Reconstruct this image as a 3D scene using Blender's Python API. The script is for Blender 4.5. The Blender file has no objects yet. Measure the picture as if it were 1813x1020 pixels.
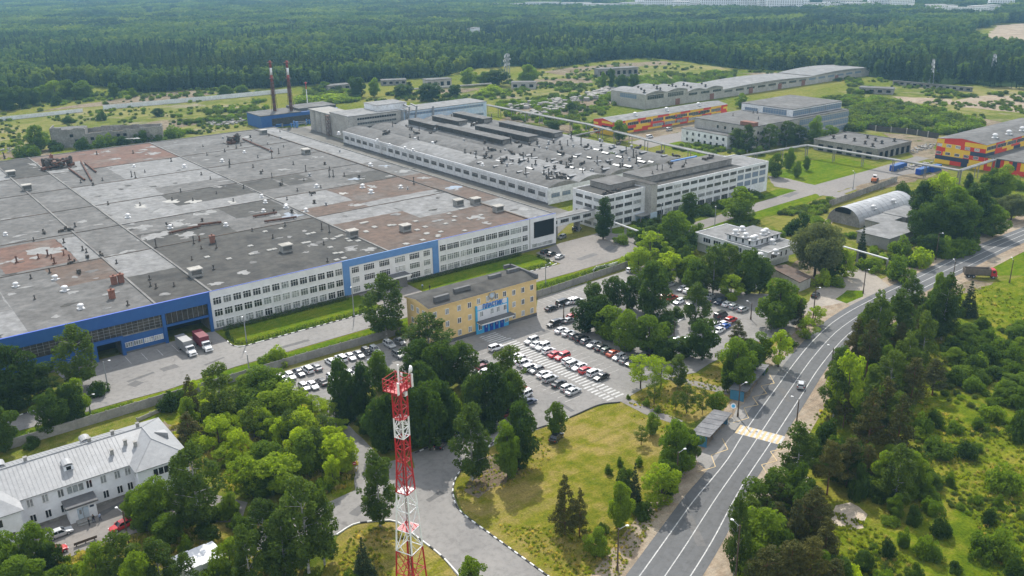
import bpy, bmesh, math, random
from mathutils import Vector, Matrix
from mathutils.geometry import tessellate_polygon
from mathutils import noise as mnoise

rad = math.radians
scene = bpy.context.scene
COL = scene.collection

# ------------------------------------------------------------------ camera
# Site frame: x runs along the factory front, y runs into the depth of the factory, z up; metres.
FPX, PITCH, AZ, ROLL, CAMH = 1582.575, rad(20.0328), rad(52.497), rad(0.914), 95.0
cR, sR = math.cos(ROLL), math.sin(ROLL)
CAM = Vector((-73.437, -234.156, CAMH))
fwd = Vector((math.cos(AZ) * math.cos(PITCH), math.sin(AZ) * math.cos(PITCH), -math.sin(PITCH)))
rt0 = Vector((math.sin(AZ), -math.cos(AZ), 0))
up0 = rt0.cross(fwd)
rt = cR * rt0 - sR * up0
up = sR * rt0 + cR * up0
cam_data = bpy.data.cameras.new("camera")
cam_data.sensor_width = 36.0
cam_data.lens = 36.0 * FPX / 1813.0
cam_data.clip_start = 1.0
cam_data.clip_end = 20000.0
cam = bpy.data.objects.new("camera", cam_data)
COL.objects.link(cam)
cam.matrix_world = Matrix(((rt.x, up.x, -fwd.x, CAM.x), (rt.y, up.y, -fwd.y, CAM.y), (rt.z, up.z, -fwd.z, CAM.z), (0, 0, 0, 1)))
scene.camera = cam

# ------------------------------------------------------------------ light
SUN_ELEV = rad(47)
to_sun = Vector((0.5 * math.cos(SUN_ELEV), 0.866 * math.cos(SUN_ELEV), math.sin(SUN_ELEV)))
sun_data = bpy.data.lights.new("sun", 'SUN')
sun_data.energy = 4.0
sun_data.angle = rad(0.6)
sun_data.color = (1.0, 0.95, 0.87)
sun = bpy.data.objects.new("sun", sun_data)
sun.rotation_euler = (-to_sun).to_track_quat('-Z', 'Y').to_euler()
sun.location = (0, 0, 300)
COL.objects.link(sun)

world = bpy.data.worlds.new("World")
scene.world = world
world.use_nodes = True
wn = world.node_tree.nodes
wl = world.node_tree.links
for n in list(wn): wn.remove(n)
w_out = wn.new('ShaderNodeOutputWorld')
w_bg = wn.new('ShaderNodeBackground')
w_sky = wn.new('ShaderNodeTexSky')
w_sky.sky_type = 'NISHITA'
w_sky.sun_disc = False
w_sky.sun_elevation = SUN_ELEV
w_sky.sun_rotation = math.atan2(0.5, 0.866)
w_sky.air_density = 1.0
w_sky.dust_density = 0.6
w_sky.ozone_density = 1.0
w_bg.inputs['Strength'].default_value = 0.15
# broken white cloud over the blue
w_tc = wn.new('ShaderNodeTexCoord'); w_no = wn.new('ShaderNodeTexNoise'); w_no.inputs['Scale'].default_value = 2.6; w_no.inputs['Detail'].default_value = 7.0; w_no.inputs['Roughness'].default_value = 0.6
wl.new(w_tc.outputs['Generated'], w_no.inputs['Vector'])
w_rp = wn.new('ShaderNodeValToRGB'); w_rp.color_ramp.elements[0].position = 0.36; w_rp.color_ramp.elements[1].position = 0.58
w_rp.color_ramp.elements[0].color = (0.25, 0.25, 0.25, 1); w_rp.color_ramp.elements[1].color = (0.95, 0.95, 0.95, 1)
wl.new(w_no.outputs[0], w_rp.inputs[0])
w_mx = wn.new('ShaderNodeMix'); w_mx.data_type = 'RGBA'
wl.new(w_rp.outputs[0], w_mx.inputs[0]); wl.new(w_sky.outputs[0], w_mx.inputs[6]); w_mx.inputs[7].default_value = (6.6, 6.7, 6.9, 1)
wl.new(w_mx.outputs[2], w_bg.inputs[0])
wl.new(w_bg.outputs[0], w_out.inputs[0])

scene.view_settings.view_transform = 'Standard'
scene.view_settings.look = 'None'
scene.view_settings.exposure = 0.36
scene.view_settings.gamma = 1.0
cy = scene.cycles
cy.max_bounces = 5
cy.diffuse_bounces = 2
cy.glossy_bounces = 2
cy.transmission_bounces = 3
cy.transparent_max_bounces = 8
cy.volume_bounces = 0
cy.use_denoising = True
cy.denoising_prefilter = 'ACCURATE'

# ------------------------------------------------------------------ helpers
def ray(px, py):
    u, v = (px - 906.5) / FPX, (py - 510) / FPX
    return fwd + u * rt - v * up

def at(px, py, z=0.0):
    """Site position at height z seen at the survey photo's coordinates."""
    d = ray(px, py)
    t = (z - CAMH) / d.z
    return Vector((CAM.x + d.x * t, CAM.y + d.y * t, z))

def proj(p):
    q = Vector(p) - CAM
    d = q.dot(fwd)
    return 906.5 + FPX * q.dot(rt) / d, 510 - FPX * q.dot(up) / d

def depth(p):
    return (Vector(p) - CAM).dot(fwd)

def height_at(p, ytop):
    lo, hi = -2.0, 120.0
    for _ in range(40):
        m = (lo + hi) / 2
        if proj((p[0], p[1], m))[1] > ytop: lo = m
        else: hi = m
    return lo

ORD = ["first", "second", "third", "fourth", "fifth", "sixth", "seventh", "eighth", "ninth", "tenth", "eleventh", "twelfth",
       "thirteenth", "fourteenth", "fifteenth", "sixteenth", "seventeenth", "eighteenth", "nineteenth", "twentieth"]

def tag(o, label=None, cat=None, group=None, kind=None):
    if label: o['label'] = label
    if cat: o['category'] = cat
    if group: o['group'] = group
    if kind: o['kind'] = kind
    return o

def empty(name, label, cat, loc=(0, 0, 0), rz=0.0, group=None):
    o = bpy.data.objects.new(name, None)
    o.empty_display_size = 0.5
    o.location = loc
    o.rotation_euler = (0, 0, rz)
    COL.objects.link(o)
    return tag(o, label, cat, group)

def link(name, mesh, parent=None, loc=(0, 0, 0), rz=0.0, scale=None):
    o = bpy.data.objects.new(name, mesh)
    COL.objects.link(o)
    o.location = loc
    if rz: o.rotation_euler = (0, 0, rz)
    if scale: o.scale = scale
    if parent is not None: o.parent = parent
    return o

def root_of(o):
    while o.parent is not None: o = o.parent
    return o

class MB:
    """Collects shapes and links them as one mesh object."""
    def __init__(s):
        s.v, s.f, s.m = [], [], []
    def face(s, pts, mi=0):
        n = len(s.v)
        s.v += [tuple(p) for p in pts]
        s.f.append(tuple(range(n, n + len(pts)))); s.m.append(mi)
    def box(s, x0, x1, y0, y1, z0, z1, mi=0):
        n = len(s.v)
        s.v += [(x0, y0, z0), (x1, y0, z0), (x1, y1, z0), (x0, y1, z0), (x0, y0, z1), (x1, y0, z1), (x1, y1, z1), (x0, y1, z1)]
        for f in ((0, 3, 2, 1), (4, 5, 6, 7), (0, 1, 5, 4), (1, 2, 6, 5), (2, 3, 7, 6), (3, 0, 4, 7)):
            s.f.append(tuple(n + i for i in f)); s.m.append(mi)
        return s
    def obox(s, c, half, rz=0.0, mi=0):
        """box with centre c, half sizes and a turn about z"""
        n = len(s.v)
        ca, sa = math.cos(rz), math.sin(rz)
        for dz in (-1, 1):
            for dx, dy in ((-1, -1), (1, -1), (1, 1), (-1, 1)):
                x, y = dx * half[0], dy * half[1]
                s.v.append((c[0] + x * ca - y * sa, c[1] + x * sa + y * ca, c[2] + dz * half[2]))
        for f in ((0, 3, 2, 1), (4, 5, 6, 7), (0, 1, 5, 4), (1, 2, 6, 5), (2, 3, 7, 6), (3, 0, 4, 7)):
            s.f.append(tuple(n + i for i in f)); s.m.append(mi)
        return s
    def prism(s, poly, z0, z1, mi=0, mtop=None):
        n = len(s.v); k = len(poly)
        s.v += [(p[0], p[1], z0) for p in poly] + [(p[0], p[1], z1) for p in poly]
        for i in range(k):
            j = (i + 1) % k
            s.f.append((n + i, n + j, n + k + j, n + k + i)); s.m.append(mi)
        for t in tessellate_polygon([[Vector((p[0], p[1], 0)) for p in poly]]):
            s.f.append(tuple(n + k + i for i in t)); s.m.append(mi if mtop is None else mtop)
        return s
    def tube(s, p0, p1, r0, r1=None, seg=8, mi=0, caps=True):
        r1 = r0 if r1 is None else r1
        p0, p1 = Vector(p0), Vector(p1)
        d = (p1 - p0)
        if d.length < 1e-6: return s
        d.normalize()
        a = d.orthogonal().normalized(); b = d.cross(a)
        n = len(s.v)
        for p, r in ((p0, r0), (p1, r1)):
            for i in range(seg):
                t = 2 * math.pi * i / seg
                s.v.append(tuple(p + a * (r * math.cos(t)) + b * (r * math.sin(t))))
        for i in range(seg):
            j = (i + 1) % seg
            s.f.append((n + i, n + j, n + seg + j, n + seg + i)); s.m.append(mi)
        if caps:
            s.f.append(tuple(n + seg - 1 - i for i in range(seg))); s.m.append(mi)
            s.f.append(tuple(n + seg + i for i in range(seg))); s.m.append(mi)
        return s
    def lathe(s, prof, c=(0, 0, 0), seg=12, mi=0):
        n = len(s.v)
        for r, z in prof:
            for i in range(seg):
                t = 2 * math.pi * i / seg
                s.v.append((c[0] + r * math.cos(t), c[1] + r * math.sin(t), c[2] + z))
        for k in range(len(prof) - 1):
            for i in range(seg):
                j = (i + 1) % seg
                s.f.append((n + k * seg + i, n + k * seg + j, n + (k + 1) * seg + j, n + (k + 1) * seg + i)); s.m.append(mi)
        s.f.append(tuple(n + (len(prof) - 1) * seg + i for i in range(seg))); s.m.append(mi)
        return s
    def mesh(s, name, mats, off=(0, 0, 0), smooth=False):
        me = bpy.data.meshes.new(name)
        if off[0] or off[1] or off[2]:
            vv = [(a - off[0], b - off[1], c - off[2]) for a, b, c in s.v]
        else: vv = s.v
        me.from_pydata(vv, [], s.f)
        if not isinstance(mats, (list, tuple)): mats = [mats]
        for m in mats: me.materials.append(m)
        me.polygons.foreach_set('material_index', s.m)
        if smooth: me.polygons.foreach_set('use_smooth', [True] * len(s.f))
        me.update()
        return me
    def build(s, name, mats, parent=None, smooth=False, kind=None):
        """Shapes were given in site coordinates; a parent thing is unrotated, so subtract its place."""
        off = tuple(root_of(parent).location) if parent is not None else (0, 0, 0)
        o = link(name, s.mesh(name, mats, off, smooth), parent)
        if kind: o['kind'] = kind
        return o

# ------------------------------------------------------------------ materials
def new_mat(name):
    m = bpy.data.materials.new(name)
    m.use_nodes = True
    nt = m.node_tree
    return m, nt, nt.nodes['Principled BSDF']

def rgb(c): return (c[0], c[1], c[2], 1.0)

def noise_node(nt, scale, detail=4.0, rough=0.6, coord='pos', dist=0.0):
    n = nt.nodes.new('ShaderNodeTexNoise')
    n.inputs['Scale'].default_value = scale
    n.inputs['Detail'].default_value = detail
    n.inputs['Roughness'].default_value = rough
    n.inputs['Distortion'].default_value = dist
    if coord == 'pos':
        g = nt.nodes.get('GEO') or nt.nodes.new('ShaderNodeNewGeometry'); g.name = 'GEO'
        nt.links.new(g.outputs['Position'], n.inputs['Vector'])
    else:
        g = nt.nodes.get('TC') or nt.nodes.new('ShaderNodeTexCoord'); g.name = 'TC'
        nt.links.new(g.outputs['Object'], n.inputs['Vector'])
    return n

def ramp(nt, fac, stops):
    r = nt.nodes.new('ShaderNodeValToRGB')
    e = r.color_ramp.elements
    while len(e) < len(stops): e.new(0.5)
    for i, (p, c) in enumerate(stops):
        e[i].position = p; e[i].color = rgb(c)
    nt.links.new(fac, r.inputs[0])
    return r

def mix(nt, fac, a, b, mode='MIX'):
    m = nt.nodes.new('ShaderNodeMix'); m.data_type = 'RGBA'; m.blend_type = mode
    for sock, val in ((m.inputs[0], fac), (m.inputs[6], a), (m.inputs[7], b)):
        if isinstance(val, (int, float)): sock.default_value = val
        elif isinstance(val, tuple): sock.default_value = rgb(val)
        else: nt.links.new(val, sock)
    return m.outputs[2]

def gray(v): return (v, v, v)

def surf(name, c1, c2=None, scale=0.3, rough=0.8, fine=6.0, fine_amt=0.25, metal=0.0, bump=0.0, c3=None, spec=0.3, coord='pos', detail=5.0):
    """Worn surface: two or three colours mixed by large noise, speckled by fine noise."""
    m, nt, b = new_mat(name)
    b.inputs['Roughness'].default_value = rough
    b.inputs['Metallic'].default_value = metal
    b.inputs['Specular IOR Level'].default_value = spec
    c2 = c2 or tuple(x * 0.75 for x in c1)
    n1 = noise_node(nt, scale, detail, 0.62, coord)
    stops = [(0.35, c1), (0.65, c2)] if c3 is None else [(0.33, c1), (0.5, c2), (0.66, c3)]
    r1 = ramp(nt, n1.outputs[0], stops)
    n2 = noise_node(nt, fine, 3.0, 0.7, coord)
    r2 = ramp(nt, n2.outputs[0], [(0.3, gray(1 - fine_amt)), (0.7, gray(1 + fine_amt * 0.6))])
    col = mix(nt, 1.0, r1.outputs[0], r2.outputs[0], 'MULTIPLY')
    nt.links.new(col, b.inputs['Base Color'])
    if bump > 0:
        bn = nt.nodes.new('ShaderNodeBump'); bn.inputs['Strength'].default_value = bump; bn.inputs['Distance'].default_value = 0.3
        nt.links.new(n2.outputs[0], bn.inputs['Height']); nt.links.new(bn.outputs[0], b.inputs['Normal'])
    return m

def plain(name, c, rough=0.6, metal=0.0, spec=0.4, coat=0.0):
    m, nt, b = new_mat(name)
    n = noise_node(nt, 1.5, 3.0, 0.6, 'obj')
    r = ramp(nt, n.outputs[0], [(0.3, tuple(x * 0.88 for x in c)), (0.7, tuple(min(1, x * 1.06) for x in c))])
    nt.links.new(r.outputs[0], b.inputs['Base Color'])
    b.inputs['Roughness'].default_value = rough
    b.inputs['Metallic'].default_value = metal
    b.inputs['Specular IOR Level'].default_value = spec
    b.inputs['Coat Weight'].default_value = coat
    b.inputs['Coat Roughness'].default_value = 0.08
    return m

def pane_mat(name, a, b_, rough):
    m, nt, b = new_mat(name)
    oi = nt.nodes.new('ShaderNodeObjectInfo'); r = ramp(nt, oi.outputs['Random'], [(0.0, a), (0.55, a), (1.0, b_)])
    n = noise_node(nt, 1.3, 2.0, 0.5); r2 = ramp(nt, n.outputs[0], [(0.35, gray(0.6)), (0.65, gray(1.3))])
    nt.links.new(mix(nt, 1.0, r.outputs[0], r2.outputs[0], 'MULTIPLY'), b.inputs['Base Color'])
    b.inputs['Roughness'].default_value = rough; b.inputs['Specular IOR Level'].default_value = 0.6
    return m

def ground_mat(name, stops, s1=0.035, s2=0.4, s3=4.0, dirt=None, dirt_at=0.66, speck=0.35):
    """Grass or soil: broad patches, tussocks and fine speckle, with bare patches where a mask is high."""
    m, nt, b = new_mat(name)
    b.inputs['Roughness'].default_value = 0.95
    b.inputs['Specular IOR Level'].default_value = 0.0
    n1 = noise_node(nt, s1, 6.0, 0.62, 'pos', 0.4)
    n2 = noise_node(nt, s2, 5.0, 0.65)
    n3 = noise_node(nt, s3, 3.0, 0.7)
    ma = nt.nodes.new('ShaderNodeMath'); ma.operation = 'MULTIPLY_ADD'
    nt.links.new(n2.outputs[0], ma.inputs[0]); ma.inputs[1].default_value = 0.55
    mb = nt.nodes.new('ShaderNodeMath'); mb.operation = 'MULTIPLY'
    nt.links.new(n1.outputs[0], mb.inputs[0]); mb.inputs[1].default_value = 0.55
    nt.links.new(mb.outputs[0], ma.inputs[2])
    r1 = ramp(nt, ma.outputs[0], stops)
    col = r1.outputs[0]
    if dirt:
        nd = noise_node(nt, s1 * 1.7, 8.0, 0.7, 'pos', 0.6)
        rd = ramp(nt, nd.outputs[0], [(dirt_at - 0.05, gray(0)), (dirt_at + 0.05, gray(1))])
        col = mix(nt, rd.outputs[0], col, dirt)
    mp = nt.nodes.new('ShaderNodeMapping'); mp.inputs['Scale'].default_value = (0.05, 0.7, 1.0); mp.inputs['Rotation'].default_value = (0, 0, 0.45)
    nt.links.new(nt.nodes['GEO'].outputs['Position'], mp.inputs['Vector'])
    nm = noise_node(nt, 1.0, 4.0, 0.6); nt.links.new(mp.outputs[0], nm.inputs['Vector'])
    rm_ = ramp(nt, nm.outputs[0], [(0.35, (0.86, 0.88, 0.9)), (0.65, (1.14, 1.10, 1.08))])
    col = mix(nt, 1.0, col, rm_.outputs[0], 'MULTIPLY')
    r3 = ramp(nt, n3.outputs[0], [(0.3, gray(1 - speck)), (0.7, gray(1 + speck * 0.5))])
    col = mix(nt, 1.0, col, r3.outputs[0], 'MULTIPLY')
    nt.links.new(col, b.inputs['Base Color'])
    bn = nt.nodes.new('ShaderNodeBump'); bn.inputs['Strength'].default_value = 0.6; bn.inputs['Distance'].default_value = 0.5
    nt.links.new(n3.outputs[0], bn.inputs['Height']); nt.links.new(bn.outputs[0], b.inputs['Normal'])
    return m

def leaf_mat(name, c, var=0.35, trans=0.42, rough=0.6, stand=0.0):
    """Foliage: every tree gets a tone of its own, and clumps within a crown differ a little."""
    m, nt, b = new_mat(name)
    out = nt.nodes['Material Output']
    oi = nt.nodes.new('ShaderNodeObjectInfo')
    r0 = ramp(nt, oi.outputs['Random'], [(0.0, (c[0] * (1 - var), c[1] * (1 - var * 0.9), c[2] * (1 - var * 0.6))),
                                         (0.5, c), (1.0, (c[0] * (1 + var), c[1] * (1 + var * 0.65), c[2] * (1 + var * 0.2)))])
    n = noise_node(nt, 0.9, 3.0, 0.6)
    r1 = ramp(nt, n.outputs[0], [(0.3, (0.72, 0.76, 0.8)), (0.7, (1.25, 1.18, 1.0))])
    col = mix(nt, 1.0, r0.outputs[0], r1.outputs[0], 'MULTIPLY')
    if stand:
        ns = noise_node(nt, stand, 5.0, 0.6)
        rs_ = ramp(nt, ns.outputs[0], [(0.36, (0.62, 0.74, 0.95)), (0.5, (1.0, 1.0, 1.0)), (0.64, (1.65, 1.4, 0.95))])
        col = mix(nt, 1.0, col, rs_.outputs[0], 'MULTIPLY')
    nt.links.new(col, b.inputs['Base Color'])
    b.inputs['Roughness'].default_value = rough
    b.inputs['Specular IOR Level'].default_value = 0.08
    tr = nt.nodes.new('ShaderNodeBsdfTranslucent')
    tc = mix(nt, 1.0, col, (1.5, 1.55, 0.6), 'MULTIPLY')
    nt.links.new(tc, tr.inputs[0])
    ms = nt.nodes.new('ShaderNodeMixShader'); ms.inputs[0].default_value = trans
    nt.links.new(b.outputs[0], ms.inputs[1]); nt.links.new(tr.outputs[0], ms.inputs[2])
    nt.links.new(ms.outputs[0], out.inputs[0])
    return m

MT = {}
MT['ground'] = ground_mat('ground_grass', [(0.40, (0.075, 0.115, 0.012)), (0.52, (0.135, 0.165, 0.022)), (0.62, (0.21, 0.20, 0.05))], s1=0.012, dirt=(0.24, 0.20, 0.13), dirt_at=0.66)
MT['lawn'] = ground_mat('lawn_grass', [(0.42, (0.060, 0.125, 0.006)), (0.55, (0.110, 0.165, 0.008)), (0.68, (0.16, 0.185, 0.016))], s1=0.05, s2=0.6, s3=3.0, speck=0.25)
MT['meadow'] = ground_mat('meadow_grass', [(0.40, (0.085, 0.125, 0.010)), (0.51, (0.175, 0.175, 0.020)), (0.62, (0.28, 0.225, 0.070))], s1=0.05, s2=0.25, s3=2.5, dirt=(0.22, 0.17, 0.10), dirt_at=0.68)
MT['rough'] = ground_mat('rough_grass', [(0.40, (0.060, 0.105, 0.006)), (0.52, (0.125, 0.165, 0.010)), (0.64, (0.21, 0.20, 0.030))], s1=0.04, s2=0.3, s3=2.0, dirt=(0.20, 0.17, 0.10), dirt_at=0.70)
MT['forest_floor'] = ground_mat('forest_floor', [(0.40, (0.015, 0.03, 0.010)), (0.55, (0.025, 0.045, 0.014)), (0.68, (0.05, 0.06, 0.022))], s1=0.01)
MT['sand'] = ground_mat('sandy_soil', [(0.40, (0.230, 0.178, 0.128)), (0.52, (0.315, 0.255, 0.187)), (0.64, (0.391, 0.332, 0.255))], s1=0.06, s2=0.5, s3=3.0, speck=0.2)
MT['dirt'] = ground_mat('bare_dirt', [(0.40, (0.145, 0.111, 0.072)), (0.52, (0.212, 0.170, 0.119)), (0.64, (0.281, 0.238, 0.170))], s1=0.06, s2=0.4, s3=3.0, dirt=(0.085, 0.102, 0.025), dirt_at=0.60)
MT['field'] = ground_mat('old_field_grass', [(0.40, (0.085, 0.115, 0.022)), (0.52, (0.145, 0.165, 0.035)), (0.64, (0.24, 0.22, 0.085))], s1=0.02, s2=0.12, s3=1.2, dirt=(0.27, 0.235, 0.17), dirt_at=0.60, speck=0.3)
MT['pipe'] = surf('weathered_pipe_lagging', (0.34, 0.34, 0.33), (0.24, 0.24, 0.235), 0.2, 0.75, 1.0, 0.2)
MT['letter_blue'] = plain('letter_blue', (0.03, 0.20, 0.60), 0.5)
MT['pale_sand'] = ground_mat('pale_sand', [(0.40, (0.40, 0.34, 0.26)), (0.52, (0.50, 0.43, 0.34)), (0.64, (0.56, 0.50, 0.41))], s1=0.06, s2=0.5, s3=3.0, speck=0.15)
MT['rubble'] = surf('rubble', (0.38, 0.37, 0.35), (0.24, 0.22, 0.19), 0.3, 0.95, 1.5, 0.5)

def asphalt(name, c1, c2, crack=0.18):
    m, nt, b = new_mat(name)
    b.inputs['Roughness'].default_value = 0.88
    b.inputs['Specular IOR Level'].default_value = 0.25
    n1 = noise_node(nt, 0.05, 6.0, 0.6, 'pos', 0.5)
    r1 = ramp(nt, n1.outputs[0], [(0.35, c1), (0.65, c2)])
    n2 = noise_node(nt, 0.8, 6.0, 0.7)
    r2 = ramp(nt, n2.outputs[0], [(0.30, gray(0.78)), (0.5, gray(1.0)), (0.72, gray(1.1))])
    col = mix(nt, 1.0, r1.outputs[0], r2.outputs[0], 'MULTIPLY')
    n4 = noise_node(nt, 0.22, 4.0, 0.6, 'pos', 1.5)
    r4 = ramp(nt, n4.outputs[0], [(0.66, gray(0)), (0.74, gray(0.55))])
    col = mix(nt, r4.outputs[0], col, tuple(x * 0.55 for x in c1))
    if crack:
        vo = nt.nodes.new('ShaderNodeTexVoronoi'); vo.feature = 'DISTANCE_TO_EDGE'; vo.inputs['Scale'].default_value = 0.11
        g = nt.nodes['GEO']
        ad = nt.nodes.new('ShaderNodeVectorMath'); ad.operation = 'ADD'
        sc = nt.nodes.new('ShaderNodeVectorMath'); sc.operation = 'SCALE'; sc.inputs[3].default_value = 3.0
        nt.links.new(n2.outputs[1], sc.inputs[0]); nt.links.new(g.outputs['Position'], ad.inputs[0]); nt.links.new(sc.outputs[0], ad.inputs[1])
        nt.links.new(ad.outputs[0], vo.inputs['Vector'])
        rc = ramp(nt, vo.outputs['Distance'], [(0.0, gray(crack)), (0.018, gray(0))])
        col = mix(nt, rc.outputs[0], col, gray(0.05))
    nt.links.new(col, b.inputs['Base Color'])
    return m
MT['asphalt'] = asphalt('worn_asphalt', (0.204, 0.196, 0.186), (0.256, 0.244, 0.228))
MT['road_worn'] = asphalt('worn_wheel_path', (0.106, 0.107, 0.108), (0.125, 0.126, 0.127), 0.0)
MT['patch'] = asphalt('asphalt_repair', (0.115, 0.112, 0.108), (0.16, 0.155, 0.15), 0.0)
MT['road'] = asphalt('road_asphalt', (0.113, 0.114, 0.116), (0.131, 0.133, 0.135), 0.12)
MT['paving'] = asphalt('old_concrete_paving', (0.184, 0.171, 0.158), (0.228, 0.209, 0.190))
MT['dusty'] = asphalt('dusty_asphalt', (0.25, 0.225, 0.195), (0.34, 0.30, 0.25), 0.0)
MT['paint'] = surf('road_paint', (0.581, 0.581, 0.568), (0.370, 0.370, 0.361), 0.9, 0.7, 3.0, 0.3)
MT['paint_yellow'] = surf('crossing_paint_yellow', (0.62, 0.46, 0.24), (0.46, 0.36, 0.20), 0.9, 0.7, 5.0, 0.2)
MT['paint_worn'] = surf('worn_road_paint', (0.55, 0.54, 0.51), (0.36, 0.35, 0.33), 0.6, 0.8, 3.0, 0.3)
MT['concrete'] = surf('concrete', (0.320, 0.312, 0.292), (0.240, 0.232, 0.216), 0.25, 0.9, 2.0, 0.25)
MT['old_concrete'] = surf('weathered_concrete', (0.306, 0.293, 0.268), (0.187, 0.174, 0.157), 0.18, 0.92, 1.2, 0.35)
MT['pale_concrete'] = surf('pale_concrete', (0.425, 0.408, 0.374), (0.323, 0.306, 0.272), 0.2, 0.9, 1.5, 0.3)
MT['white_wall'] = surf('white_cladding', (0.74, 0.74, 0.755), (0.68, 0.68, 0.69), 0.15, 0.7, 0.5, 0.08)
MT['white_plaster'] = surf('white_plaster', (0.84, 0.86, 0.89), (0.78, 0.79, 0.81), 0.3, 0.85, 1.5, 0.08)
MT['dirty_white'] = surf('stained_white_panels', (0.76, 0.775, 0.79), (0.60, 0.60, 0.59), 0.12, 0.85, 0.9, 0.2)
MT['pale_blue'] = surf('pale_blue_panels', (0.40, 0.53, 0.66), (0.52, 0.58, 0.63), 0.15, 0.8, 0.8, 0.2)
MT['blue'] = surf('blue_cladding', (0.022, 0.092, 0.30), (0.028, 0.100, 0.28), 0.15, 0.55, 0.6, 0.1, spec=0.4)
MT['blue_pale'] = surf('light_blue_cladding', (0.105, 0.235, 0.52), (0.12, 0.25, 0.50), 0.15, 0.6, 0.6, 0.1)
MT['sky_blue'] = surf('sky_blue_paint', (0.06, 0.40, 0.74), (0.08, 0.43, 0.70), 0.4, 0.6, 1.0, 0.1)
MT['deep_blue'] = plain('deep_blue_paint', (0.012, 0.07, 0.42), 0.5)
MT['yellow_wall'] = surf('yellow_plaster', (0.78, 0.56, 0.25), (0.70, 0.51, 0.24), 0.2, 0.85, 0.8, 0.12)
MT['plinth'] = surf('dark_plinth', (0.11, 0.11, 0.115), (0.15, 0.15, 0.15), 0.3, 0.85, 1.5, 0.2)
MT['roof_gray'] = surf('bitumen_gray', (0.145, 0.143, 0.138), (0.110, 0.107, 0.102), 0.07, 0.9, 0.35, 0.34, c3=(0.163, 0.161, 0.156), detail=8.0)
MT['roof_light'] = surf('bitumen_light', (0.223, 0.223, 0.220), (0.186, 0.186, 0.183), 0.08, 0.88, 0.35, 0.34, c3=(0.236, 0.236, 0.236), detail=8.0)
MT['roof_dark'] = surf('bitumen_dark', (0.050, 0.048, 0.045), (0.071, 0.068, 0.061), 0.08, 0.92, 0.35, 0.34, c3=(0.040, 0.039, 0.037), detail=8.0)
MT['roof_red'] = surf('roofing_red_brown', (0.165, 0.092, 0.068), (0.136, 0.080, 0.060), 0.07, 0.92, 0.35, 0.34, c3=(0.154, 0.121, 0.101), detail=8.0)
MT['roof_brown'] = surf('roofing_brown', (0.134, 0.091, 0.069), (0.112, 0.081, 0.063), 0.07, 0.92, 0.35, 0.34, c3=(0.134, 0.116, 0.103), detail=8.0)
MT['roof_patch'] = surf('pale_roof_patch', (0.264, 0.264, 0.258), (0.211, 0.211, 0.206), 0.3, 0.85, 1.0, 0.2)
MT['roof_white'] = surf('white_roof_sheet', (0.382, 0.376, 0.353), (0.318, 0.312, 0.289), 0.4, 0.8, 1.0, 0.15)
MT['puddle'] = plain('rain_puddle', (0.20, 0.23, 0.27), 0.12, 0, 0.6)
MT['seam'] = surf('roof_seam', (0.240, 0.234, 0.222), (0.132, 0.126, 0.120), 0.1, 0.9, 0.8, 0.3)
MT['seam_dark'] = surf('roof_seam_dark', (0.08, 0.075, 0.07), (0.16, 0.12, 0.09), 0.12, 0.9, 0.8, 0.3)
MT['steel_white'] = plain('painted_white_steel', (0.612, 0.612, 0.612), 0.4)
MT['steel_gray'] = plain('gray_steel', (0.30, 0.31, 0.32), 0.5, 0.3)
MT['steel_dark'] = surf('dark_sooty_steel', (0.055, 0.052, 0.05), (0.10, 0.085, 0.07), 0.6, 0.8, 3.0, 0.3)
MT['rust'] = surf('rusty_steel', (0.16, 0.075, 0.05), (0.085, 0.05, 0.04), 0.6, 0.9, 3.0, 0.3)
MT['brick'] = surf('brick_red', (0.26, 0.12, 0.085), (0.19, 0.095, 0.07), 0.6, 0.9, 3.0, 0.25)
MT['galv'] = plain('galvanised_sheet', (0.26, 0.265, 0.27), 0.5, 0.3)
MT['dark_glass'] = pane_mat('dark_glass', (0.022, 0.025, 0.028), (0.16, 0.17, 0.17), 0.12)
MT['curtain_glass'] = pane_mat('glass_with_blinds', (0.26, 0.28, 0.28), (0.50, 0.51, 0.50), 0.2)
MT['blue_glass'] = plain('bluish_glazing', (0.16, 0.22, 0.30), 0.2, 0.0, 0.6)
MT['dark_glazing'] = surf('sooty_glazing', (0.035, 0.034, 0.033), (0.085, 0.075, 0.06), 0.5, 0.35, 1.4, 0.5)
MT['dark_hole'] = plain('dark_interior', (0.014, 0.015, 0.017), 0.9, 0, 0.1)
MT['frame_white'] = plain('white_frame', (0.80, 0.80, 0.80), 0.45)
MT['frame_gray'] = plain('gray_frame', (0.36, 0.35, 0.33), 0.6)
MT['red_paint'] = plain('red_paint', (0.44, 0.026, 0.034), 0.45)
MT['white_paint'] = plain('white_paint', (0.80, 0.80, 0.80), 0.45)
MT['panel_red'] = surf('red_panels', (0.62, 0.045, 0.022), (0.56, 0.04, 0.022), 0.2, 0.5, 0.8, 0.1)
MT['panel_yellow'] = surf('yellow_panels', (0.78, 0.50, 0.035), (0.74, 0.46, 0.035), 0.2, 0.5, 0.8, 0.1)
MT['panel_navy'] = surf('navy_panels', (0.03, 0.045, 0.085), (0.035, 0.05, 0.09), 0.2, 0.5, 0.8, 0.1)
MT['metal_roof_white'] = surf('white_metal_roof', (0.331, 0.338, 0.346), (0.290, 0.295, 0.301), 0.25, 0.5, 1.2, 0.1, c3=(0.336, 0.341, 0.346), metal=0.1)
MT['corrugated'] = surf('corrugated_asbestos', (0.20, 0.20, 0.205), (0.13, 0.13, 0.135), 0.5, 0.9, 2.0, 0.3)
MT['hangar'] = surf('hangar_sheet', (0.42, 0.43, 0.44), (0.32, 0.325, 0.33), 0.2, 0.5, 1.0, 0.15, metal=0.15)
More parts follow.
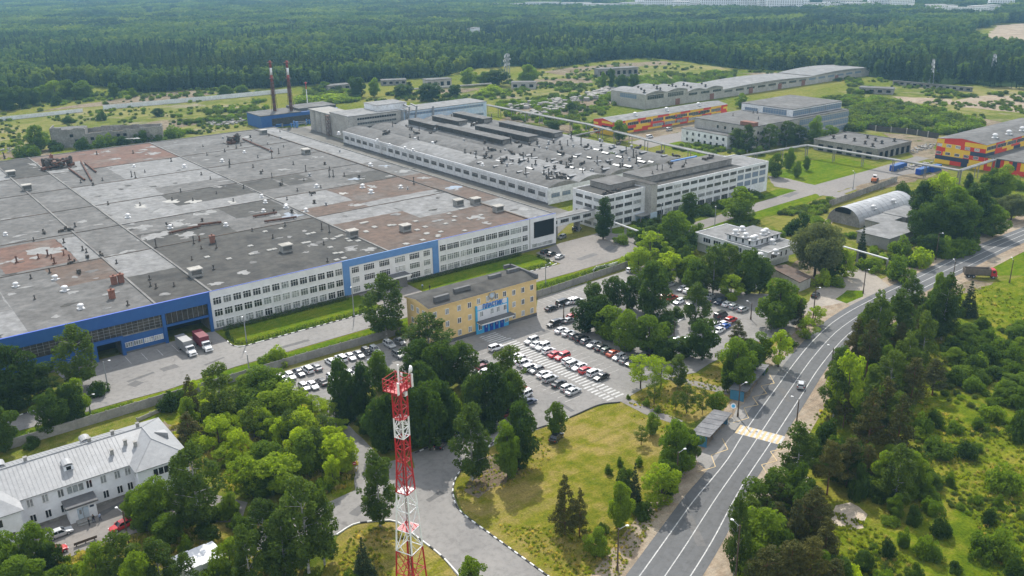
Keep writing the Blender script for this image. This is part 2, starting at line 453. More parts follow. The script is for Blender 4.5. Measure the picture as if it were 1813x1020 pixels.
MT['wood_dark'] = surf('tarred_wood', (0.085, 0.06, 0.045), (0.12, 0.085, 0.06), 0.8, 0.9, 4.0, 0.25)
MT['kerb_white'] = plain('whitewashed_kerb', (0.72, 0.72, 0.70), 0.8)
MT['kerb_black'] = plain('black_kerb', (0.05, 0.05, 0.05), 0.8)
MT['tyre'] = plain('tyre_rubber', (0.018, 0.018, 0.019), 0.8)
MT['rim'] = plain('wheel_rim', (0.45, 0.45, 0.46), 0.35, 0.6)
MT['lamp_clear'] = plain('headlight_lens', (0.75, 0.75, 0.76), 0.15)
MT['lamp_red'] = plain('tail_lamp_lens', (0.40, 0.012, 0.012), 0.2)
MT['car_glass'] = plain('car_glass', (0.018, 0.021, 0.025), 0.06, 0.0, 0.8)
CARCOL = {'white': (0.82, 0.82, 0.83), 'silver': (0.52, 0.53, 0.54), 'gray': (0.20, 0.205, 0.21), 'black': (0.012, 0.012, 0.014), 'dark blue': (0.02, 0.03, 0.07),
          'blue': (0.02, 0.10, 0.42), 'red': (0.50, 0.016, 0.02), 'dark red': (0.16, 0.012, 0.022), 'orange': (0.42, 0.075, 0.03), 'gray-green': (0.13, 0.16, 0.15)}
for k_, c_ in CARCOL.items(): MT['car ' + k_] = plain('car_paint_' + k_.replace(' ', '_').replace('-', '_'), c_, 0.32, 0.15 if k_ in ('silver', 'gray') else 0.0, 0.5, 0.7)
MT['leaf_dark'] = leaf_mat('foliage_dark', (0.06, 0.108, 0.016))
MT['leaf_mid'] = leaf_mat('foliage_mid', (0.130, 0.205, 0.020), 0.35, 0.52)
MT['leaf_bright'] = leaf_mat('foliage_bright', (0.27, 0.36, 0.028), 0.22, 0.62)
MT['leaf_birch'] = leaf_mat('foliage_birch', (0.088, 0.138, 0.024))
MT['leaf_gray'] = leaf_mat('foliage_gray_green', (0.13, 0.155, 0.075), 0.2)
MT['leaf_pine'] = leaf_mat('needles_pine', (0.078, 0.082, 0.02), 0.3, 0.15)
MT['leaf_spruce'] = leaf_mat('needles_spruce', (0.038, 0.06, 0.022), 0.25, 0.12)
MT['leaf_forest'] = leaf_mat('foliage_forest', (0.086, 0.142, 0.052), 0.5, 0.48, stand=0.009)
MT['leaf_forest_dark'] = leaf_mat('needles_forest', (0.052, 0.088, 0.045), 0.4, 0.28, stand=0.012)
MT['leaf_scrub'] = leaf_mat('foliage_scrub', (0.105, 0.150, 0.034), 0.4, 0.45)
MT['leaf_weed'] = leaf_mat('weed_blades', (0.21, 0.26, 0.03), 0.4, 0.5)
MT['leaf_dry'] = leaf_mat('dry_grass_blades', (0.40, 0.35, 0.14), 0.35, 0.5)
MT['hedge'] = leaf_mat('foliage_hedge', (0.05, 0.092, 0.014))
MT['bark'] = surf('bark_brown', (0.10, 0.075, 0.055), (0.06, 0.045, 0.035), 1.0, 0.95, 6.0, 0.3, coord='obj')
MT['bark_pine'] = surf('bark_pine', (0.22, 0.105, 0.055), (0.12, 0.07, 0.045), 0.4, 0.95, 6.0, 0.3, coord='obj')
MT['bark_birch'] = surf('bark_birch', (0.55, 0.54, 0.51), (0.10, 0.095, 0.09), 1.6, 0.85, 6.0, 0.3, coord='obj')
# ------------------------------------------------------------------ the ground and its sheets
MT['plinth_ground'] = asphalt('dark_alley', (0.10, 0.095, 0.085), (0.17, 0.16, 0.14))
def A(pts): return [at(x, y).xy for x, y in pts]

def roughen(poly, step=2.0, amt=0.5, seed=1):
    r = random.Random(seed); out = []
    n = len(poly)
    for i in range(n):
        a, b = Vector(poly[i]), Vector(poly[(i + 1) % n])
        L = (b - a).length
        k = max(1, min(60, int(L / step)))
        nrm = Vector((-(b - a).y, (b - a).x)) / max(L, 1e-6)
        for j in range(k):
            q = a.lerp(b, j / k)
            if amt:
                w = mnoise.noise(Vector((q.x * 0.22, q.y * 0.22, seed * 7.3))) * 2.2 + r.uniform(-0.5, 0.5)
                q = q + nrm * (w * amt)
            out.append(q)
    return out

def sheet(name, poly, mat, z, amt=0.0, step=2.0, seed=1, kind='structure'):
    if amt: poly = roughen(poly, step, amt, seed)
    mb = MB()
    for t in tessellate_polygon([[Vector((p[0], p[1], 0)) for p in poly]]):
        pts = [Vector((poly[i][0], poly[i][1], z)) for i in t]
        if (pts[1] - pts[0]).cross(pts[2] - pts[0]).z < 0: pts.reverse()
        mb.face(pts)
    o = mb.build(name, MT[mat]); o['kind'] = kind
    return o

def spline(pts, step=3.0):
    P = [Vector(p) for p in pts]
    P = [P[0] * 2 - P[1]] + P + [P[-1] * 2 - P[-2]]
    out = []
    for i in range(1, len(P) - 2):
        a, b, c, d = P[i - 1], P[i], P[i + 1], P[i + 2]
        k = max(1, int((c - b).length / step))
        for j in range(k):
            t = j / k
            out.append(0.5 * ((2 * b) + (c - a) * t + (2 * a - 5 * b + 4 * c - d) * t * t + (3 * b - a - 3 * c + d) * t ** 3))
    out.append(P[-2])
    return out

def normals(c):
    ns = []
    for i in range(len(c)):
        d = (c[min(i + 1, len(c) - 1)] - c[max(i - 1, 0)]).normalized()
        ns.append(Vector((-d.y, d.x)))
    return ns

def ribbon(mb, c, o0, o1, z, mi=0, dash=None):
    ns = normals(c); run = 0.0
    for i in range(len(c) - 1):
        L = (c[i + 1] - c[i]).length
        run += L
        if dash and (run % (dash[0] + dash[1])) > dash[0]: continue
        a0, a1 = c[i] + ns[i] * o0, c[i] + ns[i] * o1
        b0, b1 = c[i + 1] + ns[i + 1] * o0, c[i + 1] + ns[i + 1] * o1
        pts = [Vector((p.x, p.y, z)) for p in (a0, b0, b1, a1)]
        if (pts[1] - pts[0]).cross(pts[2] - pts[0]).z < 0: pts.reverse()
        mb.face(pts, mi)

gp = MB()
NX, NY = 36, 36
for i in range(NX):
    for j in range(NY):
        x0, x1 = -700 + 5400 * i / NX, -700 + 5400 * (i + 1) / NX
        y0, y1 = -500 + 5000 * j / NY, -500 + 5000 * (j + 1) / NY
        gp.face([(x0, y0, 0), (x1, y0, 0), (x1, y1, 0), (x0, y1, 0)])
gp.build('ground', MT['ground'])['kind'] = 'structure'

# regional grass
sheet('meadow', A([(806, 850), (870, 795), (900, 778), (1000, 745), (1060, 720), (1098, 714), (1140, 725), (1200, 750), (1225, 790), (1240, 815), (1200, 870), (1150, 950), (1110, 1030), (985, 1030), (870, 948), (820, 906), (806, 875)]), 'meadow', 0.03, 0.0)
sheet('meadow', A([(560, 1040), (598, 950), (625, 930), (650, 925), (703, 925), (736, 950), (781, 985), (825, 1040)]), 'meadow', 0.03)
sheet('meadow', A([(1075, 715), (1130, 690), (1195, 668), (1240, 660), (1330, 612), (1395, 588), (1410, 600), (1370, 640), (1300, 690), (1300, 715), (1220, 750), (1130, 715)]), 'meadow', 0.034, 0.4, seed=2)
sheet('rough_grass', A([(1280, 1060), (1390, 840), (1430, 740), (1478, 660), (1530, 595), (1600, 545), (1680, 512), (1760, 500), (1900, 470), (2300, 1100), (1250, 1100)]), 'rough', 0.03)
sheet('rough_grass', A([(1680, 480), (1750, 440), (1830, 440), (1830, 490), (1770, 488)]), 'lawn', 0.036, 0.8, seed=4)
sheet('grove_grass', A([(230, 760), (330, 690), (490, 650), (560, 700), (640, 810), (650, 850), (600, 880), (420, 860), (330, 830)]), 'rough', 0.03, 0.5, seed=5)
sheet('yard_grass', A([(60, 1000), (130, 985), (240, 945), (330, 925), (470, 920), (560, 960), (520, 1060), (0, 1060)]), 'meadow', 0.03, 0.5, seed=6)
for k, (pl, s) in enumerate(((A([(0, 262), (0, 205), (180, 190), (440, 170), (480, 195), (480, 225), (290, 255), (100, 265)]), 3), (A([(640, 175), (900, 140), (1050, 120), (1180, 108), (1300, 122), (1230, 150), (1080, 190), (1050, 235), (900, 215), (880, 185)]), 5),
                             (A([(1440, 240), (1500, 160), (1600, 150), (1813, 155), (1830, 250), (1660, 245), (1560, 235)]), 8))):
    sheet('field_grass', pl, 'field', 0.02, 3.0, 8.0, seed=s)

# bare soil
soil = [([(60, 290), (10, 276), (60, 268), (96, 262), (92, 275)], 'dirt'), ([(0, 275), (60, 255), (95, 245), (60, 262), (0, 285)], 'dirt'),
        ([(210, 232), (270, 215), (330, 210), (360, 218), (290, 230)], 'dirt'), ([(150, 190), (60, 198), (120, 188), (250, 170), (330, 160), (390, 165), (300, 180)], 'dirt'),
        ([(960, 128), (1010, 120), (1100, 112), (1180, 108), (1190, 114), (1050, 124), (1000, 134)], 'dirt'),
        ([(1690, 182), (1720, 170), (1813, 168), (1860, 190), (1850, 205), (1760, 195), (1700, 190)], 'sand'),
        ([(1740, 75), (1765, 45), (1830, 40), (1850, 80), (1790, 85)], 'sand'), ([(1510, 40), (1570, 58), (1560, 68), (1500, 66)], 'sand'),
        ([(1500, 320), (1560, 300), (1620, 290), (1700, 296), (1640, 315), (1560, 335), (1520, 340)], 'dirt'), ([(1560, 235), (1660, 245), (1655, 285), (1615, 280), (1600, 255)], 'dirt'),
        ([(1470, 400), (1440, 420), (1460, 388), (1480, 380)], 'sand'), ([(1590, 400), (1620, 380), (1640, 375), (1620, 420)], 'dirt'),
        ([(1395, 480), (1420, 450), (1470, 460), (1480, 480), (1440, 495)], 'dirt'),
        ([(1620, 520), (1690, 490), (1760, 500), (1720, 520), (1640, 530)], 'dirt'),
        ([(955, 180), (930, 190), (880, 215), (1010, 222), (1050, 235), (1040, 245), (960, 225), (1000, 205)], 'dirt'),
        ([(1000, 190), (1060, 160), (1090, 165), (1080, 185), (1010, 205), (940, 200)], 'dirt'),
        ([(1480, 895), (1500, 892), (1528, 910), (1528, 935), (1500, 940), (1475, 925), (1470, 908)], 'pale_sand'),
        ([(1412, 850), (1430, 842), (1440, 860), (1420, 872)], 'pale_sand'),
        ([(1350, 205), (1290, 215), (1230, 235), (1100, 250), (1080, 244), (1200, 215), (1280, 203)], 'dirt'),
        ([(820, 870), (850, 815), (880, 805), (930, 800), (915, 840), (850, 880)], 'dirt'),
        ([(420, 770), (440, 745), (470, 750), (465, 790), (430, 815)], 'dirt'), ([(245, 800), (290, 745), (320, 760), (350, 820), (330, 850)], 'dirt')]
soil += [([(1300, 130), (1400, 128), (1480, 132), (1500, 140), (1400, 138)], 'dirt'), ([(1580, 170), (1680, 176), (1700, 186), (1600, 180)], 'sand'), ([(900, 150), (960, 140), (1040, 138), (1050, 146), (960, 152)], 'dirt'), ([(1140, 150), (1200, 138), (1260, 136), (1200, 148)], 'dirt'), ([(700, 165), (780, 158), (860, 156), (800, 168)], 'dirt'), ([(1640, 215), (1720, 205), (1800, 222), (1740, 232)], 'dirt')]
for k, (pl, m) in enumerate(soil):
    d = depth(at(*pl[0]).to_3d())
    sheet('bare_soil' if m == 'dirt' else 'sand_patch', A(pl), m, 0.045 + 0.002 * (k % 5), max(0.5, d / 400), max(1.5, d / 90), seed=20 + k)

# ---- the road: edge lines measured along the ground
LL = spline(A([(1112, 1048), (1140, 1010), (1226, 890), (1251, 860), (1288, 814), (1316, 769), (1344, 729), (1379, 681), (1403, 648), (1432, 612), (1464, 580), (1488, 562), (1520, 543), (1570, 518), (1623, 493), (1670, 470), (1720, 446), (1813, 408), (1960, 352)]))
RL = spline(A([(1205, 1048), (1260, 960), (1313, 862), (1362, 788), (1388, 748), (1418, 702), (1453, 648), (1500, 594), (1555, 556), (1629, 514), (1703, 477), (1813, 424), (1960, 362)]))
rd = MB()
def strip_between(mb, a, b, z, oa, ob):
    na, nb = normals(a), normals(b)
    n = 160
    for i in range(n):
        q = []
        for c, ns, o in ((a, na, oa), (b, nb, ob)):
            for t in (i / n, (i + 1) / n):
                f = t * (len(c) - 1); k = min(int(f), len(c) - 2)
                p = c[k].lerp(c[k + 1], f - k) + ns[k] * o
                q.append(Vector((p.x, p.y, z)))
        mb.face([q[0], q[2], q[3], q[1]])
strip_between(rd, LL, RL, 0.09, 2.0, -1.7)
rd.build('road', MT['road'])['kind'] = 'structure'
sh = MB(); ribbon(sh, LL, 1.9, 7.0, 0.065); ribbon(sh, RL, -1.6, -6.0, 0.067)
sh.build('sandy_shoulder', MT['sand'])['kind'] = 'structure'
pm = MB()
ribbon(pm, LL, -0.10, 0.10, 0.102); ribbon(pm, RL, -0.10, 0.10, 0.102)
CL = []
for i in range(121):
    f = i / 120 * (len(LL) - 1); k = min(int(f), len(LL) - 2); a = LL[k].lerp(LL[k + 1], f - k)
    b = min(RL, key=lambda q: (q - a).length)
    CL.append((a + b) / 2)
CL = spline(CL[::6], 2.0)
ribbon(pm, CL, -0.09, 0.09, 0.102)
wp = MB()
for o_ in (-2.75, -1.15, 1.15, 2.75): ribbon(wp, CL, o_ - 0.28, o_ + 0.28, 0.096)
wp.build('wheel_path', MT['road_worn'])['kind'] = 'structure'
pm.build('road_line_paint', MT['paint'])['kind'] = 'structure'

# striped crossing over the road, white and yellow bars
c0, c1 = at(1306, 760).xy, at(1386, 781).xy
kk = min(range(len(CL)), key=lambda i: (CL[i] - (c0 + c1) / 2).length)
rdir = (CL[kk + 1] - CL[kk - 1]).normalized()
zb = MB()
nb = 18
for i in range(nb):
    a = c0.lerp(c1, i / nb); b = c0.lerp(c1, (i + 1) / nb)
    q = [a - rdir * 2.0, b - rdir * 2.0, b + rdir * 2.0, a + rdir * 2.0]
    pts = [Vector((p.x, p.y, 0.106)) for p in q]
    if (pts[1] - pts[0]).cross(pts[2] - pts[0]).z < 0: pts.reverse()
    zb.face(pts, i % 2)
zb.build('crossing_paint', [MT['paint_yellow'], MT['paint']])['kind'] = 'structure'
# yellow bus-stop zigzags
zz = MB()
def zigzag(c, i0, i1, oa, ob):
    ns = normals(c); pts = []
    for n, i in enumerate(range(i0, i1)):
        pts.append(c[i] + ns[i] * (oa if n % 2 else ob))
    for a, b in zip(pts, pts[1:]):
        ribbon(zz, [a, b], -0.09, 0.09, 0.104)
def near(c, px, py):
    p = at(px, py).xy
    return min(range(len(c)), key=lambda i: (c[i] - p).length)
zigzag(LL, near(LL, 1262, 846), near(LL, 1312, 776), 1.1, 3.4)
zigzag(LL, near(LL, 1322, 760), near(LL, 1395, 660), 1.1, 3.4)
zigzag(RL, near(RL, 1335, 828), near(RL, 1372, 772), -1.0, -3.2)
zz.build('zigzag_paint', MT['paint_yellow'])['kind'] = 'structure'
# bus bay pads
sheet('bus_bay', A([(1232, 812), (1290, 742), (1316, 715), (1345, 668), (1392, 628), (1412, 622), (1400, 646), (1344, 722), (1312, 768), (1262, 842)]), 'asphalt', 0.082, 0.3, seed=33)

# ---- car park, access road and yards
sheet('car_park', A([(716, 590), (806, 601), (948, 560), (952, 528), (1000, 513), (1060, 495), (1125, 474), (1180, 460), (1235, 470), (1262, 505), (1330, 520), (1385, 522), (1420, 548), (1398, 588), (1330, 610), (1258, 643), (1232, 660), (1190, 668), (1135, 690), (1100, 711), (1060, 717), (1000, 742), (950, 762), (900, 776), (868, 792), (826, 822), (806, 850), (735, 830), (728, 802), (793, 777), (850, 740), (840, 690), (780, 640), (730, 610)]), 'asphalt', 0.08)
sheet('access_road', A([(735, 830), (806, 850), (802, 872), (814, 905), (867, 946), (900, 970), (985, 1035), (822, 1035), (781, 985), (736, 950), (703, 925), (678, 923), (650, 925), (625, 930), (590, 950), (520, 985), (430, 1010), (380, 990), (470, 930), (560, 900), (629, 868), (655, 830), (700, 815)]), 'asphalt', 0.084)
sheet('car_park', A([(488, 662), (716, 596), (760, 615), (742, 655), (640, 690), (588, 705), (596, 735), (640, 775), (690, 828), (655, 850), (629, 868), (622, 810), (590, 765), (553, 712), (500, 690)]), 'asphalt', 0.076, 0.15)
sheet('yard_paving', A([(0, 1010), (0, 950), (60, 915), (150, 890), (235, 850), (330, 850), (380, 876), (440, 890), (430, 925), (340, 925), (235, 945), (130, 985), (60, 1010)]), 'paving', 0.072, 0.3)
sheet('factory_yard', [(-40.5, -1.6), (0.6, -1.6), (0.6, -14), (1.5, -17.5), (45, -17.5), (45, -27.5), (-4, -28.3), (-22, -30.5), (-32, -30), (-39, -30), (-56, -30), (-75, -30), (-75, -22.5), (-47, -21.5), (-38, -20)], 'asphalt', 0.08, 0.0)
sheet('factory_road', [(44.5, -17.5), (112, -19.5), (113, -5), (127, -1.6), (150, -1), (150, -6), (166, -15), (190, -14.5), (228, -11.5), (268, -9), (312, -8), (360, -6), (360, -13), (310, -14.5), (255, -18.5), (228, -19.5), (190, -21.5), (163, -24.5), (137, -27.5), (110, -28.5), (44.5, -27.5)], 'paving', 0.078)
sheet('entrance_paving', [(45.5, -1.8), (62, -1.8), (62, -17.6), (46, -17.6)], 'paving', 0.07)
sheet('factory_lawn', [(2.2, -2.6), (44.8, -2.8), (44.8, -16.6), (3.4, -16.8), (1.2, -15.0), (0.9, -4.0)], 'lawn', 0.06, 0.0)
sheet('factory_lawn', [(62.8, -3.0), (110, -3.2), (111.5, -8), (110.5, -18.4), (62.8, -16.8)], 'lawn', 0.06)
sheet('verge_grass', [(-36, -30.4), (-22, -31), (-4, -28.8), (45, -28), (112, -29), (140, -28), (140, -33.6), (90, -37.6), (41, -35.6), (9, -34.2), (-24, -35.7), (-60, -36.8), (-75, -37), (-75, -30.4)], 'lawn', 0.05)
sheet('verge_grass', A([(1110, 452), (1190, 424), (1240, 400), (1330, 372), (1440, 340), (1480, 335), (1420, 365), (1300, 400), (1225, 425), (1130, 470)]), 'lawn', 0.05, 0.5, seed=41)
sheet('verge_grass', A([(1065, 408), (1150, 400), (1290, 358), (1380, 335), (1440, 335), (1370, 352), (1240, 385), (1170, 410), (1090, 432)]), 'lawn', 0.055, 0.4, seed=42)
sheet('side_lawn', A([(1360, 310), (1420, 285), (1500, 280), (1570, 300), (1500, 330), (1440, 333)]), 'lawn', 0.05, 0.8, seed=43)
sheet('pad_grass', A([(1300, 260), (1330, 250), (1240, 255), (1150, 245), (1180, 262), (1250, 280)]), 'lawn', 0.05, 0.8, seed=44)
sheet('rough_grass', A([(1225, 425), (1300, 400), (1420, 365), (1480, 350), (1500, 358), (1440, 400), (1380, 412), (1300, 400)]), 'lawn', 0.052, 0.8, seed=45)
sheet('side_street', A([(1395, 590), (1420, 550), (1440, 520), (1500, 478), (1530, 472), (1560, 495), (1580, 512), (1640, 486), (1600, 505), (1540, 535), (1490, 562), (1460, 582), (1430, 612), (1410, 610)]), 'dusty', 0.074, 0.3)
sheet('dusty_verge', A([(1345, 672), (1375, 640), (1395, 600), (1420, 560), (1450, 545), (1500, 535), (1510, 548), (1462, 580), (1425, 620), (1395, 660)]), 'sand', 0.0755, 0.5, seed=61)
sheet('gravel_lot', A([(1700, 440), (1760, 395), (1830, 375), (1900, 360), (1830, 400), (1740, 437)]), 'sand', 0.07, 0.5)
sheet('verge_grass', A([(1478, 530), (1500, 515), (1530, 515), (1528, 526), (1498, 538)]), 'lawn', 0.088, 0.2, seed=47)
sheet('footpath', A([(1092, 708), (1110, 703), (1150, 722), (1210, 746), (1196, 752), (1140, 733)]), 'paving', 0.07)
sheet('footpath', A([(1180, 672), (1200, 668), (1300, 690), (1290, 700)]), 'paving', 0.07)
sheet('concrete_road', A([(1500, 345), (1490, 352), (1370, 330), (1360, 312), (1375, 312), (1450, 330)]), 'paving', 0.066, 0.3)
sheet('dirt_road', A([(1440, 335), (1540, 305), (1600, 290), (1660, 300), (1560, 318), (1450, 348)]), 'paving', 0.068, 0.4)
sheet('tarmac_lot', A([(1110, 252), (1200, 235), (1280, 212), (1310, 210), (1290, 225), (1205, 250), (1150, 262)]), 'paving', 0.055, 0.4)
sheet('lane', A([(460, 232), (560, 222), (600, 232), (600, 240), (500, 236)]), 'paving', 0.05)
sheet('back_road', A([(1490, 345), (1470, 345), (1640, 290)]), 'paving', 0.05)

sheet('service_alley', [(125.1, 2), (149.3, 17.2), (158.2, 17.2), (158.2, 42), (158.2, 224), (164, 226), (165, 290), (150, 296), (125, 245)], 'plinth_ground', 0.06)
sheet('service_alley', [(125.3, 244), (60, 246), (60, 252), (128, 262), (140, 262)], 'dirt', 0.062, 0.6)
# car-park paint: the striped walkway and the stall lines
cp = MB()
y = -52.5
while y > -101.5:
    x0 = 56.2 if y < -58 else 54.5
    w = 4.6 if y < -58 else 5.5
    if y < -93:
        cp.box(x0 - 0.8, x0 + 1.4, y - 0.55, y, 0.092, 0.1); cp.box(x0 + 1.9, x0 + w, y - 0.55, y, 0.092, 0.1)
    else:
        cp.box(x0, x0 + w, y - 0.5, y, 0.092, 0.1)
    y -= 1.12 if y > -58 else 1.3
cp.build('walkway_paint', MT['paint'])['kind'] = 'structure'
st = MB()
for k in range(14):
    x = 84 + k * 2.6
    st.box(x, x + 0.12, -45.2, -40.6, 0.092, 0.098)
for k in range(7):
    st.box(80.5, 85.5, -56 - k * 2.5, -55.88 - k * 2.5, 0.092, 0.098)
for k in range(5):
    st.box(-24 + k * 4, -23.85 + k * 4, -9.5, -4, 0.092, 0.098)
for k in range(14):
    st.box(47.5, 52.0, -62 - k * 2.6, -61.88 - k * 2.6, 0.092, 0.098)
for k in range(13):
    st.box(64.5, 69.0, -60 - k * 2.6, -59.88 - k * 2.6, 0.092, 0.098)
st.build('stall_paint', MT['paint_worn'])['kind'] = 'structure'

rp = random.Random(88)
for k, (px, py, L, W, a) in enumerate(((250, 668, 7, 1.2, 0.2), (300, 652, 4, 2.5, 0.1), (380, 640, 6, 1.0, 0.3), (520, 610, 9, 1.4, 0.0), (770, 880, 4, 1.2, 0.2), (900, 640, 5, 2.2, 0.1), (1000, 720, 6, 1.2, 1.5), (1150, 670, 6, 2.5, 0.3), (1040, 455, 9, 2.5, 0.1), (1080, 440, 6, 3, 0.4), (960, 590, 5, 2, 0.0),
                                  (1300, 570, 6, 2, 0.3), (1480, 500, 6, 3, 0.2), (1230, 940, 9, 1.6, 1.0), (1390, 700, 7, 1.5, 0.9), (200, 900, 5, 1.5, 0.3), (640, 900, 5, 2, 0.4), (1400, 345, 10, 3, 0.2), (240, 680, 3, 3, 0.5))):
    p = at(px, py); mb = MB(); ca, sa = math.cos(a), math.sin(a)
    pl = roughen([(p.x + x * ca - y * sa, p.y + x * sa + y * ca) for x, y in ((-L / 2, -W / 2), (L / 2, -W / 2), (L / 2, W / 2), (-L / 2, W / 2))], 1.0, 0.15, k)
    sheet('asphalt_patch', pl, 'patch', 0.0975 if px > 1200 and py > 650 else 0.0895)
# kerbs, whitewashed in blocks
def kerb(pts, w=0.22, h=0.15, pat=(1.0, 1.0)):
    mb = MB(); c = spline(pts, 1.0); run = 0.0
    ns = normals(c)
    for i in range(len(c) - 1):
        L = (c[i + 1] - c[i]).length; run += L
        mi = 0 if (run % (pat[0] + pat[1])) < pat[0] else 1
        d = c[i + 1] - c[i]
        mid = (c[i] + c[i + 1]) / 2
        mb.obox((mid.x, mid.y, 0.04 + h / 2 + 0.04), (L / 2 + 0.01, w / 2, h / 2 + 0.04), math.atan2(d.y, d.x), mi)
    mb.build('kerb', [MT['kerb_white'], MT['kerb_black']])['kind'] = 'structure'
kerb(A([(880, 775), (868, 790), (830, 818), (808, 846), (802, 872), (814, 905), (867, 946), (900, 970), (985, 1032)]), pat=(1.0, 1.0))
kerb(A([(596, 948), (625, 930), (650, 925), (678, 923), (703, 925), (736, 950), (781, 985), (822, 1030)]), pat=(3.0, 0.3))
kerb(A([(735, 803), (765, 790), (795, 776)]), pat=(1.0, 0.9))
kerb(A([(900, 776), (1000, 743), (1060, 718), (1098, 713)]), pat=(0.3, 5))
kerb([Vector(p) for p in ((0.7, -10), (0.6, -14.5), (2.5, -17.2), (10, -17.3), (25, -17.3), (44.5, -17.3))], pat=(1.0, 1.0))
kerb([Vector(p) for p in ((62.5, -17.3), (90, -18.6), (109, -19.0), (111.5, -16), (111.8, -8))], pat=(1.0, 1.0))
kerb([Vector(p) for p in ((-40.6, -16), (-38.5, -20.0), (-47, -21.3), (-56, -22.4), (-74, -22.4))], pat=(1.0, 1.0))
kerb(A([(1176, 530), (1198, 548), (1212, 562), (1180, 578), (1150, 562)]), pat=(2.5, 0.2))
# ------------------------------------------------------------------ windows
FACE = {'S': 0.0, 'E': math.pi / 2, 'N': math.pi, 'W': -math.pi / 2}
WIN = {}
WR = random.Random(11)
def win_type(key, w, h, cols, rows, frame='frame_white', fw=0.08, trim=0.10):
    """window meshes facing -y: a frame with bars, standing proud, and a pane set back inside it"""
    f, p = MB(), MB()
    f.box(-w / 2, w / 2, -trim, 0, 0, fw); f.box(-w / 2, w / 2, -trim, 0, h - fw, h)
    f.box(-w / 2, -w / 2 + fw, -trim, 0, fw, h - fw); f.box(w / 2 - fw, w / 2, -trim, 0, fw, h - fw)
    for i in range(1, cols):
        x = -w / 2 + w * i / cols
        f.box(x - fw / 2, x + fw / 2, -trim * 0.9, 0, fw, h - fw)
    for j in range(1, rows):
        z = h * (0.68 if rows == 2 else j / rows)
        xs = [-w / 2 + fw] + [x_ for i in range(1, cols) for x_ in (-w / 2 + w * i / cols - fw / 2, -w / 2 + w * i / cols + fw / 2)] + [w / 2 - fw]
        for a, b in zip(xs[::2], xs[1::2]): f.box(a, b, -trim * 0.8, 0, z - fw / 2, z + fw / 2)
    p.box(-w / 2 + fw * 0.6, w / 2 - fw * 0.6, -trim * 0.35, 0.01, fw * 0.6, h - fw * 0.6)
    WIN[key] = (f.mesh('window_frame', MT[frame]), {g: p.mesh('window_pane', MT[g]) for g in ('dark_glass', 'curtain_glass', 'blue_glass')})

def window(parent, x, y, z, face, key, glass=None, pale=0.3, name='window'):
    f, ps = WIN[key]
    r = root_of(parent).location
    o = link(name, f, parent, (x - r.x, y - r.y, z - r.z), FACE[face])
    g = glass or ('curtain_glass' if WR.random() < pale else 'dark_glass')
    link('pane', ps[g], o)
    return o

win_type('pair', 2.35, 2.1, 3, 2)
win_type('wide', 3.7, 1.95, 6, 2)
win_type('mid', 2.5, 1.95, 4, 2)
win_type('low', 2.4, 1.4, 4, 1)
win_type('admin', 3.9, 1.35, 5, 1, 'frame_gray')
win_type('admin_tall', 3.9, 2.2, 4, 1, 'frame_gray')
win_type('admin_small', 1.5, 1.35, 2, 1, 'frame_gray')
win_type('house', 1.1, 1.7, 2, 1, fw=0.1)
win_type('house_triple', 3.0, 1.7, 3, 1, fw=0.12)
win_type('yellow', 1.15, 1.6, 2, 1, fw=0.1)
win_type('shop', 4.6, 1.9, 5, 2, 'frame_gray', 0.1)
win_type('canteen', 3.2, 1.7, 3, 1)
win_type('canteen_narrow', 1.0, 1.9, 1, 1)
win_type('ribbon', 26.0, 1.4, 16, 1, 'frame_gray', 0.12)
win_type('ribbon_long', 56.0, 1.5, 26, 1, 'frame_gray', 0.15)
win_type('far_square', 1.5, 1.7, 1, 1, 'frame_gray')
win_type('far_wide', 9.0, 1.8, 6, 1, 'frame_gray', 0.12)
win_type('glass_bay', 16.0, 3.0, 9, 2, 'frame_gray', 0.14)

def parapet(mb, x0, x1, y0, y1, z0, z1, t=0.3, mi=0):
    mb.box(x0, x1, y0, y0 + t, z0, z1, mi); mb.box(x0, x1, y1 - t, y1, z0, z1, mi)
    mb.box(x0, x0 + t, y0 + t, y1 - t, z0, z1, mi); mb.box(x1 - t, x1, y0 + t, y1 - t, z0, z1, mi)

# ------------------------------------------------------------------ roof furniture meshes (local, standing on z = 0)
def mushroom_mesh(mat, r=0.55, h=0.75):
    m = MB(); m.lathe([(r * 0.62, 0), (r * 0.62, h), (r * 1.05, h), (r * 1.05, h + 0.18), (r * 0.8, h + 0.42), (r * 0.3, h + 0.56), (0.02, h + 0.58)], seg=12)
    m.box(-r * 1.1, r * 1.1, -r * 1.1, r * 1.1, 0, 0.16)
    return m.mesh('roof_fan', MT[mat], smooth=False)
def stack_mesh(mat, h=1.1, r=0.18):
    m = MB(); m.tube((0, 0, 0), (0, 0, h), r, seg=8); m.lathe([(r * 2.1, h + 0.05), (r * 1.2, h + 0.28), (0.03, h + 0.4)], seg=8)
    m.box(-r * 2, r * 2, -r * 2, r * 2, 0, 0.25)
    return m.mesh('vent_stack', MT[mat])
def skylight_mesh():
    m = MB(); m.box(-0.75, 0.75, -0.75, 0.75, 0, 0.22)
    n = len(m.v); m.v += [(-0.7, -0.7, 0.22), (0.7, -0.7, 0.22), (0.7, 0.7, 0.22), (-0.7, 0.7, 0.22), (0, 0, 0.5)]
    for a, b in ((0, 1), (1, 2), (2, 3), (3, 0)): m.f.append((n + a, n + b, n + 4)); m.m.append(0)
    return m.mesh('skylight', MT['roof_white'])
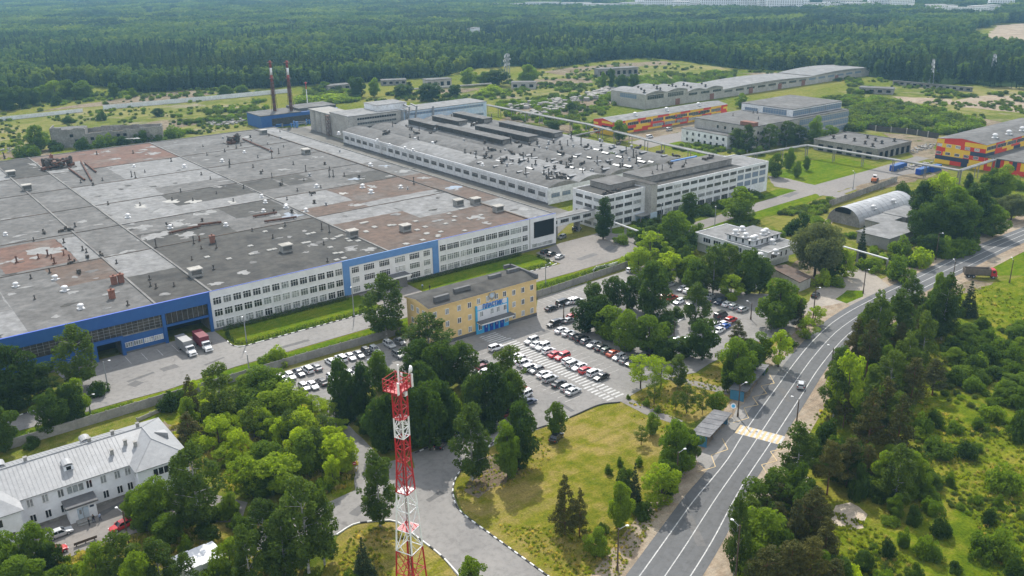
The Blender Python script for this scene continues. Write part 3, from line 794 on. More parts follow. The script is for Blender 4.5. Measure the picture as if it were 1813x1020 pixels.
def cabin_mesh(w=2.6, d=2.2, h=1.9):
    m = MB(); m.box(-w / 2, w / 2, -d / 2, d / 2, 0, h * 0.25); m.box(-w / 2, w / 2, -d / 2 + 0.5, d / 2, h * 0.25, h * 0.86)
    for x in (-w / 2, w / 2 - 0.18): m.box(x, x + 0.18, -d / 2, -d / 2 + 0.5, h * 0.25, h * 0.86)
    m.box(-w / 2 - 0.2, w / 2 + 0.2, -d / 2 - 0.2, d / 2 + 0.2, h * 0.86, h, 1)
    for k in range(5):
        z = h * (0.28 + 0.115 * k)
        m.box(-w / 2 + 0.2, w / 2 - 0.2, -d / 2 + 0.42, -d / 2 + 0.5, z, z + 0.05, 2)
    return m.mesh('fan_cabin', [MT['concrete'], MT['pale_concrete'], MT['steel_dark']])
def brickstack_mesh():
    m = MB(); m.box(-0.75, 0.75, -0.55, 0.55, 0, 2.3); m.box(-0.9, 0.9, -0.7, 0.7, 2.3, 2.5)
    m.tube((0, 0, 2.5), (0, 0, 3.0), 0.25)
    return m.mesh('brick_stack', MT['brick'])
def duct_mesh():
    m = MB(); m.tube((-1.2, 0, 0.5), (1.2, 0, 0.5), 0.32, seg=8); m.tube((-1.2, 0, 0), (-1.2, 0, 0.5), 0.3, seg=8); m.tube((1.2, 0, 0.5), (1.2, 0, 1.3), 0.32, seg=8)
    m.box(-0.4, 0.4, -0.4, 0.4, 0, 0.9)
    return m.mesh('duct', MT['steel_dark'])
def sheetbox_mesh():
    m = MB(); m.box(-2.0, 2.0, -0.9, 0.9, 0, 0.55, 1)
    n = len(m.v); m.v += [(-2.2, -1.1, 0.55), (2.2, -1.1, 0.55), (2.2, 1.1, 0.55), (-2.2, 1.1, 0.55), (-2.2, 0, 0.95), (2.2, 0, 0.95)]
    for f in ((0, 1, 5, 4), (2, 3, 4, 5), (0, 4, 3), (1, 2, 5)): m.f.append(tuple(n + i for i in f)); m.m.append(0)
    return m.mesh('roof_hood', [MT['galv'], MT['steel_dark']])
RM = {'white_fan': mushroom_mesh('steel_white', 0.75, 0.8), 'fan': mushroom_mesh('galv', 0.5, 0.6), 'dark_fan': mushroom_mesh('steel_dark', 0.5, 0.7),
      'stack': stack_mesh('steel_dark', 1.0, 0.17), 'tall_stack': stack_mesh('steel_dark', 2.2, 0.17), 'rust_stack': stack_mesh('rust', 1.5, 0.2), 'skylight': skylight_mesh(),
      'cabin': cabin_mesh(), 'brick': brickstack_mesh(), 'duct': duct_mesh(), 'hood': sheetbox_mesh()}
RN = {'white_fan': 'roof_fan', 'fan': 'roof_fan', 'dark_fan': 'roof_fan', 'stack': 'vent_stack', 'tall_stack': 'vent_stack', 'rust_stack': 'vent_stack', 'skylight': 'skylight',
      'cabin': 'fan_cabin', 'brick': 'brick_stack', 'duct': 'duct', 'hood': 'roof_hood'}
RR = random.Random(5)
def roof_item(parent, kind, x, y, z, rz=None, s=None):
    r = root_of(parent).location
    s = s if s is not None else RR.uniform(0.85, 1.2)
    link(RN[kind], RM[kind], parent, (x - r.x, y - r.y, z - r.z), RR.choice((0, 0.3, 1.57, 3.14, -1.57, 2.2)) if rz is None else rz, (s, s, s))

# ------------------------------------------------------------------ the big factory
FX0, FX1, FY0, FY1, FZ = -75.0, 125.0, -1.5, 238.0, 11.1
fac = empty('factory_building', 'huge flat roofed factory with blue and white front and a patched grey and red roof', 'factory', (25, 0, 0))
b = MB()
b.box(FX0, -30, FY0, FY1, 0, FZ); b.box(-30, -24, 4.5, FY1, 0, FZ); b.box(-30, -24, FY0, 4.5, 4.6, FZ); b.box(-24, -12, FY0, FY1, 0, FZ)
b.box(-12, 0, 7.0, FY1, 0, FZ); b.box(-12, 0, FY0, 7.0, 8.4, FZ); b.box(0, FX1, FY0, FY1, 0, FZ)
b.build('wall', MT['old_concrete'], fac)
b = MB(); parapet(b, FX0, FX1, FY0, FY1, FZ, FZ + 0.4); b.build('parapet', MT['concrete'], fac)
b = MB()
b.box(FX0, 0.55, -1.95, FY0, 8.4, 11.62); b.box(FX0, -30.4, -1.75, FY0, 1.0, 4.7); b.box(-23.6, -12.8, -1.75, FY0, 0.5, 4.7)
b.box(-12.8, -11.9, -2.0, FY0, 0, 8.4); b.box(-0.35, 0.55, -2.05, FY0, 0, 8.4); b.box(-11.9, -0.35, -1.85, -1.2, 4.5, 5.0)
b.box(-31.0, -30.0, -3.0, FY0, 0, 5.1); b.box(-24.0, -23.2, -3.0, FY0, 0, 5.1); b.box(-30.0, -24.0, -3.0, FY0, 4.4, 5.1)
b.build('blue_cladding', MT['blue'], fac)
b = MB(); b.box(FX0, -31.0, -1.62, FY0, 4.7, 8.4); b.box(-31.0, -12.8, -1.62, FY0, 5.1, 8.4); b.box(-11.9, -0.35, -0.9, -0.7, 5.0, 8.4)
b.build('dark_glazing', MT['dark_glazing'], fac)
b = MB()
for k in range(44):
    x = FX0 + 0.6 + k * 1.42
    if x < -12.9: b.box(x, x + 0.07, -1.70, -1.62, 5.1, 8.4)
for z in (5.9, 6.7, 7.5): b.box(FX0, -12.9, -1.69, -1.62, z, z + 0.05)
for k in range(8): b.box(-11.4 + k * 1.42, -11.32 + k * 1.42, -1.0, -0.9, 5.0, 8.4)
b.build('glazing_bars', MT['steel_gray'], fac)
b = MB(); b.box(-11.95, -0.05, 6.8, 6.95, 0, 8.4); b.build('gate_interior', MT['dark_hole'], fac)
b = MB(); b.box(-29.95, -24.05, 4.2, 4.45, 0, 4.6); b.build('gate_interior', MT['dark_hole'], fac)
b = MB(); b.box(FX0, -31.0, -1.9, FY0, 0, 1.0); b.box(-23.2, -12.8, -1.9, FY0, 0, 0.5); b.box(0.55, 41.0, -1.85, FY0, 0, 0.62); b.box(41, 54, -1.85, FY0, 0, 0.62); b.box(62, FX1, -1.85, FY0, 0, 0.62)
b.build('plinth', MT['plinth'], fac)
b = MB(); b.box(0.55, 41.0, -1.68, FY0, 0.62, 11.55); b.box(43.2, 73.0, -1.66, FY0, 0.62, 9.55); b.box(75.2, FX1 + 0.1, -1.68, FY0, 0.62, 11.55)
b.build('white_cladding', MT['white_wall'], fac)
b = MB(); b.box(41.0, 43.2, -1.9, FY0, 0.62, 11.7); b.box(73.0, 75.2, -1.9, FY0, 0.62, 11.7); b.box(43.2, 73.0, -1.9, FY0, 9.55, 11.7)
b.build('blue_portal', MT['blue_pale'], fac)
b = MB(); b.box(0.55, 41.0, -1.75, FY0 + 0.1, 11.55, 11.63); b.build('coping', MT['deep_blue'], fac)
b = MB(); b.box(75.2, FX1, -1.75, FY0 + 0.1, 11.55, 11.63); b.build('coping', MT['deep_blue'], fac)
b = MB(); b.box(FX0, 0.5, -2.02, FY0 + 0.1, 11.62, 11.70)
b.build('coping', MT['deep_blue'], fac)
b = MB(); b.box(115.0, 124.0, -1.85, -1.68, 4.3, 10.0); b.build('black_screen', MT['dark_hole'], fac)
b = MB(); b.box(113.0, 113.25, -1.76, -1.68, 0.62, 11.5); b.build('downpipe', MT['frame_gray'], fac)
b = MB(); b.box(53.5, 62.5, -5.6, -1.9, 3.45, 3.9); b.build('canopy', MT['frame_white'], fac)
b = MB(); b.box(53.7, 62.3, -5.4, -1.95, 3.9, 3.98); b.build('canopy_roof', MT['plinth'], fac)
b = MB(); b.box(54.5, 61.5, -1.80, FY0, 0.0, 3.4); b.build('entrance_glazing', MT['dark_glass'], fac)
b = MB()
b.box(53.85, 54.15, -5.3, -5.0, 0, 3.45)
b.build('canopy_post', MT['plinth'], fac)
b = MB(); b.box(58.0, 61.0, -5.3, -1.95, 0.0, 3.45)
b.build('porch', MT['plinth'], fac)
for k in range(7):
    for r, z in enumerate((0.75, 4.05, 7.5)):
        for dx in (-1.42, 1.42): window(fac, 3.9 + 5.72 * k + dx, -1.68, z, 'S', 'pair', pale=(0.75, 0.45, 0.08)[r])
for k, x in enumerate((45.2, 49.9, 55.3, 60.9, 66.2, 70.8)):
    for r, z in enumerate((0.9, 4.0, 7.1)):
        if r == 0 and k in (2, 3): continue
        window(fac, x, -1.66, z, 'S', 'wide' if 0 < k < 5 else 'mid', pale=(0.5, 0.3, 0.3)[r])
for k in range(7):
    for r, z in enumerate((0.75, 4.05, 7.5)):
        for dx in (-1.4, 1.4): window(fac, 78.4 + 5.2 * k + dx, -1.68, z, 'S', 'pair', pale=(0.8, 0.5, 0.35)[r])
for x in (115.3, 117.7, 119.9, 122.2): window(fac, x, -1.68, 0.9, 'S', 'low', 'curtain_glass')
for x in (-22.2, -19.6, -16.9, -14.3): window(fac, x, -1.75, 1.6, 'S', 'low', 'curtain_glass')

# roof sheets: big bays of felt in different shades, older and newer
RFM = ['roof_gray', 'roof_light', 'roof_dark', 'roof_red', 'roof_brown', 'roof_patch', 'roof_white', 'puddle']
rb = MB()
XS = [FX0 + 0.3, -44, -13.5, 1.5, 57.5, 113.6, FX1 - 0.3]
YS = [FY0 + 0.3, 51, 86.5, 121, 158, 192, FY1 - 0.3]
base = [[1, 1, 1, 0, 1, 1], [0, 0, 0, 0, 0, 1], [2, 0, 0, 0, 0, 2], [2, 0, 1, 1, 1, 3], [4, 1, 0, 0, 0, 0], [4, 4, 0, 1, 1, 1]]
for i in range(6):
    for j in range(6):
        rb.face([(XS[i], YS[j], FZ + 0.05), (XS[i + 1], YS[j], FZ + 0.05), (XS[i + 1], YS[j + 1], FZ + 0.05), (XS[i], YS[j + 1], FZ + 0.05)], base[i][j])
PR = random.Random(77)
def blob(mb, cx, cy, rx, ry, z, mi, n=14, rough=0.35):
    ph = PR.uniform(0, 9)
    pts = []
    for k in range(n):
        t = 2 * math.pi * k / n
        q = max(0.25, 1 + rough * (mnoise.noise(Vector((math.cos(t) * 1.3 + ph, math.sin(t) * 1.3, ph))) * 1.6 + 0.5 * mnoise.noise(Vector((math.cos(t) * 4 + ph, math.sin(t) * 4, ph)))))
        pts.append((cx + rx * q * math.cos(t), cy + ry * q * math.sin(t), z))
    mb.face(pts, mi)
def patch(x0, x1, y0, y1, mi, lvl=1):
    pl_ = roughen([(x0, y0), (x1, y0), (x1, y1), (x0, y1)], 1.6, 0.28, int(x0 * 7 + y0 + 900))
    for t in tessellate_polygon([[Vector((p[0], p[1], 0)) for p in pl_]]):
        q = [Vector((pl_[i][0], pl_[i][1], FZ + 0.05 + 0.012 * lvl)) for i in t]
        if (q[1] - q[0]).cross(q[2] - q[0]).z < 0: q.reverse()
        rb.face(q, mi)
patch(-13.3, 1.3, 27, 50.8, 1); patch(-40, -20, 53.5, 84, 3); patch(-20, -13.7, 52, 82, 1); patch(2, 24, 158.3, 191.5, 0); patch(2, 19, 192.3, 214, 1); patch(28, 57, 121.5, 135, 0)
patch(57.8, 86, 38, 50.6, 1); patch(86, 113.2, 26, 50.6, 1); patch(57.8, 80, 51.3, 64, 4); patch(57.8, 72, 64, 86, 1); patch(80, 113, 58, 86, 4); patch(72, 84, 102, 120, 2); patch(96, 113, 87, 104, 2)
patch(57.8, 71, 102, 120, 2); patch(26, 57, 100, 120.6, 2); patch(113.9, 124.5, 0, 30, 1); patch(113.9, 124.5, 30, 62, 4, 1); patch(113.9, 124.5, 126, 237, 1); patch(-62, -44.3, 20, 50, 0); patch(-74, -45, 90, 120, 1)
patch(-30, -13.7, 30, 50.6, 4); patch(36, 56, 68, 86, 2); patch(2, 30, 51.5, 70, 2)
def at_roof(px, py): return at(px, py, FZ + 0.1)
for px, py, w, mi in ((248, 365, 34, 6), (305, 356, 32, 6), (342, 357, 30, 6), (413, 358, 26, 6), (287, 373, 32, 5), (363, 378, 40, 5), (253, 403, 36, 5), (308, 397, 34, 5), (278, 419, 48, 5), (337, 415, 36, 5),
                      (210, 451, 46, 5), (517, 381, 44, 7), (145, 393, 18, 5), (240, 245, 22, 5), (275, 272, 24, 5), (190, 268, 16, 5), (172, 272, 18, 5), (270, 260, 18, 5), (205, 281, 20, 5), (80, 445, 60, 5), (20, 462, 30, 5),
                      (683, 294, 26, 7), (716, 303, 26, 5), (750, 315, 26, 5), (805, 333, 32, 7), (630, 316, 22, 7), (628, 363, 24, 5), (660, 330, 26, 5), (570, 348, 24, 5), (607, 342, 20, 6), (440, 243, 22, 5), (560, 278, 18, 5),
                      (555, 433, 20, 5), (657, 442, 26, 5), (620, 441, 26, 5), (430, 483, 22, 5), (383, 503, 22, 5), (320, 390, 16, 5), (845, 385, 24, 5), (930, 370, 26, 5), (860, 395, 20, 5), (330, 315, 20, 5), (385, 330, 20, 5),
                      (200, 345, 16, 5), (110, 305, 20, 5), (60, 290, 20, 5), (500, 300, 20, 5), (255, 335, 20, 5), (20, 520, 18, 5), (100, 560, 18, 5)):
    c = at_roof(px, py); k = depth(c) / FPX
    blob(rb, c.x, c.y, w * k * 0.40, w * k * 0.36, FZ + 0.05 + 0.03, mi, 22, 0.75)
    for e in range(3 if mi in (5, 7) else 0):
        blob(rb, c.x + PR.uniform(-1, 1) * w * k * 0.6, c.y + PR.uniform(-1, 1) * w * k * 0.5, w * k * PR.uniform(0.08, 0.2), w * k * PR.uniform(0.06, 0.16), FZ + 0.05 + 0.0315 + 0.0004 * e, 5, 12, 0.6)
for k in range(200):
    x, y = PR.uniform(-72, 122), PR.uniform(0, 235)
    blob(rb, x, y, PR.uniform(0.4, 2.2), PR.uniform(0.3, 1.4), FZ + 0.05 + 0.036 + 0.0003 * k, PR.choice((1, 1, 5, 2, 2, 0)), 12, 0.7)
rb.build('roof', [MT[m] for m in RFM], fac)
sb = MB()
for x in (-13.5, 1.5, 57.5): sb.box(x - 0.3, x + 0.3, FY0 + 0.3, FY1 - 0.3, FZ + 0.05, FZ + 0.34)
sb.box(113.3, 113.9, FY0 + 0.3, FY1 - 0.3, FZ + 0.05, FZ + 0.4, 1)
for y in (51, 86.5, 121, 158, 192):
    segs = [FX0 + 0.3, -13.8, -13.2, 1.2, 1.8, 57.2, 57.8, 113.3]
    for a, c in zip(segs[::2], segs[1::2]): sb.box(a, c, y - 0.14, y + 0.14, FZ + 0.05, FZ + 0.22, 1)
sb.build('roof_seam', [MT['seam'], MT['seam_dark']], fac)

def items(parent, kind, pts, z, ox=0, oy=0, sc=1.0, s=None, rz=None):
    for x, y in pts:
        p = at(ox + x / sc, oy + y / sc, z)
        roof_item(parent, kind, p.x, p.y, z, rz, s)
Z1 = FZ + 0.06
items(fac, 'white_fan', [(295, 885), (85, 922), (345, 945), (430, 1040), (712, 287), (980, 290), (1180, 260), (1298, 212), (680, 556), (905, 613), (1200, 600), (1390, 448), (1410, 478), (1520, 506), (1400, 526), (1625, 524), (30, 650), (1680, 395)], Z1, 0, 200, 3.0)
items(fac, 'white_fan', [(570, 588), (515, 552), (760, 555), (220, 550), (25, 680), (565, 415), (1285, 410)], Z1, 500, 180, 3.626)
items(fac, 'stack', [(745, 492), (915, 464), (1025, 466), (1240, 470), (575, 488), (960, 420), (1150, 430), (1295, 400), (430, 372), (545, 360), (770, 315), (910, 258), (515, 220), (708, 215), (1100, 225), (1370, 238), (1345, 290), (1395, 312), (1070, 330), (1118, 352), (400, 605), (180, 680), (340, 690), (440, 730), (460, 742), (265, 850), (165, 880), (185, 990), (680, 1022), (620, 800), (800, 920), (830, 930), (925, 920), (795, 885), (1135, 832), (1020, 780), (1070, 722), (1450, 665), (1340, 628), (1515, 600), (1740, 790), (1720, 700), (1655, 440), (1580, 415), (1615, 360)], Z1, 0, 200, 3.0)
items(fac, 'tall_stack', [(720, 345), (700, 340), (1445, 345), (1445, 240), (1750, 340), (1500, 380), (830, 715), (1030, 695), (1150, 718), (1750, 635), (1710, 620), (20, 230), (25, 245)], Z1, 0, 200, 3.0)
items(fac, 'rust_stack', [(90, 795), (205, 775), (1060, 680), (255, 760), (275, 775), (290, 800), (340, 755), (370, 780)], Z1, 0, 200, 3.0)
items(fac, 'dark_fan', [(25, 240), (1075, 575), (1550, 530), (1490, 385), (1670, 480), (495, 385), (1455, 525)], Z1, 0, 200, 3.0)
items(fac, 'cabin', [(1520, 735), (1040, 865), (145, 410), (60, 335), (1625, 215), (1400, 112)], Z1, 0, 200, 3.0, 1.25, 0.0)
items(fac, 'cabin', [(790, 830), (1130, 665), (1240, 655), (1385, 705), (450, 865), (155, 335)], Z1, 500, 180, 3.626, 1.2, 0.0)
items(fac, 'brick', [(1130, 690), (608, 910), (645, 900), (597, 985), (275, 250)], Z1, 0, 200, 3.0, 1.0, 0.0)
items(fac, 'duct', [(465, 770), (540, 760), (900, 600), (1660, 430), (330, 630), (370, 625), (235, 640), (420, 850), (380, 800)], Z1, 0, 200, 3.0)
items(fac, 'skylight', [(105, 298), (258, 310), (408, 220), (415, 278), (510, 120), (540, 250), (575, 243), (620, 100), (810, 138), (845, 130), (780, 200), (812, 195), (930, 172), (985, 172), (1040, 148), (1015, 157), (1085, 170), (1100, 185), (1160, 185), (965, 230), (1000, 272), (1040, 268), (1185, 62), (1215, 55), (1275, 90), (1215, 122), (1380, 78), (1410, 75), (1560, 48), (1570, 108), (1628, 88), (1638, 132), (1735, 122), (1770, 65), (1500, 207), (1610, 180), (1715, 155), (1060, 305), (1010, 318)], Z1, 340, 380, 3.94, 1.0, 0.0)
items(fac, 'skylight', [(915, 805), (865, 825), (925, 850), (1070, 720), (1105, 740), (1100, 765), (1145, 690), (1205, 755), (1275, 730), (1000, 860), (900, 890), (790, 915), (1170, 830), (855, 770), (690, 795), (520, 780), (535, 835), (590, 805)], Z1, 500, 180, 3.626, 1.0, 0.0)
for k in range(34):
    roof_item(fac, RR.choice(('stack', 'stack', 'fan', 'tall_stack', 'dark_fan')), RR.uniform(60, 122), RR.uniform(60, 225), Z1)
# the two heaps of sooty cyclones and ducts on the roof
def cyclone_heap(cx, cy, n, w, d, seed):
    r = random.Random(seed); m = MB(); z = Z1
    for k in range(n):
        x, y = cx + r.uniform(-w, w), cy + r.uniform(-d, d); h = r.uniform(1.6, 4.2)
        m.tube((x, y, z), (x, y, z + h), r.uniform(0.35, 0.8), r.uniform(0.5, 1.0), 9, r.choice((0, 0, 1)))
        m.lathe([(0.9, z + h), (0.4, z + h + 0.6), (0.05, z + h + 0.7)], (x, y, 0), 9, 0)
    for k in range(n):
        a = Vector((cx + r.uniform(-w, w), cy + r.uniform(-d, d), z + r.uniform(1, 4))); bb = Vector((cx + r.uniform(-w, w), cy + r.uniform(-d, d), z + r.uniform(1, 4)))
        m.tube(a, bb, 0.3, seg=7, mi=r.choice((0, 1)))
    for k in range(4):
        m.obox((cx + r.uniform(-w, w), cy + r.uniform(-d, d), z + 0.7), (1.3, 1.0, 0.7), r.uniform(0, 1), 1)
    m.box(cx - w - 1, cx + w + 1, cy - d - 1, cy + d + 1, z, z + 0.3, 0)
    m.build('dust_cyclones', [MT['steel_dark'], MT['rust']], fac)
p = at(103, 297, Z1); cyclone_heap(p.x, p.y, 16, 6.0, 3.2, 1)
p = at(414, 253, Z1); cyclone_heap(p.x, p.y, 9, 3.6, 2.0, 2)
m = MB()
for (a, c) in (((122, 298), (150, 318)), ((143, 285), (162, 319)), ((150, 288), (170, 304)), ((430, 246), (482, 268)), ((300, 412), (355, 400)), ((350, 398), (392, 393)), ((448, 383), (490, 376)), ((468, 392), (525, 384))):
    p, q = at(*a, Z1 + 0.6), at(*c, Z1 + 0.6)
    m.tube(p, q, 0.38, seg=8)
    for t in (0.1, 0.5, 0.9):
        w = p.lerp(q, t); m.box(w.x - 0.1, w.x + 0.1, w.y - 0.1, w.y + 0.1, Z1, Z1 + 0.4)
m.build('roof_pipe', MT['rust'], fac)

# ------------------------------------------------------------------ the vaulted workshop behind
ws = empty('workshop_building', 'long workshop with sooty barrel vaulted roofs and roof lanterns beyond the patched factory roof', 'workshop', (200, 130, 0))
WX0, WX1, WY0, WY1, WZ = 158.5, 243.5, 42.5, 222.0, 6.9
b = MB(); b.box(WX0, WX1, WY0, WY1, 0, WZ); b.build('wall', MT['dirty_white'], ws)
b = MB(); nv = 5; sp = (WX1 - WX0) / nv
for v in range(nv):
    pts = []
    for k in range(13):
        t = k / 12
        pts.append((WX0 + sp * (v + t), WZ + 0.05 + 1.9 * math.sin(math.pi * t) ** 0.8 if 0 < t < 1 else WZ + 0.05))
    for (xa, za), (xb, zb_) in zip(pts, pts[1:]):
        for j in range(6):
            y0, y1 = WY0 + (WY1 - WY0) * j / 6, WY0 + (WY1 - WY0) * (j + 1) / 6
            b.face([(xa, y0, za), (xb, y0, zb_), (xb, y1, zb_), (xa, y1, za)], 0 if (v * 3 + j * 5) % 7 in (1, 3) else 1)
    b.face([(x, WY0, z) for x, z in reversed(pts)], 2); b.face([(x, WY1, z) for x, z in pts], 2)
b.build('roof', [MT['roof_light'], MT['roof_gray'], MT['old_concrete']], ws)
b = MB(); b.box(WX0 - 0.25, WX0, WY0, WY1, 0, 0.8, 1); b.box(WX0 - 0.35, WX0, WY0, WY1, WZ - 0.9, WZ + 0.3)
for k in range(27): b.box(WX0 - 0.3, WX0, WY0 + 0.3 + k * 6.85, WY0 + 0.9 + k * 6.85, 0.8, WZ - 0.9)
b.build('pilaster', [MT['dirty_white'], MT['plinth']], ws)
for k in range(26): window(ws, WX0, WY0 + 4.05 + k * 6.85, 2.9, 'W', 'shop', pale=0.12)
window(ws, 162.5, WY0, 2.6, 'S', 'shop', 'blue_glass'); window(ws, 168.5, WY0, 2.6, 'S', 'shop', 'blue_glass')
for (x0, x1, y0, y1) in ((197, 203, 124.6, 183.4), (212, 218, 122, 169), (228.5, 234.5, 121.3, 169), (195.5, 201.5, 184.8, 212), (212.5, 218.5, 186, 213), (228, 234, 183, 214)):
    m = MB(); m.box(x0, x1, y0, y1, 7.6, 10.6, 0); m.box(x0 - 0.5, x1 + 0.5, y0 - 0.4, y1 + 0.4, 10.6, 10.95, 1)
    for k in range(int((y1 - y0) / 2)):
        m.box(x0 - 0.08, x0, y0 + 0.4 + 2 * k, y0 + 1.9 + 2 * k, 8.6, 10.2, 2)
    m.box(x0 + 0.4, x1 - 0.4, y0 - 0.1, y0, 8.6, 10.3, 3)
    m.build('roof_lantern', [MT['steel_dark'], MT['roof_gray'], MT['dark_glazing'], MT['old_concrete']], ws)
def vault_z(x):
    t = ((x - WX0) / sp) % 1.0
    return WZ + 0.05 + 1.9 * math.sin(math.pi * t) ** 0.8
WRNG = random.Random(31)
def blocked(x, y): return any(x0 - 1 < x < x1 + 1 and y0 - 1 < y < y1 + 1 for (x0, x1, y0, y1) in ((197, 203, 124.6, 183.4), (212, 218, 122, 169), (228.5, 234.5, 121.3, 169), (195.5, 201.5, 184.8, 212), (212.5, 218.5, 186, 213), (228, 234, 183, 214)))
for k in range(150):
    x = WRNG.uniform(WX0 + 2, WX1 - 2); y = WRNG.uniform(46, 120) if WRNG.random() < 0.72 else WRNG.uniform(120, 218)
    if blocked(x, y): continue
    roof_item(ws, WRNG.choice(('stack', 'stack', 'dark_fan', 'dark_fan', 'fan', 'duct', 'duct', 'tall_stack')), x, y, vault_z(x) - 0.1, s=WRNG.uniform(0.9, 1.7))
for k in range(44):
    x = WX0 + 6 + 7.6 * (k % 10) + WRNG.uniform(-2, 2); y = 50 + 11 * (k // 10) + WRNG.uniform(-4, 4)
    if x < WX1 - 2: roof_item(ws, 'hood', x, y, vault_z(x) - 0.05, WRNG.choice((0.0, 0.0, 1.57)), WRNG.uniform(0.6, 1.0))
for px, py in ((668, 250), (690, 260), (717, 263), (735, 245), (766, 253), (731, 265), (600, 240)):
    p = at(px, py, 8.0); roof_item(ws, 'white_fan', p.x, p.y, vault_z(p.x) - 0.1)

# ------------------------------------------------------------------ the four-storey works office
of = empty('office_building', 'four storey grey white works office with ribbon windows in front of the vaulted workshop', 'office building', (198, 6, 0))
b = MB(); b.box(149.5, 171.5, 0.0, 17.0, 0, 12.9); b.box(174.8, 245.5, -1.2, 17.5, 0, 12.7); b.build('wall', MT['dirty_white'], of)
b = MB(); b.box(171.5, 174.8, -3.2, 12.0, 0, 14.6); b.build('stair_tower', MT['pale_concrete'], of)
b = MB(); parapet(b, 149.5, 171.5, 0.0, 17.0, 12.9, 13.3); parapet(b, 174.8, 245.5, -1.2, 17.5, 12.7, 13.05); b.build('parapet', MT['dirty_white'], of)
b = MB(); b.box(149.8, 171.2, 0.3, 16.7, 12.9, 12.96); b.box(175.1, 245.2, -0.9, 17.2, 12.7, 12.76); b.box(171.4, 174.9, -3.3, 12.1, 14.6, 14.75)
b.build('roof', MT['roof_brown'] if False else MT['roof_dark'], of)
b = MB(); b.box(176, 229, 5.5, 17.0, 12.8, 15.2); b.box(158, 171.2, 5.5, 16.5, 12.97, 15.0); b.build('penthouse', MT['old_concrete'], of)
b = MB(); b.box(175.8, 229.2, 5.3, 17.2, 15.2, 15.4); b.box(157.8, 171.3, 5.3, 16.7, 15.0, 15.2); b.box(229.5, 245.0, 0, 16.9, 12.78, 12.86, 1); b.build('penthouse_roof', [MT['roof_gray'], MT['roof_light']], of)
b = MB(); b.box(205, 221, 17.6, 18.4, 13.6, 15.8); b.build('blue_duct', MT['blue_pale'], of)
b = MB(); b.box(166.5, 171.5, -0.25, 0.0, 0, 3.4); b.box(174.8, 176.2, -1.4, -1.2, 0, 3.4); b.box(171.4, 174.9, -3.4, -3.2, 0, 3.6); b.build('blue_panel', MT['pale_blue'], of)
b = MB(); b.box(166.0, 171.2, -3.4, -0.25, 3.0, 3.3); b.box(166.2, 166.5, -3.2, -2.9, 0, 3.0); b.build('canopy', MT['concrete'], of)
for i, z in enumerate((0.9, 4.4, 7.5, 10.5)):
    for k in range(4):
        if i == 0 and k == 3: continue
        window(of, 153.0 + 4.75 * k, 0.0, z, 'S', 'admin_tall' if i == 0 else 'admin', pale=0.12)
    for k in range(14):
        if i == 0 and k in (12, 13): continue
        window(of, 178.6 + 4.85 * k, -1.2, z if i or k > 9 else 0.9, 'S', 'admin_tall' if (i == 0 or (k > 9 and i in (1, 2))) else 'admin', 'blue_glass' if k > 9 and i in (1, 2) else None, pale=0.12)
    for k in range(3): window(of, 149.5, 3.2 + 5.0 * k, z, 'W', 'admin', pale=0.1)
for k in range(10):
    roof_item(of, RR.choice(('stack', 'duct', 'tall_stack')), RR.uniform(178, 228), RR.uniform(7, 16), 15.4)
for x, y in ((153, 3), (155.5, 2.2), (160, 3)): roof_item(of, 'duct', x, y, 12.95)

br = empty('footbridge_gallery', 'enclosed pale footbridge with windows joining the white factory front to the works office', 'footbridge', (137, 6.5, 0))
b = MB(); b.box(125.05, 149.45, 4.5, 8.5, 4.2, 7.2); b.build('gallery', MT['dirty_white'], br)
b = MB(); b.box(125.05, 149.45, 4.3, 8.7, 7.2, 7.4); b.build('roof', MT['roof_light'], br)
b = MB(); b.box(131, 131.6, 5, 8, 0, 4.2); b.box(142, 142.6, 5, 8, 0, 4.2); b.build('support', MT['old_concrete'], br)
for x in (129, 134.5, 140, 145.5): window(br, x, 4.5, 5.1, 'S', 'admin', pale=0)

# ------------------------------------------------------------------ the rear block with silos
rb_ = empty('rear_block', 'long rear building, grey with ribbon windows at left and pale blue at right', 'industrial building', (205, 235, 0))
b = MB(); b.box(165, 200, 227, 250, 0, 13.6); b.build('grey_wall', MT['pale_concrete'], rb_)
b = MB(); b.box(200, 262.5, 227, 246, 0, 12.5); b.build('blue_wall', MT['pale_blue'], rb_)
b = MB(); b.box(187, 207, 232, 248, 13.7, 17.2); b.build('roof_house', MT['dirty_white'], rb_)
b = MB(); b.box(164.8, 187, 226.8, 250.2, 13.6, 13.9); b.box(187, 200, 226.8, 231.9, 13.6, 13.9); b.box(200, 262.7, 226.8, 231.9, 12.5, 12.8); b.box(207.1, 262.7, 231.9, 246.2, 12.5, 12.8); b.box(186.8, 207.2, 231.8, 248.2, 17.2, 17.4)
b.build('roof', MT['roof_light'], rb_)
for z in (5.6, 8.3, 11.0): window(rb_, 183.5, 227, z, 'S', 'ribbon', 'dark_glass', name='ribbon_window')
for z in (4.5, 10.0): window(rb_, 232, 227, z, 'S', 'ribbon_long', 'blue_glass', name='ribbon_window')
m = MB()
for x in (200, 202.5, 221.5): m.box(x, x + 1.1, 226.2, 226.7, 0, 14)
for x in (203.5, 208.5): m.tube((x, 226.0, 6), (x + 1.2, 225, 15.2), 0.5); m.tube((x + 1.2, 225, 15.2), (x + 1.4, 232, 16), 0.5)
m.build('duct', MT['galv'], rb_)
si = empty('silo_battery', 'battery of tall concrete silos at the left end of the grey rear building', 'silos', (167, 265, 0))
for y in (253.8, 261.2, 268.6, 276.0):
    m = MB()
    for x in (168.7, 176.2): m.lathe([(3.6, 0), (3.6, 11.6), (3.3, 11.9)], (x, y, 0), 16)
    m.build('silo', MT['pale_concrete'], si)
m = MB(); m.box(165.2, 179.6, 250.3, 279.4, 12.0, 12.5); m.build('silo_deck', MT['concrete'], si)
m = MB()
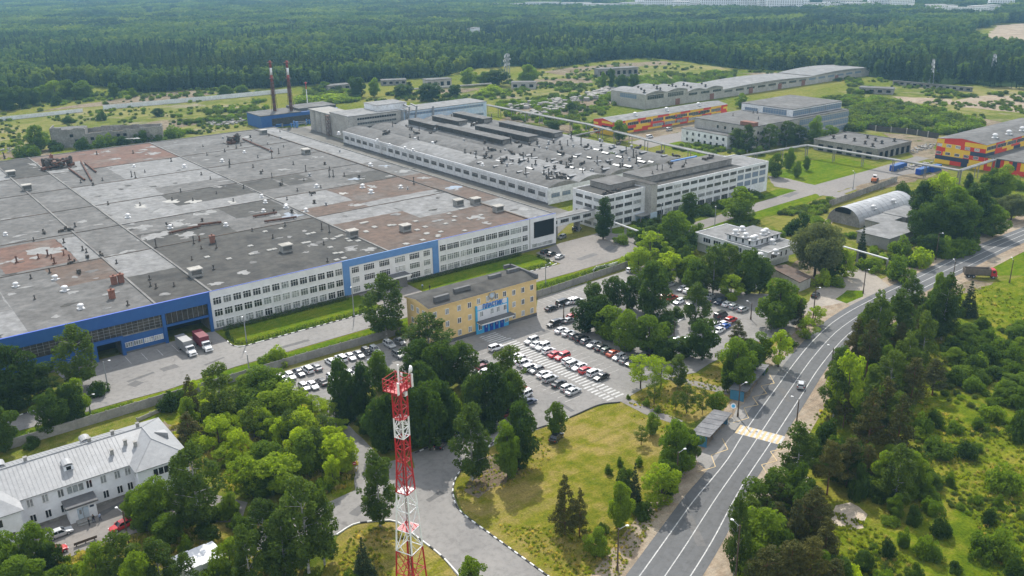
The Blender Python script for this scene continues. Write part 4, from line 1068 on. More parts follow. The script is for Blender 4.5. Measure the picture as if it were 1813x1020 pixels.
for i in range(5):
    z = 2.4 * i
    for y in (248.6, 250.4): m.tube((164.2, y, z), (164.2, y, z + 2.4), 0.18, seg=5); m.tube((162.4, y, z), (162.4, y, z + 2.4), 0.18, seg=5)
    m.tube((163.3, 248.6, z), (163.3, 250.4, z + 2.4), 0.14, seg=5); m.box(162.3, 164.3, 248.5, 250.5, z + 2.3, z + 2.45)
m.build('stair', MT['rust'], si)

# ------------------------------------------------------------------ boiler house and chimneys
bo = empty('boiler_house', 'low bright blue boiler house behind the two striped chimneys', 'boiler house', (168, 310, 0))
b = MB(); b.box(143, 196, 300, 322, 0, 7.6); b.build('wall', MT['blue'], bo)
b = MB(); b.box(142.8, 170, 299.8, 322.2, 7.6, 8.0); b.box(170, 196.2, 303, 322.2, 7.6, 9.4); b.build('roof', MT['roof_gray'], bo)
b = MB(); b.box(150, 194, 299.85, 300, 1.2, 5.5); b.build('glazing', MT['dark_glazing'], bo)
m = MB(); r_ = random.Random(3)
for k in range(18):
    x = r_.uniform(152, 186); y = r_.uniform(290, 298); m.tube((x, y, 0), (x, y, r_.uniform(1.5, 4)), 0.5, seg=7, mi=k % 2); m.tube((x, y, 2.2), (x + r_.uniform(-6, 6), y, 2.2), 0.3, seg=6, mi=(k + 1) % 2)
m.build('pipework', [MT['blue_pale'], MT['galv']], bo)
MT['chimney_red'] = surf('faded_red_steel', (0.30, 0.06, 0.05), (0.20, 0.06, 0.05), 0.4, 0.8)
def chimney(px, py, h, lab):
    p = at(px, py)
    t = empty('striped_chimney', lab, 'chimney', (p.x, p.y, 0), 0, 'striped chimneys by the boiler house')
    n = 9
    for k in range(n):
        z0, z1 = h * k / n, h * (k + 1) / n
        r0, r1 = 1.25 - 0.45 * k / n, 1.25 - 0.45 * (k + 1) / n
        m = MB(); mi = 1 if k == 7 else 0
        m.tube((p.x, p.y, z0), (p.x, p.y, z1), r0, r1, 14)
        m.build('band', MT['dirty_white'] if mi else MT['chimney_red'] if k > 5 else MT['rust'], t, True)
    m = MB()
    for z, w in ((h * 0.97, 1.9), (h * 0.72, 1.7), (h * 0.45, 1.6)): m.lathe([(w, z), (w, z + 0.25)], (p.x, p.y, 0), 12)
    m.tube((p.x - 1.2, p.y - 0.6, 0), (p.x - 0.9, p.y - 0.4, h), 0.12, seg=5)
    for a in range(4): m.tube((p.x + 2.6 * math.cos(a * 1.57), p.y + 2.6 * math.sin(a * 1.57), 0), (p.x + 0.9 * math.cos(a * 1.57), p.y + 0.9 * math.sin(a * 1.57), h * 0.72), 0.14, seg=5)
    m.build('platform', MT['rust'], t)
chimney(489, 218, 39, 'left one of two red and white steel chimneys beside the blue boiler house')
chimney(518, 218, 39, 'right one of two red and white steel chimneys beside the blue boiler house')
p = at(546, 200)
t = empty('antenna_mast', 'thin white mast with a red top beside the silos', 'mast', (p.x, p.y, 0))
m = MB(); m.tube((p.x, p.y, 0), (p.x, p.y, 16), 0.4, 0.28); m.build('pole', MT['white_paint'], t)
m = MB(); m.tube((p.x, p.y, 16), (p.x, p.y, 21), 0.28, 0.2); m.lathe([(0.9, 20), (0.9, 20.4)], (p.x, p.y, 0), 8); m.build('mast_top', MT['red_paint'], t)

# ------------------------------------------------------------------ red and yellow halls
def chequer_hall(name, lab, x0, x1, y0, y1, z, roofmat, faces, seed, group=None):
    r = random.Random(seed)
    t = empty(name, lab, 'hall', ((x0 + x1) / 2, (y0 + y1) / 2, 0), 0, group)
    b = MB(); b.box(x0, x1, y0, y1, 0, z); b.build('wall', MT['steel_gray'], t)
    cl = MB(); rows = 6
    for f in faces:
        L = (x1 - x0) if f == 'S' else (y1 - y0)
        for j in range(rows):
            za, zb = z * j / rows, z * (j + 1) / rows
            s = 0.0; k = r.randint(0, 1)
            while s < L - 0.01:
                w = min(r.choice((7.0, 9.0, 10.0, 12.0)), L - s)
                mi = 2 if (j in (1, 3) and r.random() < 0.42) else k % 2
                if f == 'S': cl.box(x0 + s, x0 + s + w, y0 - 0.12, y0, za, zb, mi)
                else: cl.box(x0 - 0.12, x0, y0 + s, y0 + s + w, za, zb, mi)
                s += w; k += 1
    cl.build('chequer_cladding', [MT['panel_red'], MT['panel_yellow'], MT['panel_navy']], t)
    rf = MB(); ym = (y0 + y1) / 2
    rf.face([(x0 - 0.4, y0 - 0.4, z), (x1 + 0.4, y0 - 0.4, z), (x1 + 0.4, ym, z + 1.5), (x0 - 0.4, ym, z + 1.5)])
    rf.face([(x0 - 0.4, ym, z + 1.5), (x1 + 0.4, ym, z + 1.5), (x1 + 0.4, y1 + 0.4, z), (x0 - 0.4, y1 + 0.4, z)])
    rf.face([(x0 - 0.1, y1, z), (x0 - 0.1, y0, z), (x0 - 0.1, ym, z + 1.4)], 1); rf.face([(x1 + 0.1, y0, z), (x1 + 0.1, y1, z), (x1 + 0.1, ym, z + 1.4)], 1)
    rf.build('roof', [MT[roofmat], MT['panel_red']], t)
    return t
h1 = chequer_hall('chequered_hall', 'long low hall clad in red and yellow panels beyond the workshop roof and pipe rack', 287, 388, 138, 154, 7.6, 'roof_light', ('S', 'W'), 4)
for k in range(9):
    window(h1, 293 + k * 10.5, 137.88, 4.3, 'S', 'far_wide', 'dark_glass')
    if k > 2: window(h1, 293 + k * 10.5, 137.88, 1.2, 'S', 'far_wide', 'curtain_glass')
for x in (310, 337, 366): roof_item(h1, 'white_fan', x, 143, 8.3, s=1.6)
h2 = chequer_hall('chequered_hall', 'tall grey roofed hall clad in red and yellow panels at the right edge', 353, 440, -42.5, -19, 11.8, 'roof_gray', ('S', 'W'), 9)
for k in range(5):
    window(h2, 352.88, -38.5 + 4.5 * k, 8.2, 'W', 'low', 'curtain_glass'); window(h2, 352.88, -38.5 + 4.5 * k, 4.4, 'W', 'low', 'dark_glass')
for k in range(7): window(h2, 358 + 10 * k, -42.62, 9.0, 'S', 'far_wide', 'dark_glass')
b = MB(); b.box(352.8, 352.88, -35, -32, 0, 4.0); b.build('gate', MT['panel_navy'], h2)
b = MB(); b.box(353, 440, -62, -42.7, 0, 6.0); b.build('annexe', MT['panel_red'], h2)
b = MB(); b.box(352.7, 440, -62.3, -42.75, 6.0, 6.4); b.build('annexe_roof', MT['roof_gray'], h2)
b = MB()
for k in range(5): b.box(356 + 14 * k, 362 + 14 * k, -62.12, -62.0, 0.0 if k % 2 else 3.0, 3.0 if k % 2 else 6.0, k % 2)
for k in range(5): b.box(352.88, 353, -61 + 3.7 * k, -59 + 3.7 * k, 2.2, 6.0, k % 2)
b.build('annexe_panels', [MT['panel_yellow'], MT['panel_navy']], h2)
for x in (370, 384, 398, 412): roof_item(h2, 'white_fan', x, -38, 12.4, s=1.6)

# ------------------------------------------------------------------ old half-empty works
ow = empty('old_works', 'abandoned pale concrete works with dark window openings and a red patch on its roof', 'old factory', (350, 70, 0))
b = MB(); b.box(310, 396, 57, 97, 0, 12.4); b.build('wall', MT['pale_concrete'], ow)
b = MB(); b.box(303, 310, 68, 100, 0, 7.2); b.build('annexe', MT['dirty_white'], ow)
b = MB(); b.box(350, 396, 62, 97, 12.5, 16.6); b.build('upper_storey', MT['dirty_white'], ow)
for k in range(5):
    for z in (9.0,): window(ow, 310, 60.5 + 5.0 * k, z, 'W', 'far_square', 'dark_glass')
b = MB(); b.box(309.8, 349.9, 56.8, 97.2, 12.4, 12.7); b.box(350, 396.2, 56.8, 61.9, 12.4, 12.7); b.box(302.8, 310, 67.8, 100.2, 7.2, 7.4); b.box(349.8, 396.2, 61.8, 97.2, 16.6, 16.9); b.build('roof', MT['roof_gray'], ow)
b = MB(); b.box(310.2, 314, 57.3, 66, 12.7, 14.6); b.build('brick_house', MT['panel_red'] if False else MT['brick'], ow)
for k in range(9):
    for z in (1.2, 4.6, 8.2): window(ow, 314 + 4.0 * k, 57, z, 'S', 'far_square', 'dark_glass')
for k in range(7):
    for z in (1.0, 4.3): window(ow, 303, 70.5 + 4.2 * k, z, 'W', 'far_square', 'dark_glass')
for k in range(3):
    for z in (1.2, 4.9, 8.6): window(ow, 357.5 + 15.5 * k, 57, z, 'S', 'glass_bay', 'blue_glass')
    window(ow, 358 + 14.8 * k, 62, 13.0, 'S', 'glass_bay', 'blue_glass')
window(ow, 350, 74, 13.0, 'W', 'glass_bay', 'blue_glass'); window(ow, 350, 90, 13.0, 'W', 'far_wide', 'blue_glass')
for k in range(6): roof_item(ow, 'stack', RR.uniform(315, 348), RR.uniform(60, 95), 12.7)

# ------------------------------------------------------------------ long row of sheds far right
ls = empty('shed_row', 'very long low row of grey vaulted sheds stepping down to the right before the forest', 'sheds', (480, 208, 0))
for (x0, x1, z, vaults) in ((370, 412, 9.8, 2), (412, 450, 7.8, 2), (450, 560, 5.8, 1), (560, 640, 6.4, 1)):
    b = MB(); b.box(x0, x1, 193, 226, 0, z); b.build('wall', MT['pale_concrete'], ls)
    b = MB(); w = (x1 - x0) / vaults
    for v in range(vaults):
        pr = [(x0 + w * (v + k / 10), z + 0.02 + (1.6 * math.sin(math.pi * k / 10))) for k in range(11)]
        for (xa, za), (xb, zb2) in zip(pr, pr[1:]): b.face([(xa, 192.6, za), (xb, 192.6, zb2), (xb, 226.4, zb2), (xa, 226.4, za)])
        b.face([(x, 192.6, q) for x, q in reversed(pr)], 1); b.face([(x, 226.4, q) for x, q in pr], 1)
    b.build('roof', [MT['roof_light'], MT['old_concrete']], ls)
for x in (380, 400): window(ls, x, 193, 6.0, 'S', 'glass_bay', 'dark_glass')
window(ls, 370, 209, 6.0, 'W', 'glass_bay', 'blue_glass')
for k in range(17): window(ls, 418 + 12.8 * k, 193, 3.3 if k > 2 else 5.0, 'S', 'far_wide', 'dark_glass' if k < 11 else 'blue_glass')
b = MB()
for x in (400, 436, 480, 515, 545, 590): b.box(x, x + 4.5, 192.85, 193, 0, 4.2)
b.build('gate', MT['brick'], ls)
for k in range(14): roof_item(ls, 'dark_fan', 373 + 5.2 * k, 197 + (k % 3) * 8, 10.6 if k < 8 else 8.6, s=1.7)

fr = empty('flat_roofed_shed', 'single storey grey flat roofed building with roof vents behind the pipe rack', 'shed', (355, 20, 0))
b = MB(); b.box(337, 368, 2, 38.5, 0, 5.2); b.build('wall', MT['old_concrete'], fr)
b = MB(); parapet(b, 336.8, 368.2, 1.8, 38.7, 5.2, 5.7); b.build('parapet', MT['old_concrete'], fr)
b = MB(); b.box(337.1, 367.9, 2.1, 38.4, 5.2, 5.3); b.build('roof', MT['roof_gray'], fr)
b = MB()
for k in range(6):
    b = MB(); b.box(336.9, 337, 5 + 5.5 * k, 8 + 5.5 * k, 0.2, 3.4); b.build('doorway', MT['dark_hole'], fr)
    b = MB(); b.box(339 + 5 * k, 341.6 + 5 * k, 1.9, 2, 0.2, 3.6); b.build('doorway', MT['dark_hole'], fr)
for x, y in ((342, 8), (345, 14), (348, 22), (352, 30), (352, 9), (356, 15), (360, 22), (362, 8), (346, 33)): roof_item(fr, 'dark_fan', x, y, 5.3, s=1.5)
# ------------------------------------------------------------------ yellow entrance building
pl = empty('entrance_building', 'three storey yellow building with a blue and white entrance bay facing the car park', 'entrance building', (58, -45, 0))
PX0, PX1, PY0, PY1, PZ = 40.5, 76.3, -50.3, -39.2, 11.3
b = MB(); b.box(PX0, PX1, PY0, PY1, 0, PZ); b.build('wall', MT['yellow_wall'], pl)
b = MB(); b.box(PX0 - 0.12, PX1 + 0.1, PY0 - 0.14, PY0, 0, 1.0); b.box(PX0 - 0.12, PX0, PY0, PY1, 0, 1.0); b.build('plinth', MT['plinth'], pl)
b = MB()
ym = (PY0 + PY1) / 2
b.face([(PX0 - 0.5, PY0 - 0.5, PZ + 0.05), (PX1 + 0.4, PY0 - 0.5, PZ + 0.05), (PX1 + 0.4, ym, PZ + 0.9), (PX0 - 0.5, ym, PZ + 0.9)])
b.face([(PX0 - 0.5, ym, PZ + 0.9), (PX1 + 0.4, ym, PZ + 0.9), (PX1 + 0.4, PY1 + 0.5, PZ + 0.05), (PX0 - 0.5, PY1 + 0.5, PZ + 0.05)])
b.face([(PX0 - 0.5, PY1 + 0.5, PZ + 0.05), (PX0 - 0.5, PY0 - 0.5, PZ + 0.05), (PX0 - 0.5, ym, PZ + 0.9)], 1); b.face([(PX1 + 0.4, PY0 - 0.5, PZ + 0.05), (PX1 + 0.4, PY1 + 0.5, PZ + 0.05), (PX1 + 0.4, ym, PZ + 0.9)], 1)
b.box(PX0 - 0.5, PX1 + 0.4, PY0 - 0.5, PY1 + 0.5, PZ - 0.2, PZ + 0.03, 1)
b.build('roof', [MT['roof_dark'], MT['yellow_wall']], pl)
for x, y, w in ((43.5, -48.6, 4.6), (51.0, -46.8, 5.2), (64.5, -44.2, 4.2), (71.5, -43.6, 4.2)):
    b = MB(); b.box(x, x + w, y, y + 0.9, PZ + 0.1, PZ + 1.7); b.build('chimney_block', MT['plinth'], pl)
b = MB(); b.box(PX1 - 0.2, PX1 + 0.4, PY0 - 0.4, PY1 + 1.2, PZ + 0.2, PZ + 1.3); b.box(74, PX1 + 0.4, PY1 + 0.5, PY1 + 1.2, PZ + 0.2, PZ + 1.3)
b.build('roof_upstand', MT['plinth'], pl)
b = MB(); b.box(55, 66, PY0 - 0.45, PY0, 0.0, 3.5); b.box(55, 55.5, PY0 - 0.45, PY0, 3.5, 8.2); b.box(65.5, 66, PY0 - 0.45, PY0, 3.5, 8.2); b.box(55.5, 65.5, PY0 - 0.45, PY0, 6.75, 7.0)
b.build('entrance_bay', MT['sky_blue'], pl)
b = MB(); b.box(55.5, 65.5, PY0 - 0.4, PY0, 3.5, 6.75); b.box(55.5, 65.5, PY0 - 0.4, PY0, 7.0, 8.2); b.build('white_panel', MT['white_wall'], pl)
b = MB(); b.box(55.2, 66.4, PY0 - 2.6, PY0 - 0.45, 3.3, 3.75); b.build('canopy', MT['frame_white'], pl)
b = MB(); b.box(55.0, 66.6, PY0 - 2.7, PY0 - 0.45, 3.75, 3.9); b.build('canopy_roof', MT['plinth'], pl)
for x in (58.2, 60.0, 61.8, 63.6):
    b = MB(); b.box(x - 0.6, x + 0.6, PY0 - 0.55, PY0 - 0.45, 0.15, 2.7); d = b.build('door', MT['deep_blue'], pl)
    b = MB(); b.box(x - 0.15, x + 0.15, PY0 - 0.58, PY0 - 0.55, 1.4, 2.0); b.build('door_pane', MT['curtain_glass'], d)
for z in (1.3, 4.75, 8.25):
    for x in (42.2, 46.0, 49.8, 53.2, 68.2, 71.4, 74.6):
        window(pl, x, PY0, z, 'S', 'yellow', pale=0.55)
    for y in (-47.6, -44.8, -42.0): window(pl, PX0, y, z, 'W', 'yellow', pale=0.55)
for x in (57.0, 60.5, 62.6, 65.0): window(pl, x - 0.2, PY0 - (0.4 if x < 66 else 0), 4.9, 'S', 'yellow', pale=0.55)
for x in (56.2, 59.3, 62.2, 65.0): window(pl, x, PY0, 8.6, 'S', 'yellow', pale=0.55)
window(pl, 56.2, PY0 - 0.45, 1.2, 'S', 'yellow'); window(pl, 65.2, PY0 - 0.45, 1.2, 'S', 'yellow')
fc = bpy.data.curves.new('sign_lettering', 'FONT')
fc.body = "ПЛАСТИК"
fc.size = 1.75; fc.extrude = 0.08; fc.align_x = 'CENTER'; fc.offset = 0.035
fo = bpy.data.objects.new('sign_lettering', fc); COL.objects.link(fo); fc.materials.append(MT['letter_blue'])
fm = bpy.data.meshes.new_from_object(fo.evaluated_get(bpy.context.evaluated_depsgraph_get())); bpy.data.objects.remove(fo)
fo = link('sign_lettering', fm)
fo.parent = pl; fo.location = (60.5 - 58, PY0 - 0.62 + 45, 7.15); fo.rotation_euler = (math.pi / 2, 0, 0); fo.scale = (0.78, 1.0, 1.0)
b = MB()
for k in range(3): b.box(58.5 + 2 * k, 58.6 + 2 * k, PY0 - 0.56, PY0 - 0.4, 7.1, 8.1)
b.build('sign_bracket', MT['steel_gray'], pl)
b = MB()
for k in range(16):
    a, c = 2 * math.pi * k / 16, 2 * math.pi * (k + 1) / 16
    for r0, r1, mi in ((0.95, 1.2, 0), (0.0, 0.78, 1)):
        q = [(60.7 + r * math.cos(t), PY0 - 0.12, 10.1 + r * math.sin(t)) for r, t in ((r0, a), (r1, a), (r1, c), (r0, c))]
        b.face(q if r0 else q[:1] + q[1:3], mi)
    if k % 2 == 0: b.obox((60.7 + 1.3 * math.cos(a), PY0 - 0.1, 10.1 + 1.3 * math.sin(a)), (0.12, 0.05, 0.12), 0, 0)
b.build('round_emblem', [MT['steel_gray'], MT['pale_blue']], pl)

# ------------------------------------------------------------------ white two-storey house with metal roof
wh = empty('white_house', 'two storey white house with pale metal roof, porch and dormers at lower left', 'house', (-50, -66, 0))
E_, RZ = 6.7, 9.6
b = MB()
b.prism([(-76, -72), (-70, -72), (-70, -75.6), (-60.6, -75.6), (-60.6, -72), (-40.8, -72), (-40.8, -75.6), (-31.4, -75.6), (-31.4, -57.4), (-76, -57.4)], 0, E_)
b.build('wall', MT['white_plaster'], wh)
W0 = -80.0; e0 = E_ - 0.05
def F(*p): return [Vector(q) for q in p]
ov = 0.5
faces = [F((W0, -57 + ov, e0), (W0, -64.5, RZ), (-36.2, -64.5, RZ), (-31.4 + ov, -57 + ov, e0)),
         F((-31.4 + ov, -57 + ov, e0), (-36.2, -64.5, RZ), (-36.2, -70.4, RZ), (-31.4 + ov, -75.6 - ov, e0)),
         F((-31.4 + ov, -75.6 - ov, e0), (-36.2, -70.4, RZ), (-40.8 - ov, -75.6 - ov, e0)),
         F((-40.8 - ov, -75.6 - ov, e0), (-36.2, -70.4, RZ), (-36.2, -64.5, RZ), (-40.8 - ov, -72 - ov, e0)),
         F((-40.8 - ov, -72 - ov, e0), (-36.2, -64.5, RZ), (-65.3, -64.5, RZ), (-60.6 + ov, -72 - ov, e0)),
         F((-60.6 + ov, -72 - ov, e0), (-65.3, -64.5, RZ), (-65.3, -70.4, RZ), (-60.6 + ov, -75.6 - ov, e0)),
         F((-60.6 + ov, -75.6 - ov, e0), (-65.3, -70.4, RZ), (-70 - ov, -75.6 - ov, e0)),
         F((-70 - ov, -75.6 - ov, e0), (-65.3, -70.4, RZ), (-65.3, -64.5, RZ), (-70 - ov, -72 - ov, e0)),
         F((-70 - ov, -72 - ov, e0), (-65.3, -64.5, RZ), (W0, -64.5, RZ), (W0, -72 - ov, e0))]
b = MB()
for f in faces:
    n = (f[1] - f[0]).cross(f[2] - f[0])
    if n.z < 0: f.reverse()
    b.face(f)
b.prism([(W0, -72.45), (-70.45, -72.45), (-70.45, -76.05), (-60.15, -76.05), (-60.15, -72.45), (-41.25, -72.45), (-41.25, -76.05), (-30.95, -76.05), (-30.95, -56.55), (W0, -56.55)], E_ - 0.22, E_ - 0.07)
b.build('roof', MT['metal_roof_white'], wh)
b = MB()
for k in range(52):
    x = -76.0 + 0.72 * k
    if x < -41: b.tube((x, -72.4, e0 + 0.05), (x, -64.55, RZ + 0.03), 0.035, seg=4)
    if x < -37: b.tube((x, -56.6, e0 + 0.05), (x, -64.45, RZ + 0.03), 0.035, seg=4)
b.tube((W0, -64.5, RZ + 0.05), (-36.2, -64.5, RZ + 0.05), 0.1, seg=6)
for q in (((-36.2, -64.5), (-36.2, -70.4)), ): b.tube((q[0][0], q[0][1], RZ + 0.05), (q[1][0], q[1][1], RZ + 0.05), 0.1, seg=6)
for (x, y) in ((-30.95, -56.55), (-30.95, -76.05), (-41.25, -76.05)): b.tube((x, y, e0 + 0.03), (-36.2, -64.5 if y > -60 else -70.4, RZ + 0.03), 0.07, seg=5)
b.build('roof_seam', MT['metal_roof_white'], wh)
b = MB(); 
for (x0, x1) in ((-60.55, -40.85),): b.box(x0, x1, -72.12, -72.0, 0, 0.7)
b.box(-40.9, -31.3, -75.75, -75.6, 0, 0.7); b.box(-70, -60.6, -75.75, -75.6, 0, 0.7)
b.build('plinth', MT['old_concrete'], wh)
def dormer(x, y, south):
    z = RZ - abs(y + 64.5) * (RZ - e0) / 7.9
    s = -1 if south else 1
    m = MB()
    m.box(x - 0.8, x + 0.8, min(y, y - s * 1.9), max(y, y - s * 1.9), z - 0.3, z + 0.9)
    d = m.build('dormer', MT['white_plaster'], wh)
    m = MB()
    for k in range(6):
        t0, t1 = math.pi * k / 6, math.pi * (k + 1) / 6
        m.face([(x - 1.0 * math.cos(t0), y + s * 0.25, z + 0.9 + 0.6 * math.sin(t0)), (x - 1.0 * math.cos(t1), y + s * 0.25, z + 0.9 + 0.6 * math.sin(t1)), (x - 1.0 * math.cos(t1), y - s * 2.2, z + 0.9 + 0.6 * math.sin(t1)), (x - 1.0 * math.cos(t0), y - s * 2.2, z + 0.9 + 0.6 * math.sin(t0))])
    m.build('dormer_roof', MT['metal_roof_white'], d)
    m = MB(); m.box(x - 0.4, x + 0.4, min(y, y + s * 0.04), max(y, y + s * 0.04), z + 0.1, z + 0.8); m.build('dormer_opening', MT['dark_hole'], d)
dormer(-51.0, -69.3, True); dormer(-46.0, -59.6, False); dormer(-61, -59.6, False)
m = MB(); m.prism([(-34.6, -66.8), (-32.6, -66.8), (-32.6, -68.8)], 7.0, 8.9); m.build('roof_hatch', MT['metal_roof_white'], wh)
for x, y in ((-36.6, -63.0), (-41.5, -63.6), (-45.8, -63.8), (-57, -63.8), (-40.3, -67.5), (-38.8, -68.6), (-43.2, -68.8), (-64, -63.8)):
    z = RZ - abs(y + 64.5) * 0.36
    m = MB(); m.box(x - 0.28, x + 0.28, y - 0.28, y + 0.28, z - 0.4, z + 0.9); m.box(x - 0.36, x + 0.36, y - 0.36, y + 0.36, z + 0.9, z + 1.02); m.build('chimney', MT['concrete'], wh)
for x in (-58.6, -56.1, -53.5, -48.6, -46.1, -43.6, -41.7):
    window(wh, x, -72.0, 4.4, 'S', 'house', pale=0.4)
    if not (-53.4 < x < -49): window(wh, x, -72.0, 1.2, 'S', 'house', pale=0.1)
window(wh, -51.0, -72.0, 4.4, 'S', 'house_triple'); window(wh, -36.6, -75.6, 4.3, 'S', 'house_triple', 'dark_glass'); window(wh, -65.0, -75.6, 4.3, 'S', 'house_triple', 'dark_glass')
window(wh, -33.3, -75.6, 1.3, 'S', 'house', 'dark_glass'); window(wh, -62.5, -75.6, 1.2, 'S', 'house', 'dark_glass'); window(wh, -38.5, -75.6, 1.2, 'S', 'house', 'dark_glass')
window(wh, -40.8, -73.8, 4.4, 'W', 'house', pale=0.2); window(wh, -67.5, -75.6, 1.2, 'S', 'house', 'dark_glass')
m = MB(); m.box(-53.3, -48.6, -75.0, -72.0, 0, 3.3); pch = m.build('porch', MT['white_plaster'], wh)
m = MB(); m.box(-53.7, -48.2, -75.6, -72.05, 3.3, 3.65); m.build('porch_roof', MT['plinth'], pch)
m = MB(); m.box(-51.9, -50.0, -75.08, -75.0, 0.5, 2.7); m.build('door', MT['pale_blue'], pch)
m = MB(); m.box(-51.0, -50.9, -75.12, -75.08, 0.5, 2.7); m.box(-51.6, -51.2, -75.11, -75.08, 1.5, 2.4); m.build('door_leaf_edge', MT['steel_gray'], pch)
m = MB(); m.box(-49.7, -49.0, -75.06, -75.0, 2.2, 2.6); m.build('name_plate', MT['panel_navy'], pch)
m = MB(); m.box(-52.4, -49.6, -76.4, -75.0, 0, 0.45); m.box(-52.4, -49.6, -76.9, -76.4, 0, 0.22); m.build('step', MT['concrete'], pch)

# ------------------------------------------------------------------ canteen, hangar, sheds, ruin
ca = empty('canteen_building', 'low pale building with white fans on its flat roof behind the car park trees', 'canteen', (165, -54, 0))
b = MB(); b.box(157, 173, -68.5, -38.5, 3.2, 6.4); b.box(158, 172, -66.0, -38.6, 0, 3.2); b.build('wall', MT['dirty_white'], ca)
b = MB(); parapet(b, 156.8, 173.2, -68.7, -38.3, 6.4, 6.7, 0.25); b.build('parapet', MT['dirty_white'], ca)
b = MB(); b.box(157.05, 172.95, -68.45, -38.55, 6.4, 6.5); b.build('roof', MT['roof_light'], ca)
b = MB(); b.box(158.5, 172.6, -61.5, -50.5, 6.5, 8.4); b.build('roof_house', MT['dirty_white'], ca)
b = MB(); b.box(158.0, 172.9, -62.0, -50.0, 8.4, 8.65); b.build('roof_house_roof', MT['roof_light'], ca)
for k in range(5): window(ca, 160.2 + 2.7 * k, -61.5, 6.8, 'S', 'canteen_narrow', 'dark_glass')
for k in range(4): window(ca, 158.5, -60.0 + 2.7 * k, 6.8, 'W', 'canteen_narrow', 'dark_glass')
window(ca, 160.2, -68.5, 4.0, 'S', 'canteen', 'dark_glass'); window(ca, 164.0, -68.5, 3.8, 'S', 'canteen_narrow', 'dark_glass'); window(ca, 166.6, -68.5, 3.8, 'S', 'canteen_narrow', 'dark_glass')
for k in range(6): window(ca, 157, -65.5 + 4.4 * k, 4.0, 'W', 'canteen', 'dark_glass')
for k in range(5): window(ca, 158, -64.0 + 5 * k, 0.9, 'W', 'canteen', 'blue_glass')
for px, py in ((1302, 416), (1320, 422), (1332, 428), (1337, 426), (1314, 410), (1351, 417), (1356, 414), (1368, 422), (1374, 440), (1347, 446)):
    p = at(px, py, 8.3); roof_item(ca, 'white_fan', p.x, p.y, 8.65 if -62 < p.y < -50 and p.x < 172.6 else 6.5, s=1.25)
sh18 = empty('brown_roofed_shed', 'low shed with a rusty brown flat roof beside the canteen', 'shed', (154, -80, 0))
q0, q1, q2, q3 = at(1363, 472, 3.4), at(1416, 500, 3.4), at(1437, 490, 3.4), at(1392, 468, 3.4)
b = MB(); b.prism([(q0.x + .4, q0.y), (q1.x, q1.y + .4), (q2.x - .4, q2.y), (q3.x, q3.y - .4)], 0, 3.1); b.build('wall', MT['pale_concrete'], sh18)
b = MB(); b.prism([q0.xy, q1.xy, q2.xy, q3.xy], 3.1, 3.4); b.build('roof', MT['roof_brown'], sh18)

ha = empty('arched_hangar', 'pale grey round topped sheet metal hangar beside low flat roofed sheds', 'hangar', (243, -53, 0))
b = MB(); hx0, hx1, hy, hr, hh = 224.0, 262.5, -52.8, 7.0, 6.6
pr = [(hy - hr * math.cos(math.pi * k / 16), hh * math.sin(math.pi * k / 16)) for k in range(17)]
for (ya, za), (yb, zb2) in zip(pr, pr[1:]):
    for s in range(11):
        xa, xb = hx0 + (hx1 - hx0) * s / 11, hx0 + (hx1 - hx0) * (s + 1) / 11
        b.face([(xa, ya, za), (xb, ya, za), (xb, yb, zb2), (xa, yb, zb2)], 0)
b.build('shell', MT['hangar'], ha)
for s in range(12):
    b = MB(); x = hx0 + (hx1 - hx0) * s / 11
    for (ya, za), (yb, zb2) in zip(pr, pr[1:]): b.tube((x, ya, za), (x, yb, zb2), 0.09, seg=5, caps=False)
    b.build('rib', MT['hangar'], ha)
b = MB(); b.face([(hx0 + 0.2, y, z) for y, z in pr][::-1]); b.face([(hx1 - 0.2, y, z) for y, z in pr]); b.build('end_wall', MT['old_concrete'], ha)
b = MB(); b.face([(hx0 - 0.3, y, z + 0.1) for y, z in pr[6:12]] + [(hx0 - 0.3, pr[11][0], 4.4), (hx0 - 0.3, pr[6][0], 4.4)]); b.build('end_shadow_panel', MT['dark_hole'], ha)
for x in (236, 250): roof_item(ha, 'white_fan', x, hy - 4.5, 4.8, s=1.2)
for nm, (x0, x1, y0, y1, z), lab in (('a', (207, 229, -81, -69, 4.0), 'wide low shed with flat felt roof, nearest the road beside the arched hangar'),
                                     ('b', (224, 236, -68.5, -61.5, 3.6), 'small flat roofed shed squeezed between the arched hangar and the wide felt roofed shed'),
                                     ('c', (237, 252, -70, -61, 3.8), 'flat roofed shed at the far right end beside the arched hangar')):
    t = empty('flat_shed', lab, 'shed', ((x0 + x1) / 2, (y0 + y1) / 2, 0), 0, 'flat sheds by the hangar')
    b = MB(); b.box(x0, x1, y0, y1, 0, z); b.build('wall', MT['concrete'], t)
    b = MB(); b.box(x0 - 0.4, x1 + 0.4, y0 - 0.4, y1 + 0.4, z, z + 0.25); b.build('roof', MT['roof_light'], t)
    b = MB()
    for k in range(int((x1 - x0) / 4)): b.box(x0 + 1 + 4 * k, x0 + 3.6 + 4 * k, y0 - 0.06, y0, 0.1, 2.6)
    b.build('garage_door', MT['steel_gray'], t)
wsd = empty('small_white_shed', 'small white shed with a ridged roof half hidden under birches at the bottom left', 'shed', (-38.5, -100, 0))
p = at(352, 985, 3); a_ = 0.1
b = MB(); b.obox((p.x, p.y, 1.4), (3.4, 2.2, 1.4), a_); b.build('wall', MT['white_plaster'], wsd)
b = MB()
for k in range(5): b.obox((p.x - 2.8 + 1.4 * k, p.y, 2.95 + 0.05 * (k % 2)), (0.72, 2.6, 0.12), a_)
b.build('roof', MT['white_wall'], wsd)

